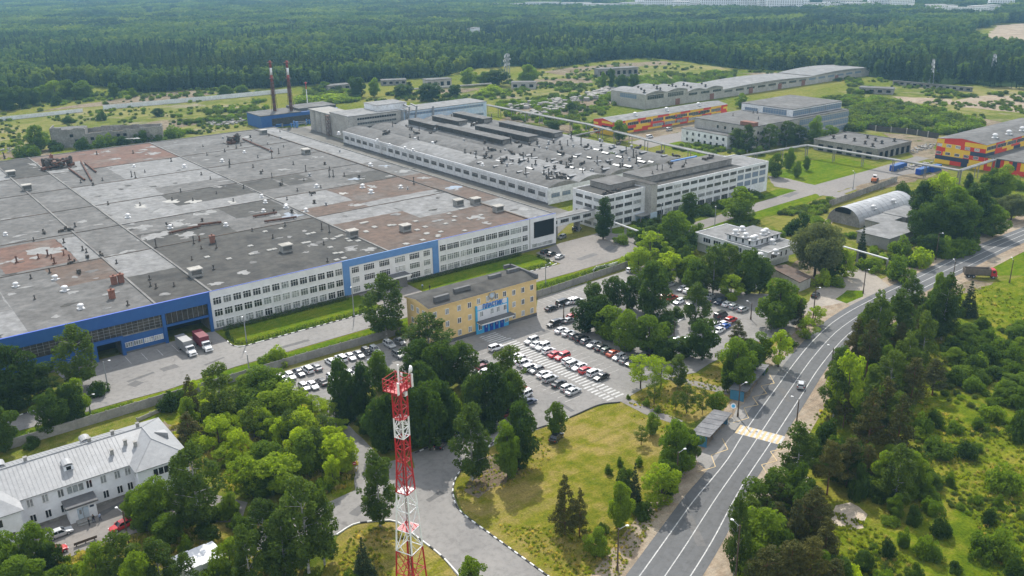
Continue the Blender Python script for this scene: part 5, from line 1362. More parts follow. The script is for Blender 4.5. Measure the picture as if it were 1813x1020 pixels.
ru = empty('ruined_block', 'roofless ruined concrete block with empty windows and bushes growing along it beyond the red roof', 'ruin', (55, 315, 0))
def wall_line(mb, a, c, h0, h1, t=0.6, n=14, seed=1):
    r = random.Random(seed); a, c = Vector(a), Vector(c); d = c - a; ang = math.atan2(d.y, d.x)
    for k in range(n):
        m_ = a.lerp(c, (k + 0.5) / n); h = h0 + (h1 - h0) * k / n + r.uniform(-0.5, 0.5)
        mb.obox((m_.x, m_.y, h / 2), (d.length / n / 2, t / 2, h / 2), ang)
R0, R1 = Vector((28, 321)), Vector((83, 302)); rn = Vector((0.33, 0.944))
b = MB(); wall_line(b, R0, R0.lerp(R1, 0.3), 11, 10.0, n=6, seed=2); wall_line(b, R0.lerp(R1, 0.3), R1, 7.5, 8.5, seed=3); wall_line(b, R0 + rn * 14, R1 + rn * 14, 8.5, 8.5, seed=4)
wall_line(b, R0, R0 + rn * 14, 11, 10.5, n=6, seed=5); wall_line(b, R1, R1 + rn * 14, 8.5, 8, n=6, seed=6); wall_line(b, R0.lerp(R1, 0.3), R0.lerp(R1, 0.3) + rn * 14, 10, 9.5, n=6, seed=7)
b.build('wall', MT['old_concrete'], ru)
b = MB()
ang = math.atan2(R1.y - R0.y, R1.x - R0.x)
q = R0.lerp(R1, 0.15) + rn * 7; b.obox((q.x, q.y, 9.6), (8.2, 6.6, 0.2), ang, 0)
q = R0.lerp(R1, 0.65) + rn * 7; b.obox((q.x, q.y, 5.6), (19.5, 6.6, 0.2), ang, 1)
b.build('slab', [MT['roof_gray'], MT['dirt']], ru)
b = MB()
for t, z in ((0.18, 6.5), (0.22, 3.5), (0.36, 4.2), (0.42, 4.0), (0.6, 5.2), (0.66, 5.2), (0.8, 4.8)):
    q = R0.lerp(R1, t) - rn * 0.35; b.obox((q.x, q.y, z), (0.9, 0.08, 0.8), ang)
b.build('window_opening', MT['dark_hole'], ru)

# ------------------------------------------------------------------ bus shelters
def shelter(lab, corners, seed):
    c = [at(x, y, 2.8) for x, y in corners]   # roof corners: back-near, front-near, front-far, back-far
    ctr = sum(c, Vector()) / 4; ctr.z = 0
    L = ((c[3] - c[0]).length + (c[2] - c[1]).length) / 4; D = ((c[1] - c[0]).length + (c[2] - c[3]).length) / 4
    d = c[3] - c[0]; rz = math.atan2(d.y, d.x)
    t = empty('bus_shelter', lab, 'bus shelter', ctr, rz, 'bus shelters by the road')
    m = MB(); L -= 0.5; D = max(1.6, D - 0.3)
    m.box(-L, -L + 0.15, -D, D, 0, 2.5); m.box(L - 0.15, L, -D, D, 0, 2.5); m.box(-L + 0.15, L - 0.15, D - 0.15, D, 0, 2.6)
    m.box(-0.08, 0.08, -D * 0.2, D - 0.15, 0, 2.5)
    link('wall', m.mesh('wall', MT['sky_blue'] if False else MT['blue_wall_paint']), t)
    m = MB()
    n = max(6, int(2 * (L + 0.5) / 1.1))
    for k in range(n):
        x0, x1 = -L - 0.4 + (2 * L + 0.8) * k / n, -L - 0.4 + (2 * L + 0.8) * (k + 1) / n
        dz = 0.05 * (k % 2)
        m.face([(x0, -D - 0.7, 2.95 + dz), (x1, -D - 0.7, 2.95 + dz), (x1, D + 0.3, 2.62 + dz), (x0, D + 0.3, 2.62 + dz)])
    m.box(-L - 0.4, L + 0.4, -D - 0.7, -D - 0.6, 2.78, 2.9); m.box(-L - 0.4, L + 0.4, D + 0.2, D + 0.3, 2.45, 2.58)
    link('roof', m.mesh('roof', MT['corrugated']), t)
    m = MB(); m.box(-L + 0.3, L - 0.3, D - 0.7, D - 0.3, 0.42, 0.5); m.box(-L + 0.5, -L + 0.6, D - 0.6, D - 0.4, 0, 0.42); m.box(L - 0.6, L - 0.5, D - 0.6, D - 0.4, 0, 0.42)
    link('bench', m.mesh('bench', MT['wood_dark']), t)
    for k in range(4):
        m = MB(); x = -L + 0.2 + (2 * L - 0.4) * k / 3; m.tube((x, -D + 0.1, 0), (x, -D + 0.1, 2.85), 0.06, seg=6); link('post', m.mesh('post', MT['steel_gray']), t)
MT['blue_wall_paint'] = surf('shelter_blue', (0.055, 0.20, 0.34), (0.07, 0.23, 0.36), 0.8, 0.7, 3.0, 0.15, coord='obj')
shelter('longer blue bus shelter, farther up the road from the striped crossing', [(1293, 689), (1316, 694), (1356, 645), (1335, 641)], 1)
shelter('blue bus shelter with a grey corrugated roof beside the striped crossing', [(1223, 766), (1251, 775), (1293, 731), (1265, 723)], 2)

# ------------------------------------------------------------------ fences
def fence(name, lab, cat, pts, h, mat, step, post_mat=None, postw=0.16, over=0.2, thick=0.12, ndet=100):
    p0 = Vector(pts[0])
    t = empty(name, lab, cat, (p0.x, p0.y, 0))
    pm_, posts = MB(), []
    for a, c in zip(pts, pts[1:]):
        a, c = Vector(a), Vector(c); n = max(1, int((c - a).length / step)); ang = math.atan2((c - a).y, (c - a).x)
        for k in range(n):
            q0, q1 = a.lerp(c, k / n), a.lerp(c, (k + 1) / n); md = (q0 + q1) / 2
            L = (q1 - q0).length / 2 - postw * 0.55
            pm_.obox((md.x, md.y, h / 2), (L, thick / 2, h / 2), ang)
            pm_.obox((md.x, md.y, h * 0.5), (L * 0.94, thick / 2 + 0.03, h * 0.42), ang)
            posts.append((q0, ang))
    pm_.build('panel', MT[mat], t)
    pmesh = MB(); pmesh.box(-postw / 2, postw / 2, -postw / 2 - 0.05, postw / 2 + 0.05, 0, h + over)
    pmesh = pmesh.mesh('post', MT[post_mat or mat])
    for q, ang in posts[:ndet]: link('post', pmesh, t, (q.x - p0.x, q.y - p0.y, 0), ang)
    return t
fence('factory_fence', 'long pale concrete panel fence between the factory verge and the car park', 'fence', [(-78, -37.9), (-24.3, -36.7), (9, -36.2), (40.3, -36.7)], 2.2, 'concrete', 3.1)
fence('factory_fence', 'pale concrete panel fence running right from the yellow building along the car park', 'fence', [(76.8, -39.3), (91.5, -38.9), (138, -35.5)], 2.2, 'concrete', 3.1)
fence('broken_wall', 'patchy grey and black concrete wall beside the works road near the arched hangar', 'wall', A([(1468, 366), (1508, 352), (1560, 333), (1588, 322)]), 2.6, 'old_concrete', 3.0)
fence('boundary_fence', 'long white panel fence in the back field left of its gap', 'fence', [(5, 452), (40, 453), (76, 455)], 2.6, 'dirty_white', 5.0)
fence('boundary_fence', 'long white panel fence in the back field right of its gap towards the boiler house', 'fence', [(90, 456), (165, 449), (230, 446)], 3.2, 'dirty_white', 5.0)
fence('yard_wall', 'dark panel fence with pale posts behind the flat roofed shed', 'fence', A([(1500, 222), (1550, 232), (1605, 237), (1662, 246)]), 3.0, 'steel_dark', 6.0, 'pale_concrete', 0.5)
fence('low_garden_wall', 'low white rail wall running from the white house into the grove', 'wall', A([(243, 747), (290, 727), (335, 710)]), 0.9, 'pale_concrete', 3.0)
fence('paddock_fence', 'low white rail fence on the grass verge beside the plaza', 'fence', A([(1050, 482), (1056, 476), (1085, 470), (1122, 456)]), 0.8, 'frame_white', 3.0)

# ------------------------------------------------------------------ pipe racks
def pipe_rack(lab, pts, z, pipes, leg_step=14.0, mat='pipe'):
    p0 = Vector(pts[0]); t = empty('pipe_rack', lab, 'pipeline', (p0.x, p0.y, 0))
    m, lg = MB(), []
    for a, c in zip(pts, pts[1:]):
        a, c = Vector(a), Vector(c); d = (c - a).normalized(); nn = Vector((-d.y, d.x))
        for o, r, dz in pipes:
            q0, q1 = a + nn * o, c + nn * o
            m.tube((q0.x, q0.y, z + dz), (q1.x, q1.y, z + dz), r, seg=9)
        k = max(1, int((c - a).length / leg_step))
        for i in range(k + 1): lg.append((a.lerp(c, i / k), nn))
    m.build('pipe', MT[mat], t)
    for q, nn in lg:
        m = MB()
        w = max(abs(o) for o, r, dz in pipes) + 0.4
        for s in (-1, 1): m.box(q.x + nn.x * s * w * 0.7 - 0.14, q.x + nn.x * s * w * 0.7 + 0.14, q.y + nn.y * s * w * 0.7 - 0.14, q.y + nn.y * s * w * 0.7 + 0.14, 0, z - 0.35)
        m.obox((q.x, q.y, z - 0.5), (w, 0.15, 0.16), math.atan2(nn.y, nn.x))
        m.build('trestle', MT['old_concrete'], t)
pipe_rack('long pale pipe rack running from the rear building to the office corner', [(280, 251), (278.5, 150), (267, 80), (264.5, 42), (268, 17)], 6.0, [(-0.7, 0.38, 0), (0.3, 0.42, 0), (1.0, 0.2, 0.3)])
pipe_rack('silvery pipe rack crossing the yard from the office corner to the chequered hall', [(264, 35), (318, 29.5), (318.2, -48.6), (352, -47.5)], 6.0, [(-0.6, 0.42, 0), (0.5, 0.42, 0)])
pipe_rack('dark pipe rack branching off behind the workshop towards the red and yellow hall', A([(985, 262), (1060, 245), (1110, 230), (1140, 224)]), 4.5, [(-0.4, 0.4, 0), (0.6, 0.3, 0)], mat='old_concrete')
pipe_rack('short white pipe on posts in front of the works office', [at(1082, 392, 4.5).xy, at(1162, 421, 4.5).xy], 4.5, [(0, 0.35, 0)], 8.0, 'steel_white')
pipe_rack('short white pipe on posts among the bushes by the side street', [at(1470, 430, 4.5).xy, at(1572, 459, 4.5).xy], 4.5, [(0, 0.3, 0)], 9.0, 'steel_white')
pipe_rack('dark pipe bridge leaving the rear building towards the field', [at(700, 160, 5).xy, at(870, 148, 5).xy], 5.0, [(0, 0.6, 0)], 20.0, 'pale_concrete')

# ------------------------------------------------------------------ lattice mast
TB = at(736, 1140); TA = 0.42; TH = 43.4
tw = empty('lattice_mast', 'tall red and white lattice telecom mast with a crowded antenna platform in the foreground', 'telecom mast', (TB.x, TB.y, 0), TA)
def half(z): return 2.05 + (0.70 - 2.05) * z / (TH - 12) if z < TH - 12 else 0.70
def leg_pt(i, z):
    s = half(z); sx, sy = ((-1, -1), (1, -1), (1, 1), (-1, 1))[i]
    return Vector((sx * s, sy * s, z))
levels = [z * 43.2 / 41.0 for z in (0, 4.6, 8.8, 12.6, 16.1, 19.4, 22.4, 25.1, 27.5, 29.7, 31.6, 33.2, 34.6, 36.0, 37.4, 39.2, 41.0)]
bands = [(0, 4, 0), (4, 7, 1), (7, 11, 0), (11, 13, 1), (13, 16, 0)]
for a, c, mi in bands:
    m = MB()
    for k in range(a, c):
        z0, z1 = levels[k], levels[k + 1]
        for i in range(4):
            j = (i + 1) % 4
            m.tube(leg_pt(i, z0), leg_pt(i, z1), 0.13, seg=6)
            p0, p1, q0, q1 = leg_pt(i, z0), leg_pt(i, z1), leg_pt(j, z0), leg_pt(j, z1)
            m.tube(p0, q0, 0.07, seg=5); 
            mid = (p1 + q1) / 2
            if (k + i) % 2: m.tube(p0, q1, 0.065, seg=5)
            else: m.tube(q0, p1, 0.065, seg=5)
            m.tube((p0 + q0) / 2, (p0 + p1) / 2, 0.05, seg=4)
        if k % 2 == 0: m.tube(leg_pt(0, z1), leg_pt(2, z1), 0.05, seg=4); m.tube(leg_pt(1, z1), leg_pt(3, z1), 0.05, seg=4)
    link('lattice_section', m.mesh('lattice_section', MT['red_paint'] if mi == 0 else MT['white_paint']), tw)
for z in (levels[5], levels[7], levels[13] - 0.3):
    m = MB(); s = half(z) * 0.95
    m.box(-s, s, -s, s, z, z + 0.08); link('rest_platform', m.mesh('rest_platform', MT['red_paint'] if z != levels[7] else MT['white_paint']), tw)
m = MB()
for s in (-0.2, 0.2): m.tube((s, 0, 0), (s, 0, 42), 0.045, seg=5)
for k in range(100): m.tube((-0.2, 0, 0.4 * k + 0.4), (0.2, 0, 0.4 * k + 0.4), 0.025, seg=4)
for s in (0.35, 0.5, 0.62): m.tube((s, 0.15, 0), (s, 0.15, 40), 0.06, seg=5)
link('ladder', m.mesh('ladder', MT['rust']), tw)
m = MB(); PZ_ = 42.3
m.box(-1.9, 0.95, -1.2, 1.2, PZ_, PZ_ + 0.12)
link('antenna_platform', m.mesh('antenna_platform', MT['red_paint']), tw)
m = MB()
cor = [(-1.9, -1.2), (0.95, -1.2), (0.95, 1.2), (-1.9, 1.2)]
for (xa, ya), (xb, yb) in zip(cor, cor[1:] + cor[:1]):
    for dz in (0.55, 1.1, 1.75): m.tube((xa, ya, PZ_ + dz), (xb, yb, PZ_ + dz), 0.045, seg=5)
    for t in (0, 0.25, 0.5, 0.75): m.tube((xa + (xb - xa) * t, ya + (yb - ya) * t, PZ_), (xa + (xb - xa) * t, ya + (yb - ya) * t, PZ_ + (1.85 if t == 0 else 1.15)), 0.06, seg=5)
    m.tube((xa, ya, PZ_ + 0.1), (xb, yb, PZ_ + 1.75), 0.05, seg=5)
m.tube((-2.0, -1.25, PZ_ + 0.05), (1.2, -1.25, PZ_ + 0.05), 0.07, seg=5); m.tube((-1.65, 1.25, PZ_ + 0.05), (-1.65, -1.5, PZ_ + 0.05), 0.08, seg=5)
link('railing', m.mesh('railing', MT['red_paint']), tw)
for x, y, z, w, h in ((-2.05, -1.35, PZ_ + 0.1, 0.24, 1.7), (1.12, -1.35, PZ_ - 0.1, 0.26, 1.9), (1.08, 0.3, PZ_ + 0.1, 0.22, 1.5)):
    m = MB(); m.box(x - w / 2, x + w / 2, y - 0.1, y + 0.1, z, z + h); m.tube((x, y + 0.12, z - 0.2), (x, y + 0.12, z + h + 0.1), 0.04, seg=5)
    link('panel_antenna', m.mesh('panel_antenna', MT['white_paint']), tw)
m = MB(); m.lathe([(0.5, 0), (0.48, 0.2), (0.34, 0.33), (0.1, 0.38)], (0, 0, 0), 14)
link('dish_antenna', m.mesh('dish_antenna', MT['white_paint']), tw, (1.2, -1.0, 44.7)).rotation_euler = (math.pi / 2, 0, 0.5)
m = MB(); m.tube((0.9, -1.05, 43.5), (1.0, -1.05, 44.9), 0.06, seg=5); link('dish_arm', m.mesh('dish_arm', MT['white_paint']), tw)
m = MB(); m.tube((0, 0, 42.4), (0, 0, 45.6), 0.13, seg=8); link('top_spike', m.mesh('top_spike', MT['white_paint']), tw)
for x, y in ((0.3, -0.7),):
    m = MB(); m.box(x - 0.25, x + 0.25, y - 0.2, y + 0.2, PZ_ - 1.2, PZ_ - 0.6); link('radio_box', m.mesh('radio_box', MT['white_paint']), tw)

# ------------------------------------------------------------------ power pylons
def pylon(px, py, h, lab):
    p = at(px, py); t = empty('power_pylon', lab, 'pylon', (p.x, p.y, 0), 0.6)
    m = MB()
    for sx in (-3.2, 3.2):
        for k in range(8):
            z0, z1 = h * k / 8, h * (k + 1) / 8; w0, w1 = 1.5 - 1.1 * k / 8, 1.5 - 1.1 * (k + 1) / 8
            for a, c in ((-1, -1), (1, -1), (1, 1), (-1, 1)):
                m.tube((sx + a * w0, c * w0, z0), (sx + a * w1, c * w1, z1), 0.16, seg=4)
                m.tube((sx + a * w0, c * w0, z0), (sx - a * w1, c * w1, z1), 0.1, seg=4)
    link('tower', m.mesh('tower', MT['steel_gray']), t)
    m = MB()
    for z, w in ((h * 0.62, 7.5), (h * 0.8, 9.0), (h * 0.95, 6.5)): m.tube((-w, 0, z), (w, 0, z), 0.22, seg=4); m.tube((-w, 0, z), (0, 0, z + 1.2), 0.12, seg=4); m.tube((w, 0, z), (0, 0, z + 1.2), 0.12, seg=4)
    link('crossarm', m.mesh('crossarm', MT['steel_gray']), t)
    m = MB()
    for z, w in ((h * 0.62, 7.2), (h * 0.8, 8.6), (h * 0.95, 6.2)):
        for s in (-1, -0.45, 0.45, 1): m.tube((s * w, 0, z), (s * w, 0, z - 1.6), 0.32, seg=6)
    link('insulator', m.mesh('insulator', MT['white_paint']), t)
pylon(1647, 152, 20, 'steel power pylon at the forest edge, left one of the two near the sand pit')
pylon(1755, 141, 20, 'steel power pylon at the forest edge, right one of the two near the sand pit')
pylon(898, 142, 22, 'grey steel power pylon standing before the forest above the rear building')

# ------------------------------------------------------------------ lamp posts
def lamp(pb, top, lab, kind=0, to=None):
    p = at(*pb); h = min(13.0, max(4.0, height_at(p, top)))
    if to: d = at(*to) - p
    else: d = Vector((0, -1, 0))
    t = empty('street_lamp', lab, 'street lamp', (p.x, p.y, 0), math.atan2(d.y, d.x), 'lamp posts')
    m = MB(); m.tube((0, 0, 0), (0, 0, h), 0.17, 0.11, 8); m.tube((0, 0, 0), (0, 0, 0.9), 0.24, 0.22, 8)
    link('pole', m.mesh('pole', MT['wood_dark'] if kind == 0 else MT['steel_gray']), t)
    m = MB(); m.tube((0, 0, h - 0.3), (1.3, 0, h + 0.25), 0.055, seg=6); link('arm', m.mesh('arm', MT['steel_gray']), t)
    m = MB(); m.lathe([(0.04, 0.12), (0.2, 0.06), (0.26, -0.02), (0.2, -0.1)], (1.55, 0, h + 0.28), 8); m.box(1.2, 1.5, -0.1, 0.1, h + 0.2, h + 0.34); link('lamp_head', m.mesh('lamp_head', MT['white_paint']), t)
lamps = [((1093, 1010), 935, 'dark street lamp at the lower edge of the meadow beside the pines', 0, (1160, 1000)), ((1197, 868), 800, 'street lamp among the maples below the near bus shelter', 0, (1260, 850)),
         ((1306, 738), 681, 'street lamp with its round sign between the two bus shelters', 0, (1345, 730)), ((1378, 650), 598, 'street lamp just past the far bus shelter', 0, (1420, 640)),
         ((1438, 574), 508, 'street lamp at the mouth of the side street beside the car park end', 0, (1470, 590)), ((1528, 520), 476, 'street lamp on the grass island of the side street', 0, (1560, 540)),
         ((1410, 751), 707, 'street lamp behind the birch right of the striped crossing', 0, (1370, 740)), ((1471, 657), 616, 'street lamp right of the road beside the bright birch', 0, (1430, 640)),
         ((1687, 493), 463, 'street lamp beside the road opposite the dump truck', 0, (1660, 470)), ((1787, 501), 460, 'street lamp on the grass behind the dump truck', 0, (1760, 480)),
         ((1721, 432), 383, 'street lamp at the right end of the big grove beside the road', 0, (1745, 440)), ((1656, 460), 412, 'street lamp in the bushes in front of the big grove', 0, (1680, 470)),
         ((1193, 603), 569, 'short dark lamp post in the middle of the car park trees', 0, (1220, 600)), ((1329, 566), 537, 'lamp post on the open right end of the car park', 0, (1310, 560)),
         ((998, 563), 540, 'lamp post between dark cars right of the yellow building', 0, (970, 570)), ((437, 608), 559, 'lamp post on the hedge of the near factory lawn', 1, (430, 625)),
         ((627, 560), 507, 'lamp post on the lawn below the light blue portal', 1, (620, 580)), ((966, 503), 468, 'lamp post at the end of the far factory lawn', 1, (990, 500)),
         ((441, 655), 628, 'short pole on the verge beside the fence below the trucks', 1, (430, 640)), ((230, 972), 905, 'dark wooden lamp pole below the red car', 0, (200, 960)),
         ((192, 690), 640, 'lamp post at the corner of the truck yard kerb', 1, (220, 690)), ((160, 730), 700, 'short pole on the grass below the truck yard', 1, (180, 730)),
         ((1265, 405), 365, 'lamp post on the verge in front of the works office', 1, (1260, 420)), ((1170, 395), 360, 'lamp post by the blue office entrance', 1, (1160, 410)),
         ((835, 460), 425, 'lamp post beside the white factory front above the yellow building', 1, (830, 480)), ((1510, 335), 305, 'lamp post by the works road near the orange loader', 1, (1500, 330)),
         ((1300, 1050), 930, 'street lamp at the bottom edge beside the road and pines', 0, (1250, 1020))]
for pb, top, lab, kind, to in lamps: lamp(pb, top, lab, kind, to)

# bus stop sign and red no-entry sign
p = at(1297, 738); t = empty('bus_stop_sign', 'round blue and white bus stop sign between the two shelters', 'sign', (p.x, p.y, 0), -0.9)
m = MB(); m.tube((0, 0, 0), (0, 0, 2.9), 0.05, seg=6); link('pole', m.mesh('pole', MT['steel_gray']), t)
m = MB(); m.lathe([(0.62, 0), (0.62, 0.05)], seg=20); o = link('plate', m.mesh('plate', MT['frame_white']), t, (0, -0.08, 2.7)); o.rotation_euler = (math.pi / 2.6, 0, 0)
m = MB(); m.lathe([(0.36, 0.055), (0.36, 0.08)], seg=18); o = link('emblem', m.mesh('emblem', MT['sky_blue']), o)
p = at(629, 838); t = empty('road_sign', 'small red road sign on a post beside the footpath into the grove', 'sign', (p.x, p.y, 0), -0.6)
m = MB(); m.tube((0, 0, 0), (0, 0, 2.6), 0.05, seg=6); link('pole', m.mesh('pole', MT['steel_gray']), t)
m = MB(); m.lathe([(0.38, 0), (0.38, 0.04)], seg=16); o = link('plate', m.mesh('plate', MT['red_paint']), t, (0, -0.08, 2.3)); o.rotation_euler = (math.pi / 2, 0, 0)
m = MB(); m.box(-0.24, 0.24, -0.06, 0.06, 0.045, 0.06); link('bar', m.mesh('bar', MT['white_paint']), o)
# benches by the white house
p = at(152, 962); t = empty('park_bench', 'long dark park bench on the grass below the white house yard', 'bench', (p.x, p.y, 0), 0.0)
m = MB(); m.box(-1.9, 1.9, -0.2, 0.2, 0.42, 0.48); link('seat', m.mesh('seat', MT['wood_dark']), t)
m = MB(); m.box(-1.9, 1.9, -0.26, -0.2, 0.5, 0.95); link('backrest', m.mesh('backrest', MT['wood_dark']), t)
for x in (-1.5, 0, 1.5):
    m = MB(); m.box(x - 0.05, x + 0.05, -0.2, 0.2, 0, 0.42); link('leg', m.mesh('leg', MT['steel_dark']), t)

# ------------------------------------------------------------------ far town on the horizon
def town_mat():
    m, nt, bs = new_mat('town_block')
    br = nt.nodes.new('ShaderNodeTexBrick')
    br.offset = 0.0
    br.inputs['Scale'].default_value = 1.0; br.inputs['Brick Width'].default_value = 4.0; br.inputs['Row Height'].default_value = 3.0; br.inputs['Mortar Size'].default_value = 0.9
    br.inputs['Color1'].default_value = (0.10, 0.11, 0.12, 1); br.inputs['Color2'].default_value = (0.16, 0.17, 0.18, 1); br.inputs['Mortar'].default_value = (0.78, 0.77, 0.75, 1)
    tc = nt.nodes.new('ShaderNodeTexCoord'); sx = nt.nodes.new('ShaderNodeSeparateXYZ'); cb = nt.nodes.new('ShaderNodeCombineXYZ'); ad = nt.nodes.new('ShaderNodeMath'); ad.operation = 'ADD'
    nt.links.new(tc.outputs['Object'], sx.inputs[0]); nt.links.new(sx.outputs[0], ad.inputs[0]); nt.links.new(sx.outputs[1], ad.inputs[1]); nt.links.new(ad.outputs[0], cb.inputs[0]); nt.links.new(sx.outputs[2], cb.inputs[1])
    nt.links.new(cb.outputs[0], br.inputs['Vector']); nt.links.new(br.outputs[0], bs.inputs['Base Color']); bs.inputs['Roughness'].default_value = 0.85
    return m
MT['town'] = town_mat(); MT['town_roof'] = surf('town_roof', (0.42, 0.41, 0.40), (0.30, 0.29, 0.28), 0.05)
tr_ = random.Random(8)
tl = [(1165, 16, 14, 52), (1185, 15, 15, 40), (1205, 17, 12, 30), (1225, 15, 14, 40), (1245, 14, 18, 30), (1268, 16, 16, 60), (1290, 15, 20, 30), (1302, 13, 24, 26), (1318, 16, 22, 48), (1340, 16, 18, 40), (1358, 17, 20, 36), (1375, 18, 20, 42), (1396, 18, 18, 46), (1120, 14, 10, 50), (1020, 12, 9, 60), (960, 11, 9, 70), (1440, 14, 9, 60), (1490, 12, 10, 70), (1560, 12, 16, 50), (1590, 12, 12, 60), (1640, 16, 8, 60), (1700, 22, 8, 80), (1770, 12, 12, 40), (1050, 13, 8, 44), (1080, 15, 9, 40), (1140, 13, 13, 34), (1256, 12, 20, 24), (1330, 12, 18, 30), (1410, 15, 14, 40), (1460, 15, 8, 60), (1520, 14, 9, 50), (1665, 18, 8, 50), (1740, 18, 8, 60), (900, 12, 8, 60), (1000, 16, 6, 60)]
for k, (px, py, h, w) in enumerate(tl):
    p = at(px, py + 7); h *= 1.7
    t = empty('apartment_block', 'pale apartment block far off in the hazy town on the horizon', 'apartment block', (p.x, p.y, 0), AZ - math.pi / 2 + tr_.uniform(-0.5, 0.5), 'town blocks on the horizon')
    m = MB(); m.box(-w / 2, w / 2, -8, 8, 0, h); link('wall', m.mesh('wall', MT['town']), t)
    m = MB(); m.box(-w / 2 - 0.3, w / 2 + 0.3, -8.3, 8.3, h, h + 0.8); link('roof', m.mesh('roof', MT['town_roof']), t)
# low ruins and rubble in the middle distance
for k, (px0, py0, px1, py1, h, mat, lab) in enumerate(((582, 162, 622, 158, 4, 'old_concrete', 'long low ruined shed with dark openings behind the antenna mast'), (676, 152, 720, 150, 4, 'old_concrete', 'low open concrete frame beyond the trees behind the rear building'),
        (755, 158, 800, 155, 7, 'pale_concrete', 'broken grey house with a blue wall behind the rear building'), (905, 158, 948, 158, 5, 'pale_concrete', 'low grey ruin beside a round tree beyond the pipe rack'), (1060, 138, 1130, 134, 7, 'old_concrete', 'grey ruined block in the dry field before the forest'),
        (1520, 165, 1580, 168, 4, 'old_concrete', 'low grey concrete shed in the bushes right of the shed row'), (840, 70, 850, 68, 14, 'white_wall', 'small white building standing alone in the distant forest'), (1580, 150, 1720, 163, 3, 'old_concrete', 'long grey concrete wall of the old yard before the forest'))):
    a, c = at(px0, py0), at(px1, py1)
    t = empty('ruined_shed' if mat == 'old_concrete' else 'distant_building', lab, 'ruin' if mat == 'old_concrete' else 'building', a, math.atan2((c - a).y, (c - a).x))
    L = (c - a).length; dpt = 10 if k != 7 else 1.5
    m = MB(); m.box(0, L, 0, dpt, 0, h); link('wall', m.mesh('wall', MT[mat]), t)
    m = MB(); m.box(-0.3, L + 0.3, -0.3, dpt + 0.3, h, h + 0.3); link('roof', m.mesh('roof', MT['roof_gray']), t)
    m = MB()
    n = max(2, int(L / 5))
    for i in range(n):
        m.box(L * (i + 0.25) / n, L * (i + 0.75) / n, -0.06, 0, h * 0.3, h * 0.75)
    link('opening', m.mesh('opening', MT['dark_hole']), t)
# rubble heaps: broken concrete nobody could count
rr = random.Random(44); m = MB()
for (px0, py0, px1, py1, n, s) in ((930, 205, 1010, 190, 160, 3.0), (900, 192, 1060, 172, 260, 3.0), (1040, 172, 1085, 160, 220, 3.5), (370, 222, 440, 212, 120, 1.6), (1590, 300, 1650, 290, 60, 1.2), (0, 268, 40, 262, 40, 1.0), (1615, 268, 1650, 258, 60, 1.2)):
    for k in range(n):
        t = rr.random(); q = at(px0 + (px1 - px0) * t + rr.uniform(-6, 6), py0 + (py1 - py0) * t + rr.uniform(-4, 4))
        w = rr.uniform(0.3, 1.0) * s
        m.obox((q.x, q.y, w * rr.uniform(0.1, 0.5)), (w * 0.7, w * rr.uniform(0.3, 0.7), w * rr.uniform(0.2, 0.5)), rr.uniform(0, 3))
m.build('rubble', MT['rubble'])['kind'] = 'stuff'
# blue containers in the works yard
for px, py, L, lab in ((1590, 300, 12, 'blue shipping container under the pipe rack'), (1633, 307, 9, 'shorter blue shipping container right of the first under the pipe rack'), (1655, 303, 8, 'dark blue container closest to the tall chequered hall')):
    p = at(px, py); t = empty('shipping_container', lab, 'container', (p.x, p.y, 0), 0.05)
    m = MB(); m.box(-L / 2, L / 2, -1.25, 1.25, 0.1, 2.7)
    for k in range(int(L * 2)): m.box(-L / 2 + 0.5 * k, -L / 2 + 0.5 * k + 0.22, -1.31, -1.25, 0.2, 2.6)
    link('body', m.mesh('body', MT['blue']), t)
    m = MB(); m.box(-L / 2 - 0.05, -L / 2, -1.2, 1.2, 0.2, 2.6); link('door', m.mesh('door', MT['deep_blue']), t)
# ------------------------------------------------------------------ cars
def loft(mb, secs, mi=0, caps=True):
    """skin over cross sections (lists of points of equal length)"""
    n0 = len(mb.v); k = len(secs[0])
    for s in secs: mb.v += [tuple(p) for p in s]
    for a in range(len(secs) - 1):
        for i in range(k):
            j = (i + 1) % k
            mb.f.append((n0 + a * k + i, n0 + a * k + j, n0 + (a + 1) * k + j, n0 + (a + 1) * k + i)); mb.m.append(mi)
    if caps:
        mb.f.append(tuple(n0 + i for i in reversed(range(k)))); mb.m.append(mi)
        mb.f.append(tuple(n0 + (len(secs) - 1) * k + i for i in range(k))); mb.m.append(mi)

def body_section(x, w, zb, zt):
    """rounded lower-body section; front is +x"""
    return [(x, -w * 0.92, zb), (x, -w, zb + 0.12), (x, -w, zb + (zt - zb) * 0.62), (x, -w * 0.93, zt - 0.05), (x, -w * 0.75, zt), (x, w * 0.75, zt), (x, w * 0.93, zt - 0.05), (x, w, zb + (zt - zb) * 0.62), (x, w, zb + 0.12), (x, w * 0.92, zb)]

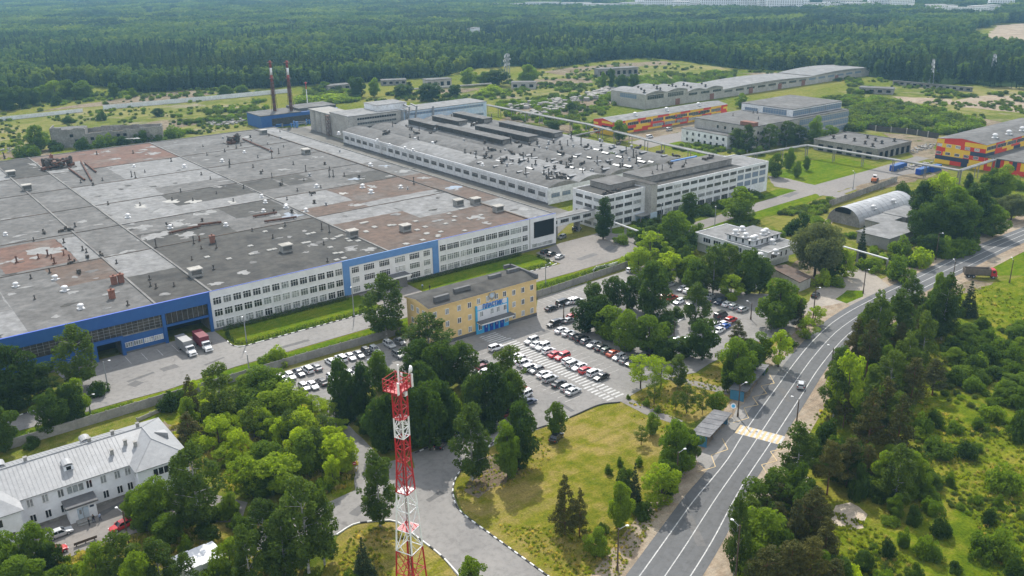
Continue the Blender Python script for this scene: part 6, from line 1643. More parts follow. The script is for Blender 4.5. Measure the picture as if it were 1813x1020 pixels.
SHAPES = {  # stations: x, half width, bottom, top;  cabin: base rear/front x, roof rear/front x, belt, roof height
    'sedan': ([(-2.22, .70, .42, .82), (-2.12, .82, .30, .92), (-1.55, .86, .24, .95), (0, .87, .22, .92), (0.95, .86, .24, .92), (1.75, .83, .26, .80), (2.12, .76, .30, .70), (2.25, .62, .38, .60)], (-1.62, 1.08, -0.98, 0.32, .90, 1.42)),
    'hatch': ([(-1.98, .72, .42, .86), (-1.90, .82, .30, .96), (-1.3, .85, .24, .97), (0, .86, .22, .93), (0.9, .85, .24, .93), (1.6, .82, .26, .82), (1.9, .76, .30, .72), (2.0, .62, .38, .62)], (-1.90, 1.02, -1.45, 0.25, .92, 1.48)),
    'suv': ([(-2.2, .78, .50, 1.0), (-2.12, .88, .40, 1.08), (-1.3, .92, .34, 1.10), (0, .93, .32, 1.06), (0.95, .92, .34, 1.06), (1.75, .89, .36, .98), (2.12, .82, .42, .86), (2.22, .68, .48, .76)], (-2.1, 1.02, -1.85, 0.38, 1.04, 1.72)),
    'van': ([(-2.4, .85, .45, 1.1), (-2.34, .94, .34, 1.16), (-1.3, .96, .30, 1.16), (0, .96, .30, 1.12), (1.3, .94, .30, 1.10), (1.95, .90, .32, .98), (2.3, .82, .36, .86), (2.4, .68, .42, .72)], (-2.36, 1.75, -2.2, 0.95, 1.08, 1.95)),
}
CARMESH = {}
def car_meshes(shape):
    st, (r0, f0, r1, f1, zb, zt) = SHAPES[shape]
    b = MB()
    loft(b, [body_section(*s) for s in st])
    hw = st[3][1] * 0.90; tw_ = hw * 0.80
    # roof with rounded edge, and the four pillars
    def rs(x, w, z): return [(x, -w, z - 0.07), (x, -w * 0.9, z), (x, w * 0.9, z), (x, w, z - 0.07)]
    loft(b, [rs(r1 - 0.12, tw_ * 0.95, zt - 0.07), rs(r1 + 0.1, tw_, zt), rs(f1 - 0.15, tw_, zt), rs(f1 + 0.1, tw_ * 0.95, zt - 0.06)])
    for s in (-1, 1):
        for (xa, xb) in ((r0, r1 - 0.05), (f0, f1 + 0.05)):
            b.tube((xa, s * hw * 0.97, zb), (xb, s * tw_, zt - 0.05), 0.055, seg=5)
        b.tube(((r0 + f0) / 2, s * hw * 1.0, zb), ((r1 + f1) / 2, s * tw_ * 1.01, zt - 0.05), 0.05, seg=5)
        b.obox((f0 - 0.25, s * (hw + 0.14), zb + 0.08), (0.07, 0.11, 0.07))
    body = b
    g = MB()
    loft(g, [[(r0, -hw, zb - 0.05), (r0, hw, zb - 0.05), (f0, hw, zb - 0.05), (f0, -hw, zb - 0.05)], [(r1 - 0.08, -tw_ * 0.98, zt - 0.06), (r1 - 0.08, tw_ * 0.98, zt - 0.06), (f1 + 0.08, tw_ * 0.98, zt - 0.06), (f1 + 0.08, -tw_ * 0.98, zt - 0.06)]])
    w = MB(); R = 0.33 if shape in ('sedan', 'hatch') else 0.38
    w.tube((0, -0.11, 0), (0, 0.11, 0), R, seg=14)
    rm = MB(); rm.tube((0, -0.125, 0), (0, 0.125, 0), R * 0.62, seg=10)
    hl = MB(); hl.obox((0, 0, 0), (0.10, 0.18, 0.09))
    tl_ = MB(); tl_.obox((0, 0, 0), (0.06, 0.16, 0.12))
    CARMESH[shape] = (body, g.mesh('window_glass', MT['car_glass']), w.mesh('wheel', MT['tyre']), rm.mesh('rim', MT['rim']), hl.mesh('headlight', MT['lamp_clear']), tl_.mesh('tail_light', MT['lamp_red']), R)
for k_ in SHAPES: car_meshes(k_)
BODY = {}
def car(p, rz, shape, colour, label, group=None, detail=2, name='parked_car'):
    key = (shape, colour)
    b, g, w, rm, hl, tl2, R = CARMESH[shape]
    if key not in BODY: BODY[key] = b.mesh('car_body', MT['car ' + colour], smooth=False)
    t = empty(name, label, 'car', (p[0], p[1], 0.085), rz, group)
    link('body', BODY[key], t)
    link('window_glass', g, t)
    wb = 1.32 if shape != 'van' else 1.5; hw = SHAPES[shape][0][3][1] - 0.09
    for x in (-wb, wb):
        for s in (-1, 1):
            q = link('wheel', w, t, (x, s * hw, R))
            if detail > 1: link('rim', rm, q)
    st = SHAPES[shape][0]
    for s in (-1, 1):
        link('headlight', hl, t, (st[-2][0] - 0.0, s * st[-2][1] * 0.78, st[-2][3] - 0.12))
        link('tail_light', tl2, t, (st[1][0] - 0.02, s * st[1][1] * 0.8, st[1][3] - 0.17))
    return t

SHN = {'sedan': 'saloon', 'hatch': 'hatchback', 'suv': 'off-roader', 'van': 'minivan'}
CR = random.Random(21)
def row(pts, ox, oy, sc, rz, ref, where, group, axis_name='car'):
    n = len(pts)
    for i, (x, y, shape, colour) in enumerate(pts):
        p = at(ox + x / sc, oy + y / sc, 0.5)
        back = CR.random() < 0.3
        lab = f"{colour} {SHN[shape]}, {ORD[i]} from {ref} {where}"
        car((p.x, p.y), rz + (math.pi if back else 0) + CR.uniform(-0.04, 0.04), shape, colour, lab, group)

row([(820, 560, 'suv', 'silver'), (855, 580, 'sedan', 'white'), (887, 596, 'suv', 'white'), (922, 618, 'hatch', 'white'), (965, 640, 'sedan', 'red'), (1005, 655, 'suv', 'red'), (1043, 680, 'hatch', 'white'), (1073, 700, 'suv', 'silver'), (1108, 716, 'sedan', 'white'), (1145, 737, 'hatch', 'red'), (1197, 754, 'suv', 'white'), (1240, 776, 'sedan', 'black')], 700, 440, 3.4, 0.06, 'the yellow building', 'in the row right of the striped walkway', 'cars right of the walkway')
row([(605, 602, 'suv', 'white'), (680, 632, 'sedan', 'gray'), (715, 655, 'sedan', 'white'), (745, 672, 'hatch', 'white'), (775, 694, 'suv', 'white'), (812, 722, 'suv', 'white'), (850, 735, 'hatch', 'gray'), (895, 760, 'sedan', 'white'), (930, 788, 'suv', 'silver'), (985, 816, 'sedan', 'black'), (1035, 840, 'hatch', 'silver'), (1070, 863, 'sedan', 'silver')], 700, 440, 3.4, 0.06, 'the yellow building', 'in the row left of the striped walkway', 'cars left of the walkway')
row([(952, 458, 'suv', 'black'), (1000, 495, 'sedan', 'white'), (1042, 512, 'sedan', 'silver'), (1082, 528, 'hatch', 'gray'), (1120, 546, 'suv', 'black'), (1152, 562, 'hatch', 'gray'), (1195, 580, 'sedan', 'silver'), (1238, 600, 'sedan', 'black'), (1275, 616, 'hatch', 'gray-green'), (1312, 634, 'sedan', 'orange'), (1347, 656, 'hatch', 'silver'), (1390, 675, 'sedan', 'gray'), (1430, 690, 'sedan', 'black'), (1470, 668, 'hatch', 'gray')], 700, 440, 3.4, 0.06, 'the yellow building', 'in the row under the car park trees', 'cars along the tree island')
row([(1010, 332, 'van', 'black'), (940, 362, 'sedan', 'black'), (1052, 325, 'suv', 'white'), (1090, 318, 'suv', 'white'), (1068, 412, 'hatch', 'red'), (1045, 435, 'sedan', 'gray'), (1000, 440, 'hatch', 'gray')], 700, 440, 3.4, 0.06, 'the concrete fence', 'in the loose group right of the yellow building', 'cars right of the yellow building')
row([(512, 693, 'sedan', 'black'), (530, 718, 'hatch', 'dark red'), (545, 745, 'sedan', 'white'), (757, 852, 'hatch', 'red'), (775, 886, 'suv', 'white'), (800, 928, 'sedan', 'dark blue'), (690, 985, 'suv', 'dark red'), (660, 1000, 'sedan', 'dark red')], 700, 440, 3.4, 0.06, 'the yellow building', 'behind the trees above the mast road', 'cars along the inner trees')
row([(635, 217, 'hatch', 'silver'), (710, 243, 'sedan', 'silver'), (745, 256, 'sedan', 'white'), (845, 272, 'hatch', 'gray'), (868, 292, 'sedan', 'silver'), (890, 310, 'hatch', 'gray'), (935, 324, 'suv', 'dark blue'), (980, 337, 'sedan', 'white'), (1020, 352, 'hatch', 'silver'), (1072, 369, 'hatch', 'silver')], 1000, 440, 3.4, 0.06, 'the fence', 'in the far row before the canteen trees', 'cars in the far row')
row([(405, 133, 'suv', 'white'), (345, 216, 'sedan', 'white'), (600, 295, 'sedan', 'red'), (645, 302, 'suv', 'red'), (688, 322, 'hatch', 'white'), (760, 345, 'hatch', 'gray')], 1000, 440, 3.4, 0.06, 'the fence', 'in the scattered line above the little fenced lawn', 'cars above the little lawn')
row([(940, 408, 'van', 'black'), (1000, 435, 'suv', 'red'), (960, 456, 'sedan', 'white'), (957, 476, 'sedan', 'blue'), (895, 468, 'hatch', 'white'), (925, 498, 'sedan', 'white'), (742, 550, 'sedan', 'white'), (688, 555, 'hatch', 'silver'), (652, 580, 'sedan', 'blue'), (570, 608, 'sedan', 'black'), (528, 634, 'suv', 'black'), (480, 648, 'hatch', 'gray')], 1000, 440, 3.4, 0.06, 'the far end', 'in the near row beside the dark round trees', 'cars in the near row')
row([(385, 360, 'sedan', 'white'), (440, 342, 'sedan', 'dark blue'), (493, 325, 'suv', 'white'), (543, 311, 'sedan', 'gray'), (630, 275, 'hatch', 'white'), (695, 257, 'suv', 'white'), (750, 246, 'sedan', 'silver'), (800, 233, 'sedan', 'gray'), (848, 213, 'hatch', 'black'), (897, 202, 'hatch', 'silver'), (985, 174, 'suv', 'silver'), (1047, 154, 'sedan', 'gray')], 400, 560, 3.4, -math.pi / 2, 'the left', 'in the row along the concrete fence', 'cars along the fence')
row([(340, 385, 'hatch', 'white'), (472, 428, 'hatch', 'silver'), (522, 418, 'sedan', 'white'), (577, 398, 'sedan', 'black'), (640, 372, 'hatch', 'white'), (745, 350, 'hatch', 'white'), (795, 318, 'hatch', 'gray'), (890, 275, 'sedan', 'white'), (1037, 236, 'suv', 'gray')], 400, 560, 3.4, -math.pi / 2, 'the left', 'in the second row from the concrete fence', 'cars in the second left row')
row([(965, 446, 'hatch', 'black'), (976, 450, 'sedan', 'black'), (991, 455, 'sedan', 'silver'), (1021, 406, 'suv', 'black'), (995, 420, 'hatch', 'gray')], 0, 0, 1.0, 0.3, 'the white factory front', 'on the plaza by its right end', 'cars by the factory end')
def one(px, py, rz, shape, colour, label, name='parked_car'):
    p = at(px, py, 0.5); car((p.x, p.y), rz, shape, colour, label, None, 2, name)
one(105, 945, 0.05, 'sedan', 'silver', 'silver saloon parked in the yard of the white house')
one(216, 931, 3.3, 'sedan', 'red', 'bright red saloon on the yard edge near the white house porch')
one(98, 977, 0.1, 'hatch', 'red', 'red car half hidden by the tree left of the white house yard')
p = at(1418, 682, 0.5); car((p.x, p.y), math.atan2((CL[kk + 12] - CL[kk + 8]).y, (CL[kk + 12] - CL[kk + 8]).x) + 0.22, 'hatch', 'silver', 'silver hatchback driving alone up the main road', None, 2, 'moving_car')
one(1444, 523, 0.3, 'hatch', 'black', 'dark hatchback waiting in the side street by the canteen')
one(783, 787, 0.5, 'suv', 'black', 'black off-roader in the tree shade on the mast road')
one(818, 766, 0.5, 'hatch', 'white', 'white hatchback leaving the tree shade on the mast road')
one(985, 775, 0.4, 'sedan', 'black', 'black saloon half hidden behind the small lone tree at the meadow top')
one(1335, 510, 0.2, 'hatch', 'white', 'white hatchback tucked under the canteen birches')

# ------------------------------------------------------------------ lorries
def wheels(t, xs, hw, R=0.5, w=0.3):
    m = MB(); m.tube((0, -w / 2, 0), (0, w / 2, 0), R, seg=14); wm = m.mesh('wheel', MT['tyre'])
    m = MB(); m.tube((0, -w / 2 - 0.02, 0), (0, w / 2 + 0.02, 0), R * 0.5, seg=10); rmn = m.mesh('rim', MT['steel_gray'])
    for x in xs:
        for s in (-1, 1):
            q = link('wheel', wm, t, (x, s * hw, R)); link('rim', rmn, q)
def box_lorry(px, py, rz, boxmat, lab):
    p = at(px, py, 0.3)
    t = empty('box_lorry', lab, 'lorry', (p.x, p.y, 0.08), rz, 'lorries in the factory yard')
    m = MB(); m.box(-4.6, 1.3, -1.2, 1.2, 1.0, 3.5); m.box(-4.65, 1.35, -1.24, 1.24, 3.45, 3.56); m.box(-4.6, 1.3, -1.22, 1.22, 0.92, 1.04)
    for k in range(8): m.box(-4.5 + 0.75 * k, -4.44 + 0.75 * k, -1.23, 1.23, 1.05, 3.45)
    link('cargo_box', m.mesh('cargo_box', MT[boxmat]), t)
    m = MB()
    secs = [[(x, -w, zb), (x, -w, zt * 0.9), (x, -w * 0.9, zt), (x, w * 0.9, zt), (x, w, zt * 0.9), (x, w, zb)] for x, w, zb, zt in ((1.55, 1.0, 0.7, 2.45), (2.6, 1.02, 0.7, 2.45), (2.95, 1.0, 0.7, 1.75), (3.1, 0.95, 0.6, 1.45), (4.0, 0.9, 0.6, 1.35), (4.25, 0.8, 0.6, 1.15))]
    loft(m, secs); m.box(4.2, 4.4, -1.05, 1.05, 0.45, 0.75)
    link('cab', m.mesh('cab', MT['white_paint']), t)
    m = MB()
    loft(m, [[(2.64, -0.92, 2.30), (2.64, 0.92, 2.30), (2.66, 0.92, 2.36), (2.66, -0.92, 2.36)], [(3.0, -0.95, 1.66), (3.0, 0.95, 1.66), (3.03, 0.95, 1.72), (3.03, -0.95, 1.72)]])
    for s in (-1, 1): m.box(1.85, 2.55, s * 1.03 - 0.02, s * 1.03 + 0.02, 1.6, 2.2)
    link('window_glass', m.mesh('window_glass', MT['car_glass']), t)
    for s in (-1, 1):
        m = MB(); m.obox((4.22, s * 0.68, 0.95), (0.08, 0.15, 0.12)); link('headlight', m.mesh('headlight', MT['lamp_clear']), t)
        m = MB(); m.obox((2.8, s * 1.25, 1.9), (0.05, 0.1, 0.22)); link('mirror', m.mesh('mirror', MT['steel_dark']), t)
    m = MB(); m.box(-4.5, 4.0, -0.5, 0.5, 0.6, 0.9); m.box(3.9, 4.3, -0.6, 0.6, 0.8, 1.05); link('chassis', m.mesh('chassis', MT['steel_dark']), t)
    wheels(t, (-2.6, 3.2), 0.95, 0.48)
    return t
box_lorry(332, 622, -math.pi / 2 + 0.05, 'galv', 'lorry with a pale grey box and white cab outside the factory gate')
MT['box_maroon'] = plain('maroon_paint', (0.17, 0.025, 0.04), 0.6)
box_lorry(361, 614, -math.pi / 2 + 0.0, 'box_maroon', 'lorry with a maroon box and white cab outside the factory gate')

def dump_lorry(px, py, rz, lab, s=1.0, cabmat='red_paint', bodymat='dump_gray'):
    p = at(px, py, 0.3)
    t = empty('dump_lorry', lab, 'dump truck', (p.x, p.y, 0.06), rz); t.scale = (s, s, s)
    m = MB()
    m.box(-5.2, 2.2, -1.25, 1.25, 1.25, 1.4)
    for y in (-1.3, 1.18): m.box(-5.2, 2.2, y, y + 0.12, 1.3, 3.0)
    m.box(2.1, 2.25, -1.3, 1.3, 1.3, 3.3); m.box(-5.25, -5.1, -1.3, 1.3, 1.3, 3.0)
    for k in range(11):
        for y in (-1.38, 1.3): m.box(-5.1 + 0.72 * k, -5.0 + 0.72 * k, y, y + 0.08, 1.3, 3.05)
    for y in (-1.4, 1.3): m.box(-5.25, 2.25, y, y + 0.1, 2.92, 3.05)
    link('dump_body', m.mesh('dump_body', MT[bodymat]), t)
    m = MB(); m.box(-5.0, 2.0, -1.15, 1.15, 2.2, 2.3); link('load', m.mesh('load', MT['dirt']), t)
    m = MB()
    loft(m, [[(x, -w, zb), (x, -w, zt * 0.93), (x, -w * 0.92, zt), (x, w * 0.92, zt), (x, w, zt * 0.93), (x, w, zb)] for x, w, zb, zt in ((2.45, 1.2, 0.9, 2.95), (3.7, 1.22, 0.9, 2.95), (4.1, 1.2, 0.9, 2.1), (4.2, 1.15, 0.8, 1.3))])
    link('cab', m.mesh('cab', MT[cabmat]), t)
    m = MB()
    loft(m, [[(3.74, -1.1, 2.82), (3.74, 1.1, 2.82), (3.77, 1.1, 2.85), (3.77, -1.1, 2.85)], [(4.12, -1.12, 2.08), (4.12, 1.12, 2.08), (4.15, 1.12, 2.11), (4.15, -1.12, 2.11)]])
    for q in (-1, 1): m.box(2.8, 3.6, q * 1.22 - 0.02, q * 1.22 + 0.02, 1.9, 2.65)
    link('window_glass', m.mesh('window_glass', MT['car_glass']), t)
    m = MB(); m.box(-5.0, 4.1, -0.5, 0.5, 0.75, 1.2); m.box(4.0, 4.4, -1.15, 1.15, 0.5, 0.85); link('chassis', m.mesh('chassis', MT['steel_dark']), t)
    wheels(t, (-3.9, -2.5, 3.2), 1.0, 0.55)
    for q in (-1, 1):
        m = MB(); m.obox((4.3, q * 0.8, 0.98), (0.12, 0.15, 0.1)); link('headlight', m.mesh('headlight', MT['lamp_clear']), t)
MT['dump_gray'] = surf('dump_body', (0.17, 0.145, 0.12), (0.11, 0.09, 0.075), 0.5, 0.8, 2.0, 0.3, coord='obj')
c_, d_ = at(1718, 490), at(1768, 492)
dump_lorry(1737, 490, math.atan2((d_ - c_).y, (d_ - c_).x), 'long tipper lorry with brown dump body and red cab leaving the road')
dump_lorry(1605, 393, 0.9, 'dark lorry parked at the end of the flat sheds beside the big grove', 0.75, 'panel_navy', 'steel_dark')

# wheel loader in the works yard
p = at(1548, 322); t = empty('wheel_loader', 'orange wheel loader on the works road near the containers', 'loader', (p.x, p.y, 0.07), 0.4)
MT['loader_orange'] = plain('loader_orange', (0.50, 0.14, 0.04), 0.5)
m = MB(); m.box(-2.6, 0.4, -1.0, 1.0, 0.9, 1.8); m.box(0.3, 2.2, -0.7, 0.7, 0.8, 1.5); m.box(-2.7, -1.6, -1.05, 1.05, 0.8, 2.0); link('body', m.mesh('body', MT['loader_orange']), t)
m = MB(); m.box(-0.9, 0.5, -0.75, 0.75, 1.8, 3.1); link('cab', m.mesh('cab', MT['frame_white']), t)
m = MB(); m.box(-0.95, 0.55, -0.6, 0.6, 2.1, 2.9); m.box(-0.7, 0.3, -0.78, 0.78, 2.1, 2.9); link('window_glass', m.mesh('window_glass', MT['car_glass']), t)
m = MB(); m.tube((1.6, -0.6, 1.5), (3.4, -0.6, 0.7), 0.14); m.tube((1.6, 0.6, 1.5), (3.4, 0.6, 0.7), 0.14); m.box(3.3, 4.2, -1.3, 1.3, 0.15, 0.3); m.box(3.3, 3.4, -1.3, 1.3, 0.3, 1.1); link('bucket', m.mesh('bucket', MT['steel_dark']), t)
wheels(t, (-1.6, 1.4), 0.95, 0.75, 0.5)
# white delivery van by the far chequered hall
for px, py, col, lab in ((1150, 243, 'white', 'white van beside the chequered hall beyond the pipe rack'), (1185, 230, 'silver', 'grey car on the tarmac in front of the chequered hall'), (1240, 214, 'white', 'white van at the far end of the chequered hall')):
    one(px, py, 0.1, 'van', col, lab)

# ------------------------------------------------------------------ people
def person(p, rz, shirt, trousers, label, step=0.12, arm=0.1):
    """one skinned body; hair on the head is a child"""
    V = [(0, 0, .95), (0, 0, 1.12), (0, 0, 1.30), (0.01, 0, 1.42), (0.02, 0, 1.52), (0.03, 0, 1.62), (0.03, 0, 1.72),
         (0.0, .17, 1.40), (0.02 + arm, .24, 1.14), (0.10 + arm, .25, 0.92), (0.12 + arm, .25, 0.82), (0.0, -.17, 1.40), (-0.02 - arm, -.24, 1.14), (0.02 - arm, -.25, 0.92), (0.03 - arm, -.25, 0.82),
         (0, .09, .88), (step, .10, .50), (step * .9, .10, .10), (step * .9 + .15, .11, .04), (0, -.09, .88), (-step, -.10, .50), (-step * 1.3, -.10, .10), (-step * 1.3 + .15, -.11, .04)]
    Ed = [(0, 1), (1, 2), (2, 3), (3, 4), (4, 5), (5, 6), (3, 7), (7, 8), (8, 9), (9, 10), (3, 11), (11, 12), (12, 13), (13, 14), (0, 15), (15, 16), (16, 17), (17, 18), (0, 19), (19, 20), (20, 21), (21, 22)]
    Rr = [.145, .135, .155, .11, .055, .095, .075, .075, .05, .038, .035, .075, .05, .038, .035, .095, .065, .045, .04, .095, .065, .045, .04]
    me = bpy.data.meshes.new('person_skeleton'); me.from_pydata(V, Ed, [])
    o = bpy.data.objects.new('person', me); COL.objects.link(o)
    sk = o.modifiers.new('skin', 'SKIN'); o.modifiers.new('sub', 'SUBSURF').levels = 1
    for i, r in enumerate(Rr): me.skin_vertices[0].data[i].radius = (r, r * (1.15 if i < 3 else 1.0))
    me.skin_vertices[0].data[0].use_root = True
    dg = bpy.context.evaluated_depsgraph_get()
    nm = bpy.data.meshes.new_from_object(o.evaluated_get(dg))
    o.modifiers.clear(); o.data = nm
    for mt in ('skin_tone', shirt, trousers, 'tyre'): nm.materials.append(MT[mt])
    for f in nm.polygons:
        c = f.center
        f.material_index = 0 if c.z > 1.49 or (abs(c.y) > .2 and c.z < .9) else 1 if (c.z > .96 or abs(c.y) > .2) else 3 if c.z < .08 else 2
        f.use_smooth = True
    o.location = (p.x, p.y, 0.075); o.rotation_euler = (0, 0, rz)
    tag(o, label, 'person')
    m = MB(); m.lathe([(0.10, 1.60), (0.112, 1.68), (0.10, 1.76), (0.05, 1.81), (0.01, 1.82)], (0.015, 0, 0), 10); link('hair', m.mesh('hair', MT['steel_dark'], smooth=True), o)
MT['skin_tone'] = plain('skin', (0.50, 0.30, 0.21), 0.6); MT['cloth_black'] = plain('cloth_black', (0.025, 0.025, 0.028), 0.9); MT['cloth_blue'] = plain('cloth_light_blue', (0.34, 0.42, 0.58), 0.9); MT['cloth_jeans'] = plain('cloth_jeans', (0.06, 0.08, 0.14), 0.9)
person(at(159, 932), 0.4, 'cloth_black', 'cloth_black', 'person in black standing nearest the silver car by the white porch')
person(at(167, 926), -0.8, 'cloth_black', 'cloth_jeans', 'person in a dark jacket standing in the middle of the group by the porch')
person(at(178, 923), 2.6, 'cloth_blue', 'cloth_jeans', 'person in a light blue shirt standing right of the porch steps')
person(at(748, 512), 1.2, 'cloth_blue', 'cloth_jeans', 'person in a blue shirt walking on the paving under the factory canopy', 0.2, 0.16)
person(at(761, 514), 1.0, 'cloth_black', 'cloth_black', 'person in dark clothes walking on the paving under the factory canopy', 0.2, 0.16)
# ------------------------------------------------------------------ vegetation
def leaves(mb, rng, blobs, density, size, up=0.35, shell=0.55, droop=0.0):
    """many leaf-sprig faces through the volume of each blob, thicker towards its surface"""
    for (c, r) in blobs:
        area = (r[0] * r[1] + r[1] * r[2] + r[0] * r[2])
        n = max(6, int(area * density))
        for _ in range(n):
            while True:
                d = Vector((rng.gauss(0, 1), rng.gauss(0, 1), rng.gauss(0, 1)))
                if d.length > 0.1: break
            d.normalize()
            q = shell + (1.06 - shell) * rng.random() ** 0.6
            p = Vector((c[0] + d.x * r[0] * q, c[1] + d.y * r[1] * q, c[2] + d.z * r[2] * q))
            if p.z < 0.05: p.z = 0.05 + rng.random() * 0.2
            nrm = (d * 0.6 + Vector((rng.uniform(-1, 1), rng.uniform(-1, 1), rng.uniform(-1, 1))) * 0.75 + Vector((0, 0, up))).normalized()
            a = nrm.orthogonal().normalized(); b = nrm.cross(a)
            t = rng.uniform(0, 6.28); a, b = a * math.cos(t) + b * math.sin(t), b * math.cos(t) - a * math.sin(t)
            s = size * rng.uniform(0.6, 1.35); w = s * rng.uniform(0.45, 0.8)
            if droop: a = (a + Vector((0, 0, -droop))).normalized()
            k = nrm * (s * 0.18)
            mb.face([p - a * s * 0.5, p - b * w * 0.5 + k, p + a * s * 0.5, p + b * w * 0.5 + k])

def trunk_mesh(H, r, rng, limbs, mat, bare=0.3, bend=0.03):
    m = MB(); pts = [Vector((0, 0, -0.2))]
    n = 6
    for k in range(1, n + 1):
        z = H * 0.92 * k / n
        pts.append(Vector((rng.uniform(-1, 1) * bend * z * 0.5, rng.uniform(-1, 1) * bend * z * 0.5, z)))
    for k in range(n): m.tube(pts[k], pts[k + 1], r * (1 - 0.85 * k / n), r * (1 - 0.85 * (k + 1) / n), 7, caps=False)
    for k in range(limbs):
        t = bare + (0.9 - bare) * (k + rng.random()) / limbs
        f = t * n; i = min(n - 1, int(f)); p = pts[i].lerp(pts[i + 1], f - i)
        a = rng.uniform(0, 6.28); L = H * 0.2 * (1.15 - t * 0.7)
        m.tube(p, p + Vector((math.cos(a) * L, math.sin(a) * L, L * rng.uniform(0.35, 0.9))), r * 0.38 * (1 - t * 0.6), r * 0.08, 5, caps=False)
    return m.mesh('trunk', MT[mat], smooth=True)

def ellipsoid_blobs(rng, n, cz, R, Rz, br, brz, fill=0.62, zpow=1.0, taper=0.0):
    out = []
    for k in range(n):
        z = -1 + 2 * (k + rng.random()) / n
        rr_ = math.sqrt(max(0, 1 - z * z))
        a = k * 2.399 + rng.uniform(-0.7, 0.7); q = fill * rng.uniform(0.45, 1.3) * rr_ * (1 - taper * (z + 1) / 2)
        s = rng.choice((0.62, 0.8, 1.0, 1.2, 1.4)) * rng.uniform(0.9, 1.1) * (1 - taper * 0.6 * (z + 1) / 2)
        out.append(((R * q * math.cos(a), R * q * math.sin(a), cz + Rz * (0.8 * z + rng.uniform(-0.1, 0.1))), (br * s, br * s * rng.uniform(0.85, 1.15), brz * s)))
    return out

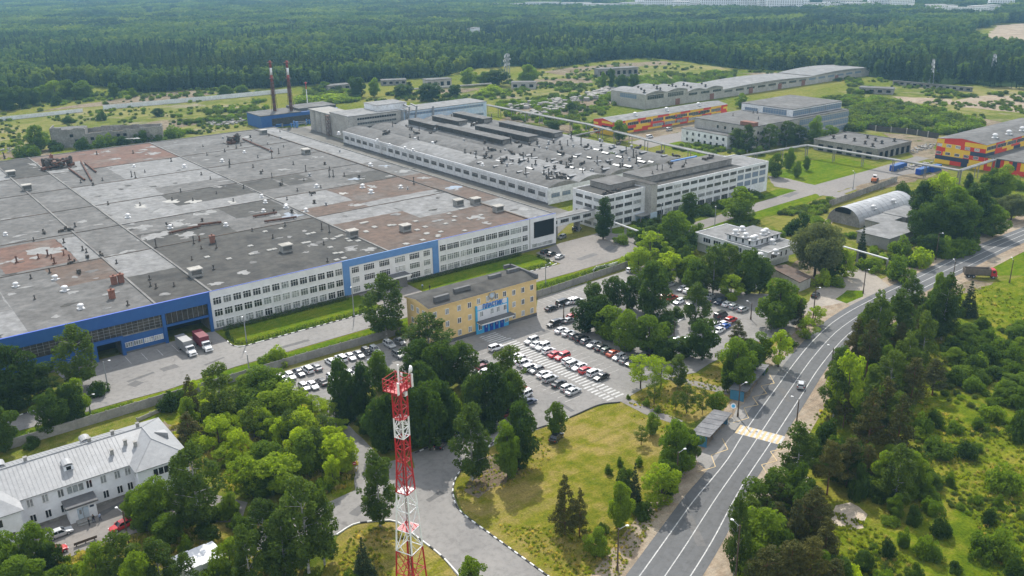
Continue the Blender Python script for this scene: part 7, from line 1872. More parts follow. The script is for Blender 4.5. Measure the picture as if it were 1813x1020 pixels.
PROTO = {}   # kind -> list of (crown mesh, trunk mesh, height, width)
def make_kind(kind, seeds):
    out = []
    for sd in seeds:
        r = random.Random(sd); mb = MB()
        if kind in ('maple', 'bright', 'dark'):
            H, W = 12.0, 8.0
            bl = ellipsoid_blobs(r, 30 if kind != 'bright' else 26, 5.9, 3.6, 5.8, 1.25 if kind != 'bright' else 1.1, 1.1 if kind != 'bright' else 0.9, 0.86 if kind != 'bright' else 0.95)
            leaves(mb, r, bl, 50 if kind != 'bright' else 40, 0.5, 0.35, 0.6)
            leaf = {'maple': 'leaf_mid', 'bright': 'leaf_bright', 'dark': 'leaf_dark'}[kind]; tr = trunk_mesh(H, 0.24, r, 10, 'bark', 0.18)
        elif kind == 'birch':
            H, W = 15.0, 7.0
            bl = ellipsoid_blobs(r, 44, 7.6, 3.1, 7.4, 0.92, 1.1, 0.9, taper=0.3)
            leaves(mb, r, bl, 50, 0.46, 0.1, 0.45, 0.5)
            leaf = 'leaf_birch'; tr = trunk_mesh(H, 0.2, r, 14, 'bark_birch', 0.2)
        elif kind == 'sparse':
            H, W = 12.0, 7.0
            bl = ellipsoid_blobs(r, 30, 7.0, 2.9, 5.0, 0.85, 0.8, 0.9)
            leaves(mb, r, bl, 46, 0.36, 0.2, 0.3)
            leaf = 'leaf_bright' if sd % 2 else 'leaf_birch'; tr = trunk_mesh(H, 0.17, r, 18, 'bark', 0.15)
        elif kind == 'poplar':
            H, W = 16.0, 4.0
            bl = ellipsoid_blobs(r, 34, 8.3, 1.6, 8.0, 0.85, 1.3, 0.75, taper=0.2)
            leaves(mb, r, bl, 70, 0.38)
            leaf = 'leaf_dark'; tr = trunk_mesh(H, 0.2, r, 6, 'bark', 0.1)
        elif kind == 'willow':
            H, W = 11.0, 12.0
            bl = ellipsoid_blobs(r, 44, 6.4, 5.4, 4.6, 1.5, 1.3, 0.85)
            leaves(mb, r, bl, 58, 0.42, 0.2, 0.45)
            leaf = 'leaf_gray'; tr = trunk_mesh(H, 0.35, r, 12, 'bark', 0.15)
        elif kind == 'pine':
            H, W = 16.0, 6.4
            bl = []
            for k in range(26):
                t = (k + r.random()) / 26; z = 5.5 + 10.0 * t; a = k * 2.399 + r.uniform(-.6, .6)
                q = (2.5 * (1 - t) ** 0.65 + 0.3) * r.uniform(0.5, 1.1)
                s = r.uniform(0.8, 1.3) * (1.15 - 0.5 * t)
                bl.append(((q * math.cos(a), q * math.sin(a), z), (1.15 * s, 1.15 * s, 0.62 * s)))
            leaves(mb, r, bl, 80, 0.34, 0.5, 0.25)
            leaf = 'leaf_pine'; tr = trunk_mesh(H, 0.22, r, 18, 'bark_pine', 0.3, 0.02)
        elif kind == 'youngpine':
            H, W = 12.0, 6.0
            bl = []
            for k in range(30):
                t = (k + r.random()) / 30; z = 1.6 + 10.0 * t; a = k * 2.399 + r.uniform(-.6, .6)
                q = (2.4 * (1 - t) ** 0.8 + 0.1) * r.uniform(0.55, 1.1)
                s = r.uniform(0.8, 1.2) * (1.2 - 0.85 * t)
                bl.append(((q * math.cos(a), q * math.sin(a), z), (1.1 * s, 1.1 * s, 0.75 * s)))
            leaves(mb, r, bl, 80, 0.34, 0.4, 0.25)
            leaf = 'leaf_pine'; tr = trunk_mesh(H, 0.2, r, 14, 'bark_pine', 0.1, 0.02)
        elif kind == 'spruce':
            H, W = 13.0, 5.0
            bl = []
            for ring in range(13):
                t = ring / 12; z = 1.0 + 11.4 * t; R = 2.3 * (1 - t) + 0.12; nn = max(3, int(9 * (1 - t)) + 2)
                for k in range(nn):
                    a = 6.283 * k / nn + ring * 0.7 + r.uniform(-.2, .2); q = R * r.uniform(0.5, 0.85)
                    bl.append(((q * math.cos(a), q * math.sin(a), z - q * 0.22), (0.62 * (1.25 - t), 0.62 * (1.25 - t), 0.42)))
            leaves(mb, r, bl, 95, 0.30, 0.2, 0.2, 0.3)
            leaf = 'leaf_spruce'; tr = trunk_mesh(H, 0.18, r, 4, 'bark', 0.5, 0.0)
        elif kind in ('shrub', 'brightshrub', 'darkshrub'):
            H, W = 3.4, 4.6
            bl = []
            for k in range(17):
                a = k * 2.399 + r.uniform(-0.6, 0.6); q = 1.9 * math.sqrt((k + 0.5) / 17) * r.uniform(0.6, 1.2); z = (2.7 - q * 0.95) * r.uniform(0.3, 1.1)
                sz = r.choice((0.42, 0.55, 0.7, 0.85, 1.0))
                bl.append(((q * math.cos(a) * r.uniform(0.7, 1.2), q * math.sin(a), max(0.45, z)), (sz, sz, sz * r.uniform(0.8, 1.2))))
            leaves(mb, r, bl, 80, 0.34, 0.35, 0.5)
            leaf = {'shrub': 'leaf_mid', 'brightshrub': 'leaf_bright', 'darkshrub': 'leaf_dark'}[kind]; tr = trunk_mesh(2.0, 0.08, r, 6, 'bark', 0.1)
        out.append((mb.mesh('crown', MT[leaf]), tr, H, W))
    PROTO[kind] = out
for kind, seeds in (('maple', (1, 2, 3)), ('bright', (4, 5, 6)), ('dark', (7, 8, 9)), ('birch', (10, 11, 12, 13)), ('sparse', (14, 15)), ('poplar', (16, 17)), ('willow', (18,)), ('pine', (20, 21, 22)), ('youngpine', (23, 24)), ('spruce', (26, 27)), ('shrub', (30, 31, 32)), ('brightshrub', (33, 34)), ('darkshrub', (35, 36))):
    make_kind(kind, seeds)

NAMES = {'maple': ('deciduous_tree', 'round green tree', 'tree'), 'bright': ('deciduous_tree', 'yellow-green round tree', 'tree'), 'dark': ('deciduous_tree', 'dense dark green tree', 'tree'), 'birch': ('birch_tree', 'tall feathery birch', 'tree'),
         'sparse': ('deciduous_tree', 'thin open-crowned tree', 'tree'), 'poplar': ('poplar_tree', 'narrow columnar poplar', 'tree'), 'willow': ('willow_tree', 'broad grey-green willow', 'tree'), 'pine': ('pine_tree', 'brownish bare-trunked pine', 'tree'),
         'youngpine': ('pine_tree', 'bushy dark pine', 'tree'), 'spruce': ('spruce_tree', 'dark pointed spruce', 'tree'), 'shrub': ('shrub', 'green shrub', 'shrub'), 'brightshrub': ('shrub', 'bright green shrub', 'shrub'), 'darkshrub': ('shrub', 'dark green shrub', 'shrub')}
VR = random.Random(99)
def plant(kind, p, h, w, label, group):
    cm, tm, H, W = VR.choice(PROTO[kind])
    nm, _, cat = NAMES[kind]
    t = empty(nm, label, cat, (p.x, p.y, 0), VR.uniform(0, 6.28), group)
    sz = h / H; sx = w / W
    t.scale = (sx * VR.uniform(0.94, 1.06), sx * VR.uniform(0.94, 1.06), sz)
    link('crown', cm, t); link('trunk' if cat == 'tree' else 'stem', tm, t)
    return t

def cluster(where, trees, grp=None):
    trees = sorted(trees, key=lambda t: t[1])
    n = len(trees)
    for i, (kind, bx, by, top, w) in enumerate(trees):
        p = at(bx, by)
        h = max(1.0, height_at(p, top)); wm = w * depth(p) / FPX * (1.12 if kind in ('dark', 'maple', 'bright', 'birch', 'pine', 'youngpine') else 1.05)
        lab = f"{NAMES[kind][1]}, {ORD[i]} from left {where}" if n > 1 else f"{NAMES[kind][1]} {where}"
        plant(kind, p, h, wm, lab, grp or 'plants ' + where)

cluster('between the fence and truck yard', [('birch', 146, 688, 570, 74), ('dark', 30, 728, 608, 84), ('dark', 70, 705, 640, 60), ('dark', 97, 766, 688, 48), ('dark', 131, 752, 678, 44), ('dark', 4, 800, 714, 56), ('maple', 140, 740, 668, 40), ('darkshrub', 58, 790, 768, 30), ('darkshrub', 175, 700, 668, 40)])
cluster('at the back of the grove beside the white house', [('youngpine', 343, 742, 662, 34), ('birch', 396, 748, 640, 68), ('maple', 470, 716, 649, 70), ('darkshrub', 305, 725, 685, 55), ('shrub', 330, 710, 680, 40), ('maple', 440, 706, 662, 44), ('youngpine', 338, 790, 728, 54), ('brightshrub', 489, 645, 612, 46), ('shrub', 470, 650, 622, 34), ('darkshrub', 425, 735, 705, 40)])
cluster('amid the grove beside the white house', [('bright', 390, 798, 734, 56), ('bright', 506, 745, 680, 82), ('sparse', 452, 775, 712, 56), ('bright', 537, 780, 728, 62), ('maple', 482, 775, 736, 38), ('sparse', 515, 790, 728, 52), ('birch', 562, 826, 754, 46), ('maple', 548, 838, 760, 56), ('bright', 604, 838, 768, 54), ('maple', 474, 836, 780, 58), ('brightshrub', 420, 830, 795, 44), ('brightshrub', 590, 795, 760, 50), ('sparse', 575, 780, 735, 50)])
cluster('at the front of the grove beside the white house', [('bright', 492, 872, 806, 78), ('bright', 437, 876, 808, 58), ('birch', 356, 936, 778, 80), ('birch', 327, 915, 806, 52), ('maple', 275, 930, 850, 64), ('maple', 462, 880, 835, 44), ('shrub', 571, 868, 842, 40), ('shrub', 400, 915, 880, 50), ('shrub', 460, 915, 890, 44), ('darkshrub', 520, 895, 862, 48), ('shrub', 240, 905, 870, 36), ('maple', 300, 965, 912, 44)])
cluster('along the bottom edge left of the mast', [('birch', 477, 1004, 876, 66), ('birch', 547, 1014, 838, 92), ('maple', 412, 1025, 952, 52), ('birch', 225, 1062, 938, 76), ('birch', 290, 1066, 950, 66), ('birch', 336, 1075, 975, 54), ('maple', 182, 1062, 962, 58), ('birch', 508, 1030, 900, 70), ('birch', 445, 1050, 930, 64), ('birch', 575, 1000, 868, 60), ('birch', 520, 985, 880, 56), ('maple', 255, 1090, 975, 60), ('shrub', 375, 1035, 995, 50)])
cluster('of the trees at the bottom left corner', [('maple', 70, 1005, 922, 50), ('dark', 96, 1012, 962, 40), ('maple', 12, 1025, 945, 60), ('maple', 46, 1065, 990, 76), ('maple', 125, 1066, 1002, 64), ('shrub', 119, 997, 977, 15), ('shrub', 165, 1040, 1010, 40)])
cluster('of the plants around the mast foot', [('birch', 673, 932, 798, 70), ('spruce', 645, 1022, 950, 44), ('maple', 836, 1052, 984, 46), ('shrub', 625, 1035, 1005, 40)])
cluster('of the dense trees behind the lattice mast', [('dark', 604, 736, 634, 42), ('dark', 645, 738, 640, 38), ('maple', 672, 690, 618, 36), ('dark', 680, 802, 702, 50), ('dark', 722, 795, 662, 56), ('dark', 762, 798, 666, 58), ('dark', 787, 786, 672, 46), ('dark', 745, 680, 596, 54), ('birch', 760, 640, 554, 84), ('dark', 785, 690, 598, 56), ('dark', 822, 684, 604, 48), ('dark', 700, 730, 655, 40), ('dark', 625, 742, 660, 34), ('dark', 700, 790, 690, 50), ('dark', 740, 730, 640, 56)])
cluster('right of the mast up to the meadow', [('dark', 842, 746, 662, 52), ('dark', 872, 750, 640, 54), ('birch', 900, 700, 612, 62), ('dark', 905, 735, 655, 46), ('birch', 837, 852, 716, 74), ('maple', 899, 846, 744, 46), ('dark', 918, 828, 712, 60), ('maple', 985, 770, 710, 32), ('darkshrub', 820, 770, 740, 40), ('darkshrub', 865, 765, 740, 40)])
cluster('beside the left end of the yellow building', [('birch', 684, 598, 480, 76), ('shrub', 715, 590, 565, 30)])
cluster('of the dark trees on the car park island', [('dark', 1040, 590, 524, 46), ('dark', 1050, 555, 496, 36), ('dark', 1086, 548, 484, 36), ('dark', 1114, 548, 488, 34), ('dark', 1152, 560, 462, 60), ('maple', 1080, 602, 540, 54), ('maple', 1112, 622, 546, 50), ('maple', 1148, 626, 556, 52), ('dark', 1066, 585, 520, 44), ('darkshrub', 1175, 575, 552, 40), ('darkshrub', 1195, 560, 540, 40)])
cluster('of the trees by the little fenced lawn', [('birch', 1230, 580, 498, 50), ('dark', 1243, 638, 560, 52), ('maple', 1180, 595, 568, 22), ('shrub', 1215, 610, 590, 26), ('dark', 1180, 640, 598, 40), ('dark', 1207, 632, 595, 40)])
cluster('between the car park and bus shelters', [('sparse', 1134, 688, 626, 60), ('sparse', 1158, 716, 668, 30), ('birch', 1200, 686, 628, 36), ('sparse', 1170, 688, 632, 44), ('sparse', 1215, 732, 682, 38), ('sparse', 1243, 734, 688, 28), ('maple', 1268, 732, 692, 26), ('sparse', 1196, 726, 692, 24), ('shrub', 1144, 718, 704, 16), ('shrub', 1165, 730, 716, 14), ('shrub', 1113, 707, 698, 10)])
cluster('of the trees behind the far bus shelter', [('maple', 1302, 690, 596, 56), ('dark', 1286, 692, 636, 24), ('dark', 1322, 672, 600, 44), ('maple', 1346, 642, 590, 34), ('bright', 1377, 648, 580, 34), ('youngpine', 1305, 608, 566, 34), ('bright', 1296, 660, 600, 40), ('shrub', 1395, 615, 590, 36), ('shrub', 1350, 660, 640, 26)])
cluster('of the thin trees at the car park end', [('maple', 1378, 580, 492, 62), ('youngpine', 1414, 582, 528, 24), ('sparse', 1365, 590, 555, 28), ('bright', 1425, 600, 560, 32), ('bright', 1442, 575, 540, 26), ('maple', 1400, 560, 520, 34)])
cluster('of the trees below the near bus shelter', [('maple', 1195, 838, 740, 58), ('dark', 1214, 822, 756, 44), ('bright', 1170, 895, 822, 66), ('dark', 1180, 880, 812, 40), ('spruce', 1122, 900, 818, 34), ('maple', 1098, 935, 852, 38), ('dark', 1105, 880, 826, 30), ('darkshrub', 1065, 945, 920, 26), ('maple', 1057, 985, 934, 38), ('darkshrub', 1140, 915, 885, 44), ('maple', 1155, 770, 730, 24), ('sparse', 1135, 788, 755, 30), ('shrub', 1098, 826, 808, 14), ('shrub', 1078, 840, 822, 18), ('shrub', 1132, 825, 805, 18)])
cluster('of the two dark pines on the meadow', [('youngpine', 1000, 946, 838, 52), ('youngpine', 1026, 950, 862, 36)])
cluster('of the trees between the plaza and the canteen', [('bright', 1150, 470, 405, 52), ('maple', 1188, 445, 372, 46), ('bright', 1130, 485, 436, 40), ('bright', 1185, 500, 444, 46), ('maple', 1215, 500, 452, 40), ('birch', 1262, 520, 434, 50), ('birch', 1288, 518, 430, 50), ('dark', 1322, 522, 436, 48), ('dark', 1345, 520, 450, 40), ('bright', 1293, 535, 482, 40), ('maple', 1232, 520, 458, 44), ('dark', 1205, 470, 420, 36), ('maple', 1166, 505, 462, 36), ('brightshrub', 1110, 470, 448, 30)])
cluster('of the trees in front of the works office', [('poplar', 1068, 424, 348, 34), ('poplar', 1218, 402, 340, 38), ('maple', 1308, 392, 330, 54), ('maple', 1200, 432, 372, 40), ('shrub', 1125, 415, 395, 40), ('darkshrub', 1150, 405, 385, 40), ('shrub', 1100, 430, 412, 36), ('darkshrub', 1250, 380, 362, 40), ('darkshrub', 1285, 368, 352, 36), ('darkshrub', 1335, 350, 335, 40), ('sparse', 1030, 310, 285, 24), ('sparse', 1085, 302, 270, 34), ('sparse', 1125, 292, 262, 22)])
cluster('of the plants between the canteen and the hangar', [('willow', 1442, 490, 396, 84), ('dark', 1470, 492, 430, 44), ('bright', 1495, 490, 438, 36), ('spruce', 1523, 462, 398, 24), ('darkshrub', 1418, 415, 368, 36), ('darkshrub', 1400, 415, 388, 34), ('shrub', 1450, 400, 372, 34), ('shrub', 1543, 478, 446, 44), ('shrub', 1590, 496, 452, 58), ('brightshrub', 1458, 506, 476, 34), ('shrub', 1505, 420, 405, 24), ('shrub', 1375, 420, 400, 30), ('brightshrub', 1340, 415, 398, 34), ('shrub', 1478, 505, 486, 40), ('brightshrub', 1560, 465, 448, 26)])
cluster('of the big grove right of the hangar', [('darkshrub', 1597, 348, 318, 34), ('dark', 1632, 400, 320, 54), ('bright', 1660, 400, 300, 56), ('maple', 1682, 425, 328, 58), ('dark', 1712, 410, 322, 56), ('dark', 1658, 436, 342, 62), ('dark', 1630, 436, 362, 46), ('poplar', 1712, 345, 304, 18), ('dark', 1738, 414, 370, 32), ('maple', 1757, 420, 362, 38), ('maple', 1770, 355, 292, 38), ('maple', 1752, 352, 296, 34), ('willow', 1790, 390, 346, 54), ('dark', 1700, 438, 352, 50)])
cluster('between the big grove and the road', [('shrub', 1690, 450, 402, 58), ('shrub', 1668, 455, 410, 36), ('dark', 1645, 455, 412, 38), ('brightshrub', 1630, 472, 430, 46), ('shrub', 1594, 450, 412, 40), ('shrub', 1715, 440, 405, 40), ('shrub', 1610, 470, 445, 34), ('brightshrub', 1805, 375, 350, 40), ('shrub', 1800, 335, 310, 40)])
cluster('of the roadside trees below the crossing', [('birch', 1408, 858, 750, 66), ('pine', 1464, 876, 778, 48), ('pine', 1498, 862, 772, 48), ('birch', 1298, 1024, 866, 40), ('maple', 1366, 912, 830, 76), ('maple', 1345, 1005, 896, 88), ('youngpine', 1402, 992, 880, 60), ('pine', 1436, 975, 862, 58), ('youngpine', 1456, 1015, 915, 64), ('pine', 1392, 1070, 955, 68), ('pine', 1428, 1072, 950, 64), ('pine', 1350, 1080, 965, 64), ('dark', 1485, 1045, 985, 50), ('dark', 1530, 1010, 975, 34), ('birch', 1325, 968, 876, 54), ('brightshrub', 1507, 1038, 990, 40), ('dark', 1420, 940, 860, 50), ('pine', 1470, 1085, 990, 52)])
cluster('of the roadside trees opposite the side street', [('bright', 1495, 746, 616, 60), ('birch', 1475, 740, 640, 46), ('pine', 1532, 672, 562, 40), ('birch', 1545, 645, 516, 58), ('birch', 1582, 630, 510, 58), ('birch', 1608, 566, 484, 40), ('birch', 1628, 656, 552, 46), ('birch', 1598, 696, 588, 54), ('birch', 1570, 724, 614, 58), ('pine', 1608, 738, 630, 46), ('youngpine', 1560, 766, 664, 58), ('youngpine', 1535, 796, 686, 58), ('youngpine', 1586, 806, 694, 54), ('pine', 1650, 700, 636, 42), ('youngpine', 1512, 640, 560, 40), ('birch', 1666, 602, 480, 52), ('dark', 1652, 598, 512, 40), ('spruce', 1712, 560, 496, 36)])
cluster('on the slope below the roadside pines', [('birch', 1584, 892, 784, 64), ('maple', 1563, 876, 798, 44), ('maple', 1610, 868, 800, 46), ('shrub', 1530, 872, 835, 40), ('shrub', 1630, 870, 835, 40)])
big = [(1630, 768, 720, 38), (1652, 754, 718, 28), (1688, 765, 738, 32), (1733, 760, 726, 27), (1708, 808, 776, 48), (1728, 798, 778, 24), (1780, 866, 812, 68), (1805, 780, 712, 46), (1755, 742, 702, 42), (1765, 896, 874, 20), (1750, 928, 896, 28), (1740, 985, 930, 54), (1772, 990, 936, 64), (1797, 1025, 982, 44), (1655, 806, 766, 62)]
cluster('of the bushes across the open green slope', [(('shrub', 'darkshrub', 'shrub')[i % 3],) + b_ for i, b_ in enumerate(big)])
big = [(1680, 858, 830, 16), (1650, 908, 868, 38), (1665, 948, 912, 42), (1597, 968, 926, 24), (1632, 985, 938, 38), (1620, 1025, 992, 32), (1656, 994, 958, 34), (1728, 892, 870, 26), (1570, 985, 950, 34), (1700, 900, 886, 18), (1560, 1040, 1000, 44), (1690, 1010, 990, 26)]
cluster('at the foot of the green slope', [(('shrub', 'shrub', 'darkshrub')[i % 3],) + b_ for i, b_ in enumerate(big)])
thr = random.Random(61)
for k in range(52):   # the thicket on the upper right: bushes nothing tells apart
    bx, by = thr.uniform(1668, 1850), thr.uniform(590, 735)
    if by > 640 + (bx - 1668) * 0.5 + 30 or (bx < 1700 and by < 620): by = thr.uniform(600, 660); bx = thr.uniform(1700, 1850)
    p = at(bx, by); w = thr.uniform(30, 52) * depth(p) / FPX
    plant(thr.choice(('shrub', 'shrub', 'darkshrub', 'maple') if k % 3 else ('shrub', 'darkshrub')), p, thr.uniform(3.0, 6.0), w, 'leafy bush of the dense green thicket on the slope at the right edge', 'thicket bushes at the right edge')
cluster('of the trees along the abandoned works', [('maple', 1096, 250, 212, 24), ('maple', 1312, 191, 164, 20), ('birch', 1303, 264, 226, 34), ('birch', 1323, 270, 218, 30), ('birch', 1361, 267, 217, 34), ('birch', 1392, 260, 212, 38), ('birch', 1414, 256, 222, 36), ('maple', 1441, 254, 205, 24), ('maple', 1469, 250, 222, 26), ('maple', 1371, 314, 270, 26), ('maple', 1397, 302, 262, 18), ('maple', 1410, 314, 284, 16), ('maple', 1427, 302, 276, 12), ('shrub', 1340, 275, 255, 24), ('shrub', 1455, 252, 236, 30)])
cluster('of the bushes along the ruined block', [('maple', 68, 268, 220, 36), ('shrub', 45, 276, 246, 40), ('shrub', 62, 278, 256, 34), ('darkshrub', 98, 266, 244, 30), ('darkshrub', 150, 266, 240, 34), ('shrub', 178, 260, 235, 34), ('shrub', 198, 257, 231, 30), ('darkshrub', 218, 257, 238, 26), ('darkshrub', 255, 252, 224, 40), ('shrub', 305, 242, 218, 44), ('shrub', 328, 236, 222, 30), ('shrub', 280, 250, 236, 30), ('darkshrub', 122, 218, 203, 24), ('darkshrub', 182, 213, 192, 20)])
cluster('of the trees along the back field fence', [('dark', 203, 174, 144, 18), ('dark', 12, 196, 152, 34), ('dark', 38, 190, 150, 34), ('dark', 60, 186, 156, 26), ('maple', 78, 180, 150, 26), ('maple', 100, 178, 142, 30), ('maple', 125, 176, 140, 34), ('maple', 150, 174, 143, 32), ('dark', 102, 186, 168, 16), ('maple', 236, 172, 155, 10), ('dark', 282, 206, 191, 20), ('shrub', 353, 218, 205, 10), ('maple', 400, 172, 150, 24), ('maple', 428, 165, 150, 20)])
cluster('behind the boiler house and rear building', [('dark', 633, 172, 133, 30), ('maple', 663, 172, 138, 18), ('maple', 575, 160, 144, 18), ('dark', 712, 172, 148, 32), ('poplar', 725, 168, 144, 14), ('dark', 762, 178, 145, 44), ('dark', 806, 172, 148, 24), ('maple', 829, 152, 120, 26), ('maple', 857, 150, 126, 24), ('dark', 880, 152, 121, 42), ('maple', 936, 149, 113, 30), ('brightshrub', 545, 182, 164, 50), ('brightshrub', 590, 180, 162, 60), ('shrub', 615, 180, 164, 40), ('brightshrub', 870, 168, 150, 50)])
cluster('in the field beyond the pipe rack', [('dark', 1013, 198, 180, 16), ('darkshrub', 1057, 184, 175, 12), ('shrub', 965, 182, 168, 24), ('shrub', 948, 186, 172, 24), ('shrub', 905, 185, 174, 20), ('shrub', 1075, 178, 160, 30), ('darkshrub', 1005, 178, 168, 14), ('maple', 1068, 158, 126, 10), ('dark', 1082, 158, 118, 12), ('dark', 1102, 160, 130, 20), ('dark', 1122, 160, 128, 18), ('shrub', 1150, 155, 140, 40), ('shrub', 930, 238, 212, 30), ('dark', 980, 232, 212, 24), ('shrub', 1180, 160, 142, 50)])

def thicket(poly, n, kinds, hlo, hhi, wlo, whi, label, group, seed, mind=2.2):
    r = random.Random(seed); put = []
    P = A(poly); xs = [p.x for p in P]; ys = [p.y for p in P]; tries = 0
    while len(put) < n and tries < n * 40:
        tries += 1
        x, y = r.uniform(min(xs), max(xs)), r.uniform(min(ys), max(ys)); c = False
        for a, b in zip(P, P[1:] + P[:1]):
            if (a.y > y) != (b.y > y) and x < (b.x - a.x) * (y - a.y) / (b.y - a.y) + a.x: c = not c
        if not c or any((x - u) ** 2 + (y - v) ** 2 < mind * mind for u, v in put): continue
        put.append((x, y)); h = r.uniform(hlo, hhi)
        plant(r.choice(kinds), Vector((x, y, 0)), h, r.uniform(wlo, whi), label, group)
thicket([(320, 745), (360, 712), (470, 700), (560, 720), (620, 790), (640, 845), (600, 868), (500, 878), (420, 880), (360, 850), (345, 800)], 36, ('bright', 'bright', 'bright', 'maple', 'sparse', 'brightshrub', 'brightshrub'), 3.5, 8.5, 3.6, 6.0, 'leafy young growth filling the grove between the white house and footpath', 'young growth in the grove', 301, 2.6)
thicket([(240, 900), (330, 890), (470, 905), (560, 925), (520, 1000), (420, 960), (330, 985), (250, 960)], 16, ('shrub', 'maple', 'darkshrub'), 2.5, 6.0, 3.0, 5.0, 'bush or sapling in the shade between the yard and bottom birches', 'saplings by the yard', 302, 3.0)
thicket([(1325, 1045), (1360, 950), (1400, 875), (1430, 880), (1445, 940), (1460, 1000), (1450, 1045)], 18, ('pine', 'youngpine', 'dark', 'maple', 'shrub', 'darkshrub'), 4.0, 10.0, 4.0, 6.0, 'tree or bush of the dense roadside belt below the crossing', 'roadside belt trees', 303, 2.8)
thicket([(1455, 745), (1480, 660), (1530, 590), (1600, 545), (1680, 530), (1670, 600), (1640, 690), (1620, 770), (1560, 800)], 44, ('pine', 'birch', 'dark', 'birch', 'darkshrub', 'shrub', 'maple'), 4.0, 12.0, 4.0, 6.0, 'tree or bush of the dense roadside belt above the crossing', 'upper roadside belt trees', 304, 3.2)
thicket([(1545, 870), (1570, 800), (1640, 760), (1660, 830), (1640, 930), (1560, 940)], 16, ('shrub', 'shrub', 'darkshrub', 'brightshrub', 'maple'), 1.8, 5.0, 2.6, 5.0, 'bush on the slope between the pines and the sand patch', 'slope bushes by the sand patch', 305, 2.4)
thicket([(1110, 440), (1180, 400), (1240, 430), (1370, 500), (1340, 530), (1200, 500), (1130, 480)], 18, ('maple', 'bright', 'dark', 'shrub'), 4.0, 9.0, 4.0, 6.5, 'tree or bush of the leafy belt in front of the canteen', 'canteen belt trees', 306, 4.0)
thicket([(590, 745), (640, 735), (720, 720), (840, 700), (860, 760), (790, 790), (700, 800), (650, 775)], 16, ('dark', 'dark', 'darkshrub', 'shrub'), 3.0, 9.0, 4.0, 6.5, 'dark tree or bush under the dense stand behind the lattice mast', 'stand behind the mast', 307, 4.0)
thicket([(1430, 810), (1470, 765), (1530, 800), (1570, 850), (1530, 885), (1465, 875)], 11, ('pine', 'youngpine', 'pine', 'darkshrub'), 5.0, 11.0, 4.0, 6.0, 'pine or dark bush of the olive clump between the crossing birch and the sand patch', 'olive pine clump', 308, 3.0)
# hedges, clipped
def hedge(lab, pts, h, w, group='hedges of the factory lawns'):
    h *= 1.25; w *= 1.1
    p0 = Vector(pts[0]); t = empty('hedge', lab, 'hedge', (p0.x, p0.y, 0), 0, group)
    mb = MB(); r = random.Random(int(abs(p0.x * 13 + p0.y)))
    bl = []
    for a, c in zip(pts, pts[1:]):
        a, c = Vector(a), Vector(c); n = max(1, int((c - a).length / 0.8))
        for k in range(n):
            q = a.lerp(c, (k + r.random() * 0.6) / n) - p0
            bl.append(((q.x, q.y, h * 0.5), (0.6 * w, 0.6 * w, h * 0.55 * r.uniform(0.85, 1.2))))
    leaves(mb, r, bl, 60, 0.24)
    link('foliage', mb.mesh('foliage', MT['hedge']), t)
    m = MB()
    for (c, _) in bl[::3]: m.tube((c[0], c[1], 0), (c[0], c[1], h * 0.6), 0.04, seg=5)
    link('stem', m.mesh('stem', MT['bark']), t)
hedge('clipped hedge around the outer edge of the near factory lawn', [(3.0, -5), (1.6, -9), (1.8, -14.5), (4, -16.0), (14, -16.0), (30, -16.1), (44, -16.2)], 0.9, 0.9)
hedge('darker hedge along the white factory front left of the light blue portal', [(3, -3.4), (20, -3.4), (41, -3.6)], 1.2, 1.2)
hedge('hedge along the white factory front right of the canopy', [(64, -3.6), (85, -3.6), (108, -3.8)], 1.1, 1.2)
hedge('clipped hedge round the far factory lawn', [(63, -16.2), (85, -17.2), (108, -17.8), (110.5, -15), (110.8, -8)], 0.9, 0.9)
hedge('hedge on the verge along the car park fence below the yard', [(-2, -34.2), (10, -33.8), (25, -34.0), (40, -34.4)], 1.1, 1.0)
hedge('hedge on the verge behind the white house fence', [(-60, -34.6), (-48, -34.3), (-38, -34.2), (-30, -33.8)], 1.1, 1.1)
hedge('hedge on the verge right of the yellow building', [(85, -34.0), (97, -33.2), (110, -32.6), (122, -32.0)], 1.0, 0.9)
hedge('hedge along the little fenced lawn in the car park', A([(1165, 545), (1185, 538), (1205, 532)]), 1.0, 1.6, 'car park hedges')

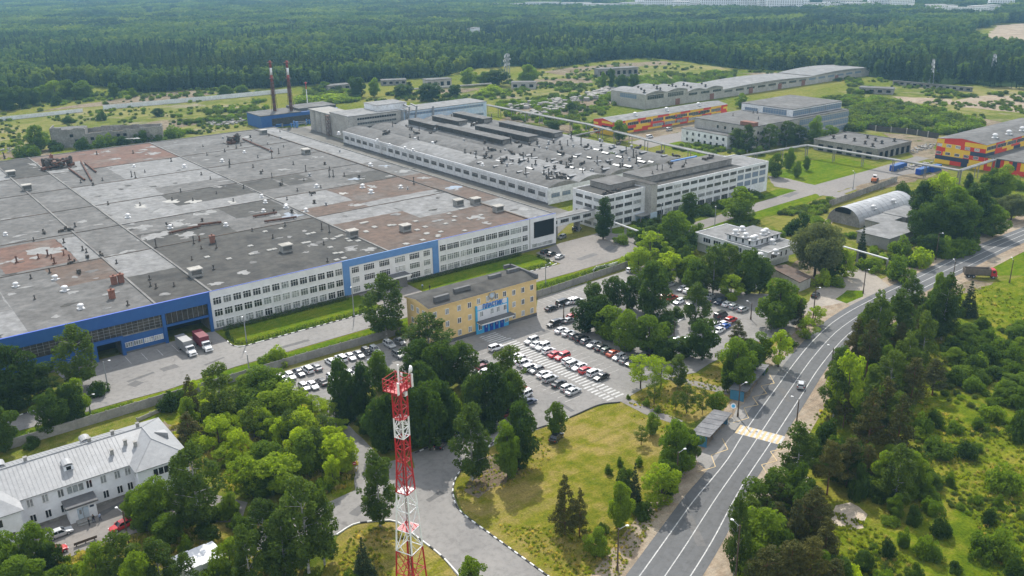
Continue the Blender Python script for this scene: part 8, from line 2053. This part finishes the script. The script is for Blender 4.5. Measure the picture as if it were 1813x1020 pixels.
# ------------------------------------------------------------------ scattered scrub and the far forest
def forest_protos():
    col = bpy.data.collections.new('forest_kinds')
    k = 0
    for sd in range(6):       # broadleaf
        r = random.Random(200 + sd); mb = MB(); H = 13.0
        leaves(mb, r, ellipsoid_blobs(r, 10, 7.8, 2.7, 5.0, 1.5, 1.6, 0.7, taper=0.15), 11, 1.05, 0.4, 0.6)
        mb.tube((0, 0, 0), (0, 0, 7), 0.2, 0.1, 5)
        col.objects.link(bpy.data.objects.new('forest_tree.%03d' % k, mb.mesh('forest_tree', MT['leaf_forest']))); k += 1
    for sd in range(4):       # pine
        r = random.Random(300 + sd); mb = MB(); bl = []
        for q in range(12):
            t = q / 11; a = q * 2.4; R = 1.9 * (1 - t) + 0.15
            bl.append(((R * 0.6 * math.cos(a), R * 0.6 * math.sin(a), 4.5 + 10 * t), (1.35 * (1.15 - t * 0.8), 1.35 * (1.15 - t * 0.8), 0.95)))
        leaves(mb, r, bl, 15, 0.9, 0.4, 0.5)
        mb.tube((0, 0, 0), (0, 0, 12), 0.2, 0.08, 5)
        col.objects.link(bpy.data.objects.new('forest_tree.%03d' % k, mb.mesh('forest_tree', MT['leaf_forest_dark']))); k += 1
    for sd in range(4):       # stands of many trees, for the distance
        r = random.Random(400 + sd); mb = MB(); bl = []
        for q in range(26):
            x, y = r.uniform(-13, 13), r.uniform(-13, 13); h = r.uniform(9, 14)
            bl.append(((x, y, h * 0.62), (2.6, 2.6, h * 0.4)))
        leaves(mb, r, bl, 2.6, 2.3, 0.6, 0.8)
        col.objects.link(bpy.data.objects.new('forest_tree.%03d' % k, mb.mesh('forest_tree', MT['leaf_forest'] if sd < 2 else MT['leaf_forest_dark']))); k += 1
    for sd in range(3):       # scrub
        r = random.Random(500 + sd); mb = MB()
        leaves(mb, r, [((r.uniform(-1, 1), r.uniform(-1, 1), 0.9), (1.0, 1.0, 0.9)) for q in range(5)], 30, 0.5)
        col.objects.link(bpy.data.objects.new('forest_tree.%03d' % k, mb.mesh('forest_tree', MT['leaf_scrub' if sd < 2 else 'leaf_mid']))); k += 1
    for sd in range(3):       # tall grass and weeds
        r = random.Random(600 + sd); mb = MB()
        for q in range(26):
            a = r.uniform(0, 6.28); d = r.uniform(0, 0.55); h = r.uniform(0.25, 0.75); x, y = d * math.cos(a), d * math.sin(a); w = r.uniform(0.05, 0.14); t = r.uniform(0, 3.14)
            lx, ly = r.uniform(-.25, .25), r.uniform(-.25, .25)
            mb.face([(x - w * math.cos(t), y - w * math.sin(t), 0), (x + w * math.cos(t), y + w * math.sin(t), 0), (x + lx + w * math.cos(t), y + ly + w * math.sin(t), h), (x + lx - w * math.cos(t), y + ly - w * math.sin(t), h)])
        col.objects.link(bpy.data.objects.new('forest_tree.%03d' % k, mb.mesh('grass_tuft', MT[('leaf_weed', 'leaf_dry', 'leaf_mid')[sd]]))); k += 1
    return col
FK = forest_protos()

def scatter(name, pts):
    """pts: (x, y, proto, scale); one object whose points carry instances"""
    me = bpy.data.meshes.new(name)
    me.from_pydata([(p[0], p[1], 0.0) for p in pts], [], [])
    a = me.attributes.new('proto', 'INT', 'POINT'); a.data.foreach_set('value', [p[2] for p in pts])
    a = me.attributes.new('size', 'FLOAT', 'POINT'); a.data.foreach_set('value', [p[3] for p in pts])
    o = link(name, me); o['kind'] = 'stuff'
    ng = bpy.data.node_groups.new(name + '_growth', 'GeometryNodeTree')
    ng.interface.new_socket('Geometry', in_out='INPUT', socket_type='NodeSocketGeometry')
    ng.interface.new_socket('Geometry', in_out='OUTPUT', socket_type='NodeSocketGeometry')
    N, L = ng.nodes, ng.links
    gi, go = N.new('NodeGroupInput'), N.new('NodeGroupOutput')
    ci = N.new('GeometryNodeCollectionInfo'); ci.inputs[0].default_value = FK; ci.inputs[1].default_value = True; ci.inputs[2].default_value = True
    ip = N.new('GeometryNodeInstanceOnPoints'); ip.inputs['Pick Instance'].default_value = True
    na = N.new('GeometryNodeInputNamedAttribute'); na.data_type = 'INT'; na.inputs[0].default_value = 'proto'
    nb_ = N.new('GeometryNodeInputNamedAttribute'); nb_.data_type = 'FLOAT'; nb_.inputs[0].default_value = 'size'
    rv = N.new('FunctionNodeRandomValue'); rv.data_type = 'FLOAT_VECTOR'; rv.inputs[0].default_value = (0, 0, 0); rv.inputs[1].default_value = (0.06, 0.06, 6.283)
    er = N.new('FunctionNodeEulerToRotation')
    L.new(gi.outputs[0], ip.inputs['Points']); L.new(ci.outputs[0], ip.inputs['Instance'])
    L.new([s for s in na.outputs if s.enabled and s.name == 'Attribute'][0], ip.inputs['Instance Index'])
    L.new([s for s in nb_.outputs if s.enabled and s.name == 'Attribute'][0], ip.inputs['Scale'])
    L.new([s for s in rv.outputs if s.enabled][0], er.inputs[0]); L.new(er.outputs[0], ip.inputs['Rotation'])
    L.new(ip.outputs[0], go.inputs[0])
    mod = o.modifiers.new('growth', 'NODES'); mod.node_group = ng
    return o

EDGE = [(-400, 205), (0, 178), (60, 165), (110, 150), (180, 152), (250, 166), (330, 160), (400, 158), (470, 158), (560, 150), (640, 148), (700, 142), (780, 138), (830, 124), (900, 118), (960, 122), (1010, 117), (1080, 108), (1140, 103), (1200, 108), (1260, 118), (1320, 124), (1400, 126), (1480, 128), (1560, 140), (1640, 152), (1720, 150), (1813, 160), (2300, 190)]
def edge(x):
    for (x0, y0), (x1, y1) in zip(EDGE, EDGE[1:]):
        if x0 <= x <= x1: return y0 + (y1 - y0) * (x - x0) / (x1 - x0)
    return 160
CLEAR = [(1795, 66, 75, 26), (1535, 56, 42, 9), (1475, 56, 30, 6), (1420, 60, 24, 4), (868, 68, 36, 9), (262, 30, 26, 5), (840, 50, 12, 5), (120, 9, 30, 3), (1600, 20, 50, 4), (1720, 28, 60, 6), (1660, 140, 40, 9), (1450, 12, 80, 6), (1290, 16, 150, 8), (1040, 14, 60, 5), (1100, 46, 12, 2)]
FR = random.Random(7)
fx, fy = math.cos(AZ), math.sin(AZ)
def fpoints(d0, d1, per, kind):
    out = []
    half = 0.66
    n = int((d1 * d1 - d0 * d0) * half / per)
    for _ in range(n):
        d = math.sqrt(FR.uniform(d0 * d0, d1 * d1)); s = FR.uniform(-half, half) * d
        x, y = CAM.x + fx * d + fy * s, CAM.y + fy * d - fx * s
        px, py = proj((x, y, 0))
        e = edge(px) + 5 * mnoise.noise(Vector((px * 0.03, 0, 3)))
        if py > e: continue
        if any(((px - cx) / rx) ** 2 + ((py - cy_) / ry) ** 2 < 1 for cx, cy_, rx, ry in CLEAR): continue
        v = mnoise.noise(Vector((x / 150, y / 150, 1.3))) + 0.5 * mnoise.noise(Vector((x / 45, y / 45, 5.0)))
        g = mnoise.noise(Vector((x / 90, y / 90, 9.0)))
        if g > 0.33 and FR.random() < 0.8: continue
        dark = v + FR.uniform(-0.3, 0.3) > 0.22
        if kind == 'near':
            out.append((x, y, FR.randint(6, 9) if dark else FR.randint(0, 5), FR.uniform(0.75, 1.2) * (1.08 if dark else 1.0)))
        else:
            out.append((x, y, FR.choice((12, 13)) if dark else FR.choice((10, 11)), FR.uniform(0.8, 1.2)))
    return out
pts = fpoints(430, 820, 20, 'near') + fpoints(820, 1300, 34, 'near') + fpoints(1250, 2400, 260, 'far') + fpoints(2400, 4300, 420, 'far')
scatter('forest', pts)
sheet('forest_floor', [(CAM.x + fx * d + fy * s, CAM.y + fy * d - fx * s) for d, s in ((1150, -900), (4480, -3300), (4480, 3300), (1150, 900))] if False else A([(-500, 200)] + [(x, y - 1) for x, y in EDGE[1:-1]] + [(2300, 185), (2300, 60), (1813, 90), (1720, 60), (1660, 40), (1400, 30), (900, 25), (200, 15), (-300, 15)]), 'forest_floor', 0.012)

def field_points(poly, n, lo, hi, seed, thr=-0.05):
    r = random.Random(seed); out = []
    xs = [p[0] for p in poly]; ys = [p[1] for p in poly]
    def inside(x, y):
        c = False
        for (x0, y0), (x1, y1) in zip(poly, poly[1:] + poly[:1]):
            if (y0 > y) != (y1 > y) and x < (x1 - x0) * (y - y0) / (y1 - y0) + x0: c = not c
        return c
    tries = 0
    while len(out) < n and tries < n * 30:
        tries += 1
        px, py = r.uniform(min(xs), max(xs)), r.uniform(min(ys), max(ys))
        if not inside(px, py): continue
        p = at(px, py)
        if mnoise.noise(Vector((p.x / 28, p.y / 28, seed))) < thr: continue
        out.append((p.x, p.y, r.randint(14, 16), r.uniform(lo, hi)))
    return out
scr = []
scr += field_points([(0, 262), (0, 208), (450, 172), (470, 190), (440, 225), (290, 250), (110, 258)], 480, 0.25, 1.0, 1, -0.05)
scr += field_points([(300, 205), (470, 178), (475, 192), (440, 215), (330, 222)], 160, 0.7, 1.6, 2)
scr += field_points([(880, 185), (900, 150), (1050, 150), (1180, 140), (1240, 140), (1080, 190), (1045, 232), (900, 212)], 620, 0.4, 1.7, 3, -0.2)
scr += field_points([(1060, 155), (1180, 130), (1300, 128), (1300, 145), (1120, 165)], 420, 0.5, 1.8, 4, -0.25)
scr += field_points([(1495, 235), (1500, 170), (1560, 180), (1700, 205), (1770, 240), (1660, 240), (1560, 228)], 420, 1.2, 2.8, 5, -0.3)
scr += field_points([(1440, 190), (1500, 150), (1560, 160), (1520, 180), (1500, 235)], 140, 0.8, 2.0, 6)
scr += field_points([(0, 175), (200, 160), (440, 158), (470, 165), (240, 180), (0, 205)], 260, 0.4, 1.6, 7, -0.2)
scr += field_points([(530, 178), (540, 160), (640, 160), (640, 182)], 90, 1.0, 2.2, 8, -1)
scr += field_points([(1225, 425), (1300, 402), (1420, 366), (1480, 352), (1440, 398), (1380, 410), (1300, 402)], 170, 0.4, 1.0, 9, -0.3)
scr += field_points([(1110, 398), (1290, 355), (1350, 340), (1340, 352), (1240, 380), (1140, 405)], 110, 0.4, 1.0, 10, -0.4)
scr += field_points([(1180, 262), (1240, 256), (1330, 268), (1290, 282)], 60, 0.4, 1.2, 11, -0.4)
scr += field_points([(885, 222), (1040, 240), (1000, 256), (880, 235)], 60, 0.8, 2.0, 12, -0.2)
scr += field_points([(1500, 1030), (1560, 900), (1640, 850), (1720, 760), (1813, 740), (1813, 1030)], 160, 0.15, 0.45, 13, 0.1)
scr += field_points([(1640, 700), (1680, 600), (1813, 570), (1813, 720), (1740, 730)], 90, 0.3, 0.7, 14, -0.2)
scr += field_points([(640, 178), (700, 165), (870, 160), (880, 180), (700, 185)], 160, 0.6, 1.6, 15, -0.1)
scr += field_points([(1420, 430), (1560, 410), (1620, 450), (1560, 480), (1480, 470)], 60, 0.4, 1.0, 16, -0.2)
scr += field_points([(1640, 160), (1813, 165), (1813, 180), (1700, 175), (1640, 185)], 70, 0.5, 1.5, 17, 0.0)
scr += field_points([(880, 150), (960, 125), (1130, 108), (1250, 122), (1180, 135), (1050, 148)], 220, 0.3, 1.4, 18, -0.1)
scr += field_points([(1300, 125), (1480, 130), (1640, 155), (1700, 165), (1560, 165), (1490, 145)], 200, 0.3, 1.6, 19, -0.1)
scr += field_points([(1600, 175), (1813, 165), (1830, 235), (1700, 200)], 160, 0.3, 1.2, 20, 0.0)
scatter('scrub', scr)
def weeds(poly, n, seed, thr=-0.1, lo=0.7, hi=1.6, dry=0.3):
    out = field_points(poly, n, lo, hi, seed, thr); r = random.Random(seed)
    return [(x, y, 18 if r.random() < dry else 17, s_) for x, y, _, s_ in out]
wd = weeds([(1300, 1030), (1390, 840), (1440, 740), (1540, 600), (1690, 515), (1813, 500), (1813, 1030)], 3000, 51, -0.1, 0.35, 0.9, 0.08)
wd += weeds([(815, 880), (870, 800), (1000, 750), (1100, 722), (1220, 770), (1230, 815), (1150, 940), (1100, 1020), (990, 1020)], 1100, 52, -0.05, 0.25, 0.6, 0.5)
wd += weeds([(590, 1020), (625, 940), (700, 932), (760, 985), (800, 1020)], 260, 53, -0.3, 0.3, 0.7, 0.5)
wd += weeds([(300, 760), (480, 660), (640, 830), (600, 875), (400, 870)], 1200, 54, -0.3, 0.6, 1.5, 0.5)
wd += weeds([(100, 990), (240, 950), (330, 930), (560, 950), (520, 1020), (100, 1020)], 900, 55, -0.3, 0.5, 1.3, 0.5)
wd += weeds([(1110, 715), (1300, 625), (1390, 600), (1300, 700), (1200, 745)], 400, 56, -0.2, 0.3, 0.7, 0.4)
scatter('tall_grass', wd)

# ------------------------------------------------------------------ haze: one closed box of air
hz = MB(); hz.box(-760, 4760, -560, 4560, -1.0, 135.0)
m_, nt_, b_ = new_mat('haze_air')
for n_ in list(nt_.nodes):
    if n_.type == 'BSDF_PRINCIPLED': nt_.nodes.remove(n_)
pv = nt_.nodes.new('ShaderNodeVolumePrincipled')
pv.inputs['Color'].default_value = (0.38, 0.72, 1.0, 1.0)
pv.inputs['Density'].default_value = 0.00013
pv.inputs['Anisotropy'].default_value = 0.2
nt_.links.new(pv.outputs[0], nt_.nodes['Material Output'].inputs['Volume'])
MT['haze'] = m_
o = hz.build('haze', m_); o['kind'] = 'stuff'
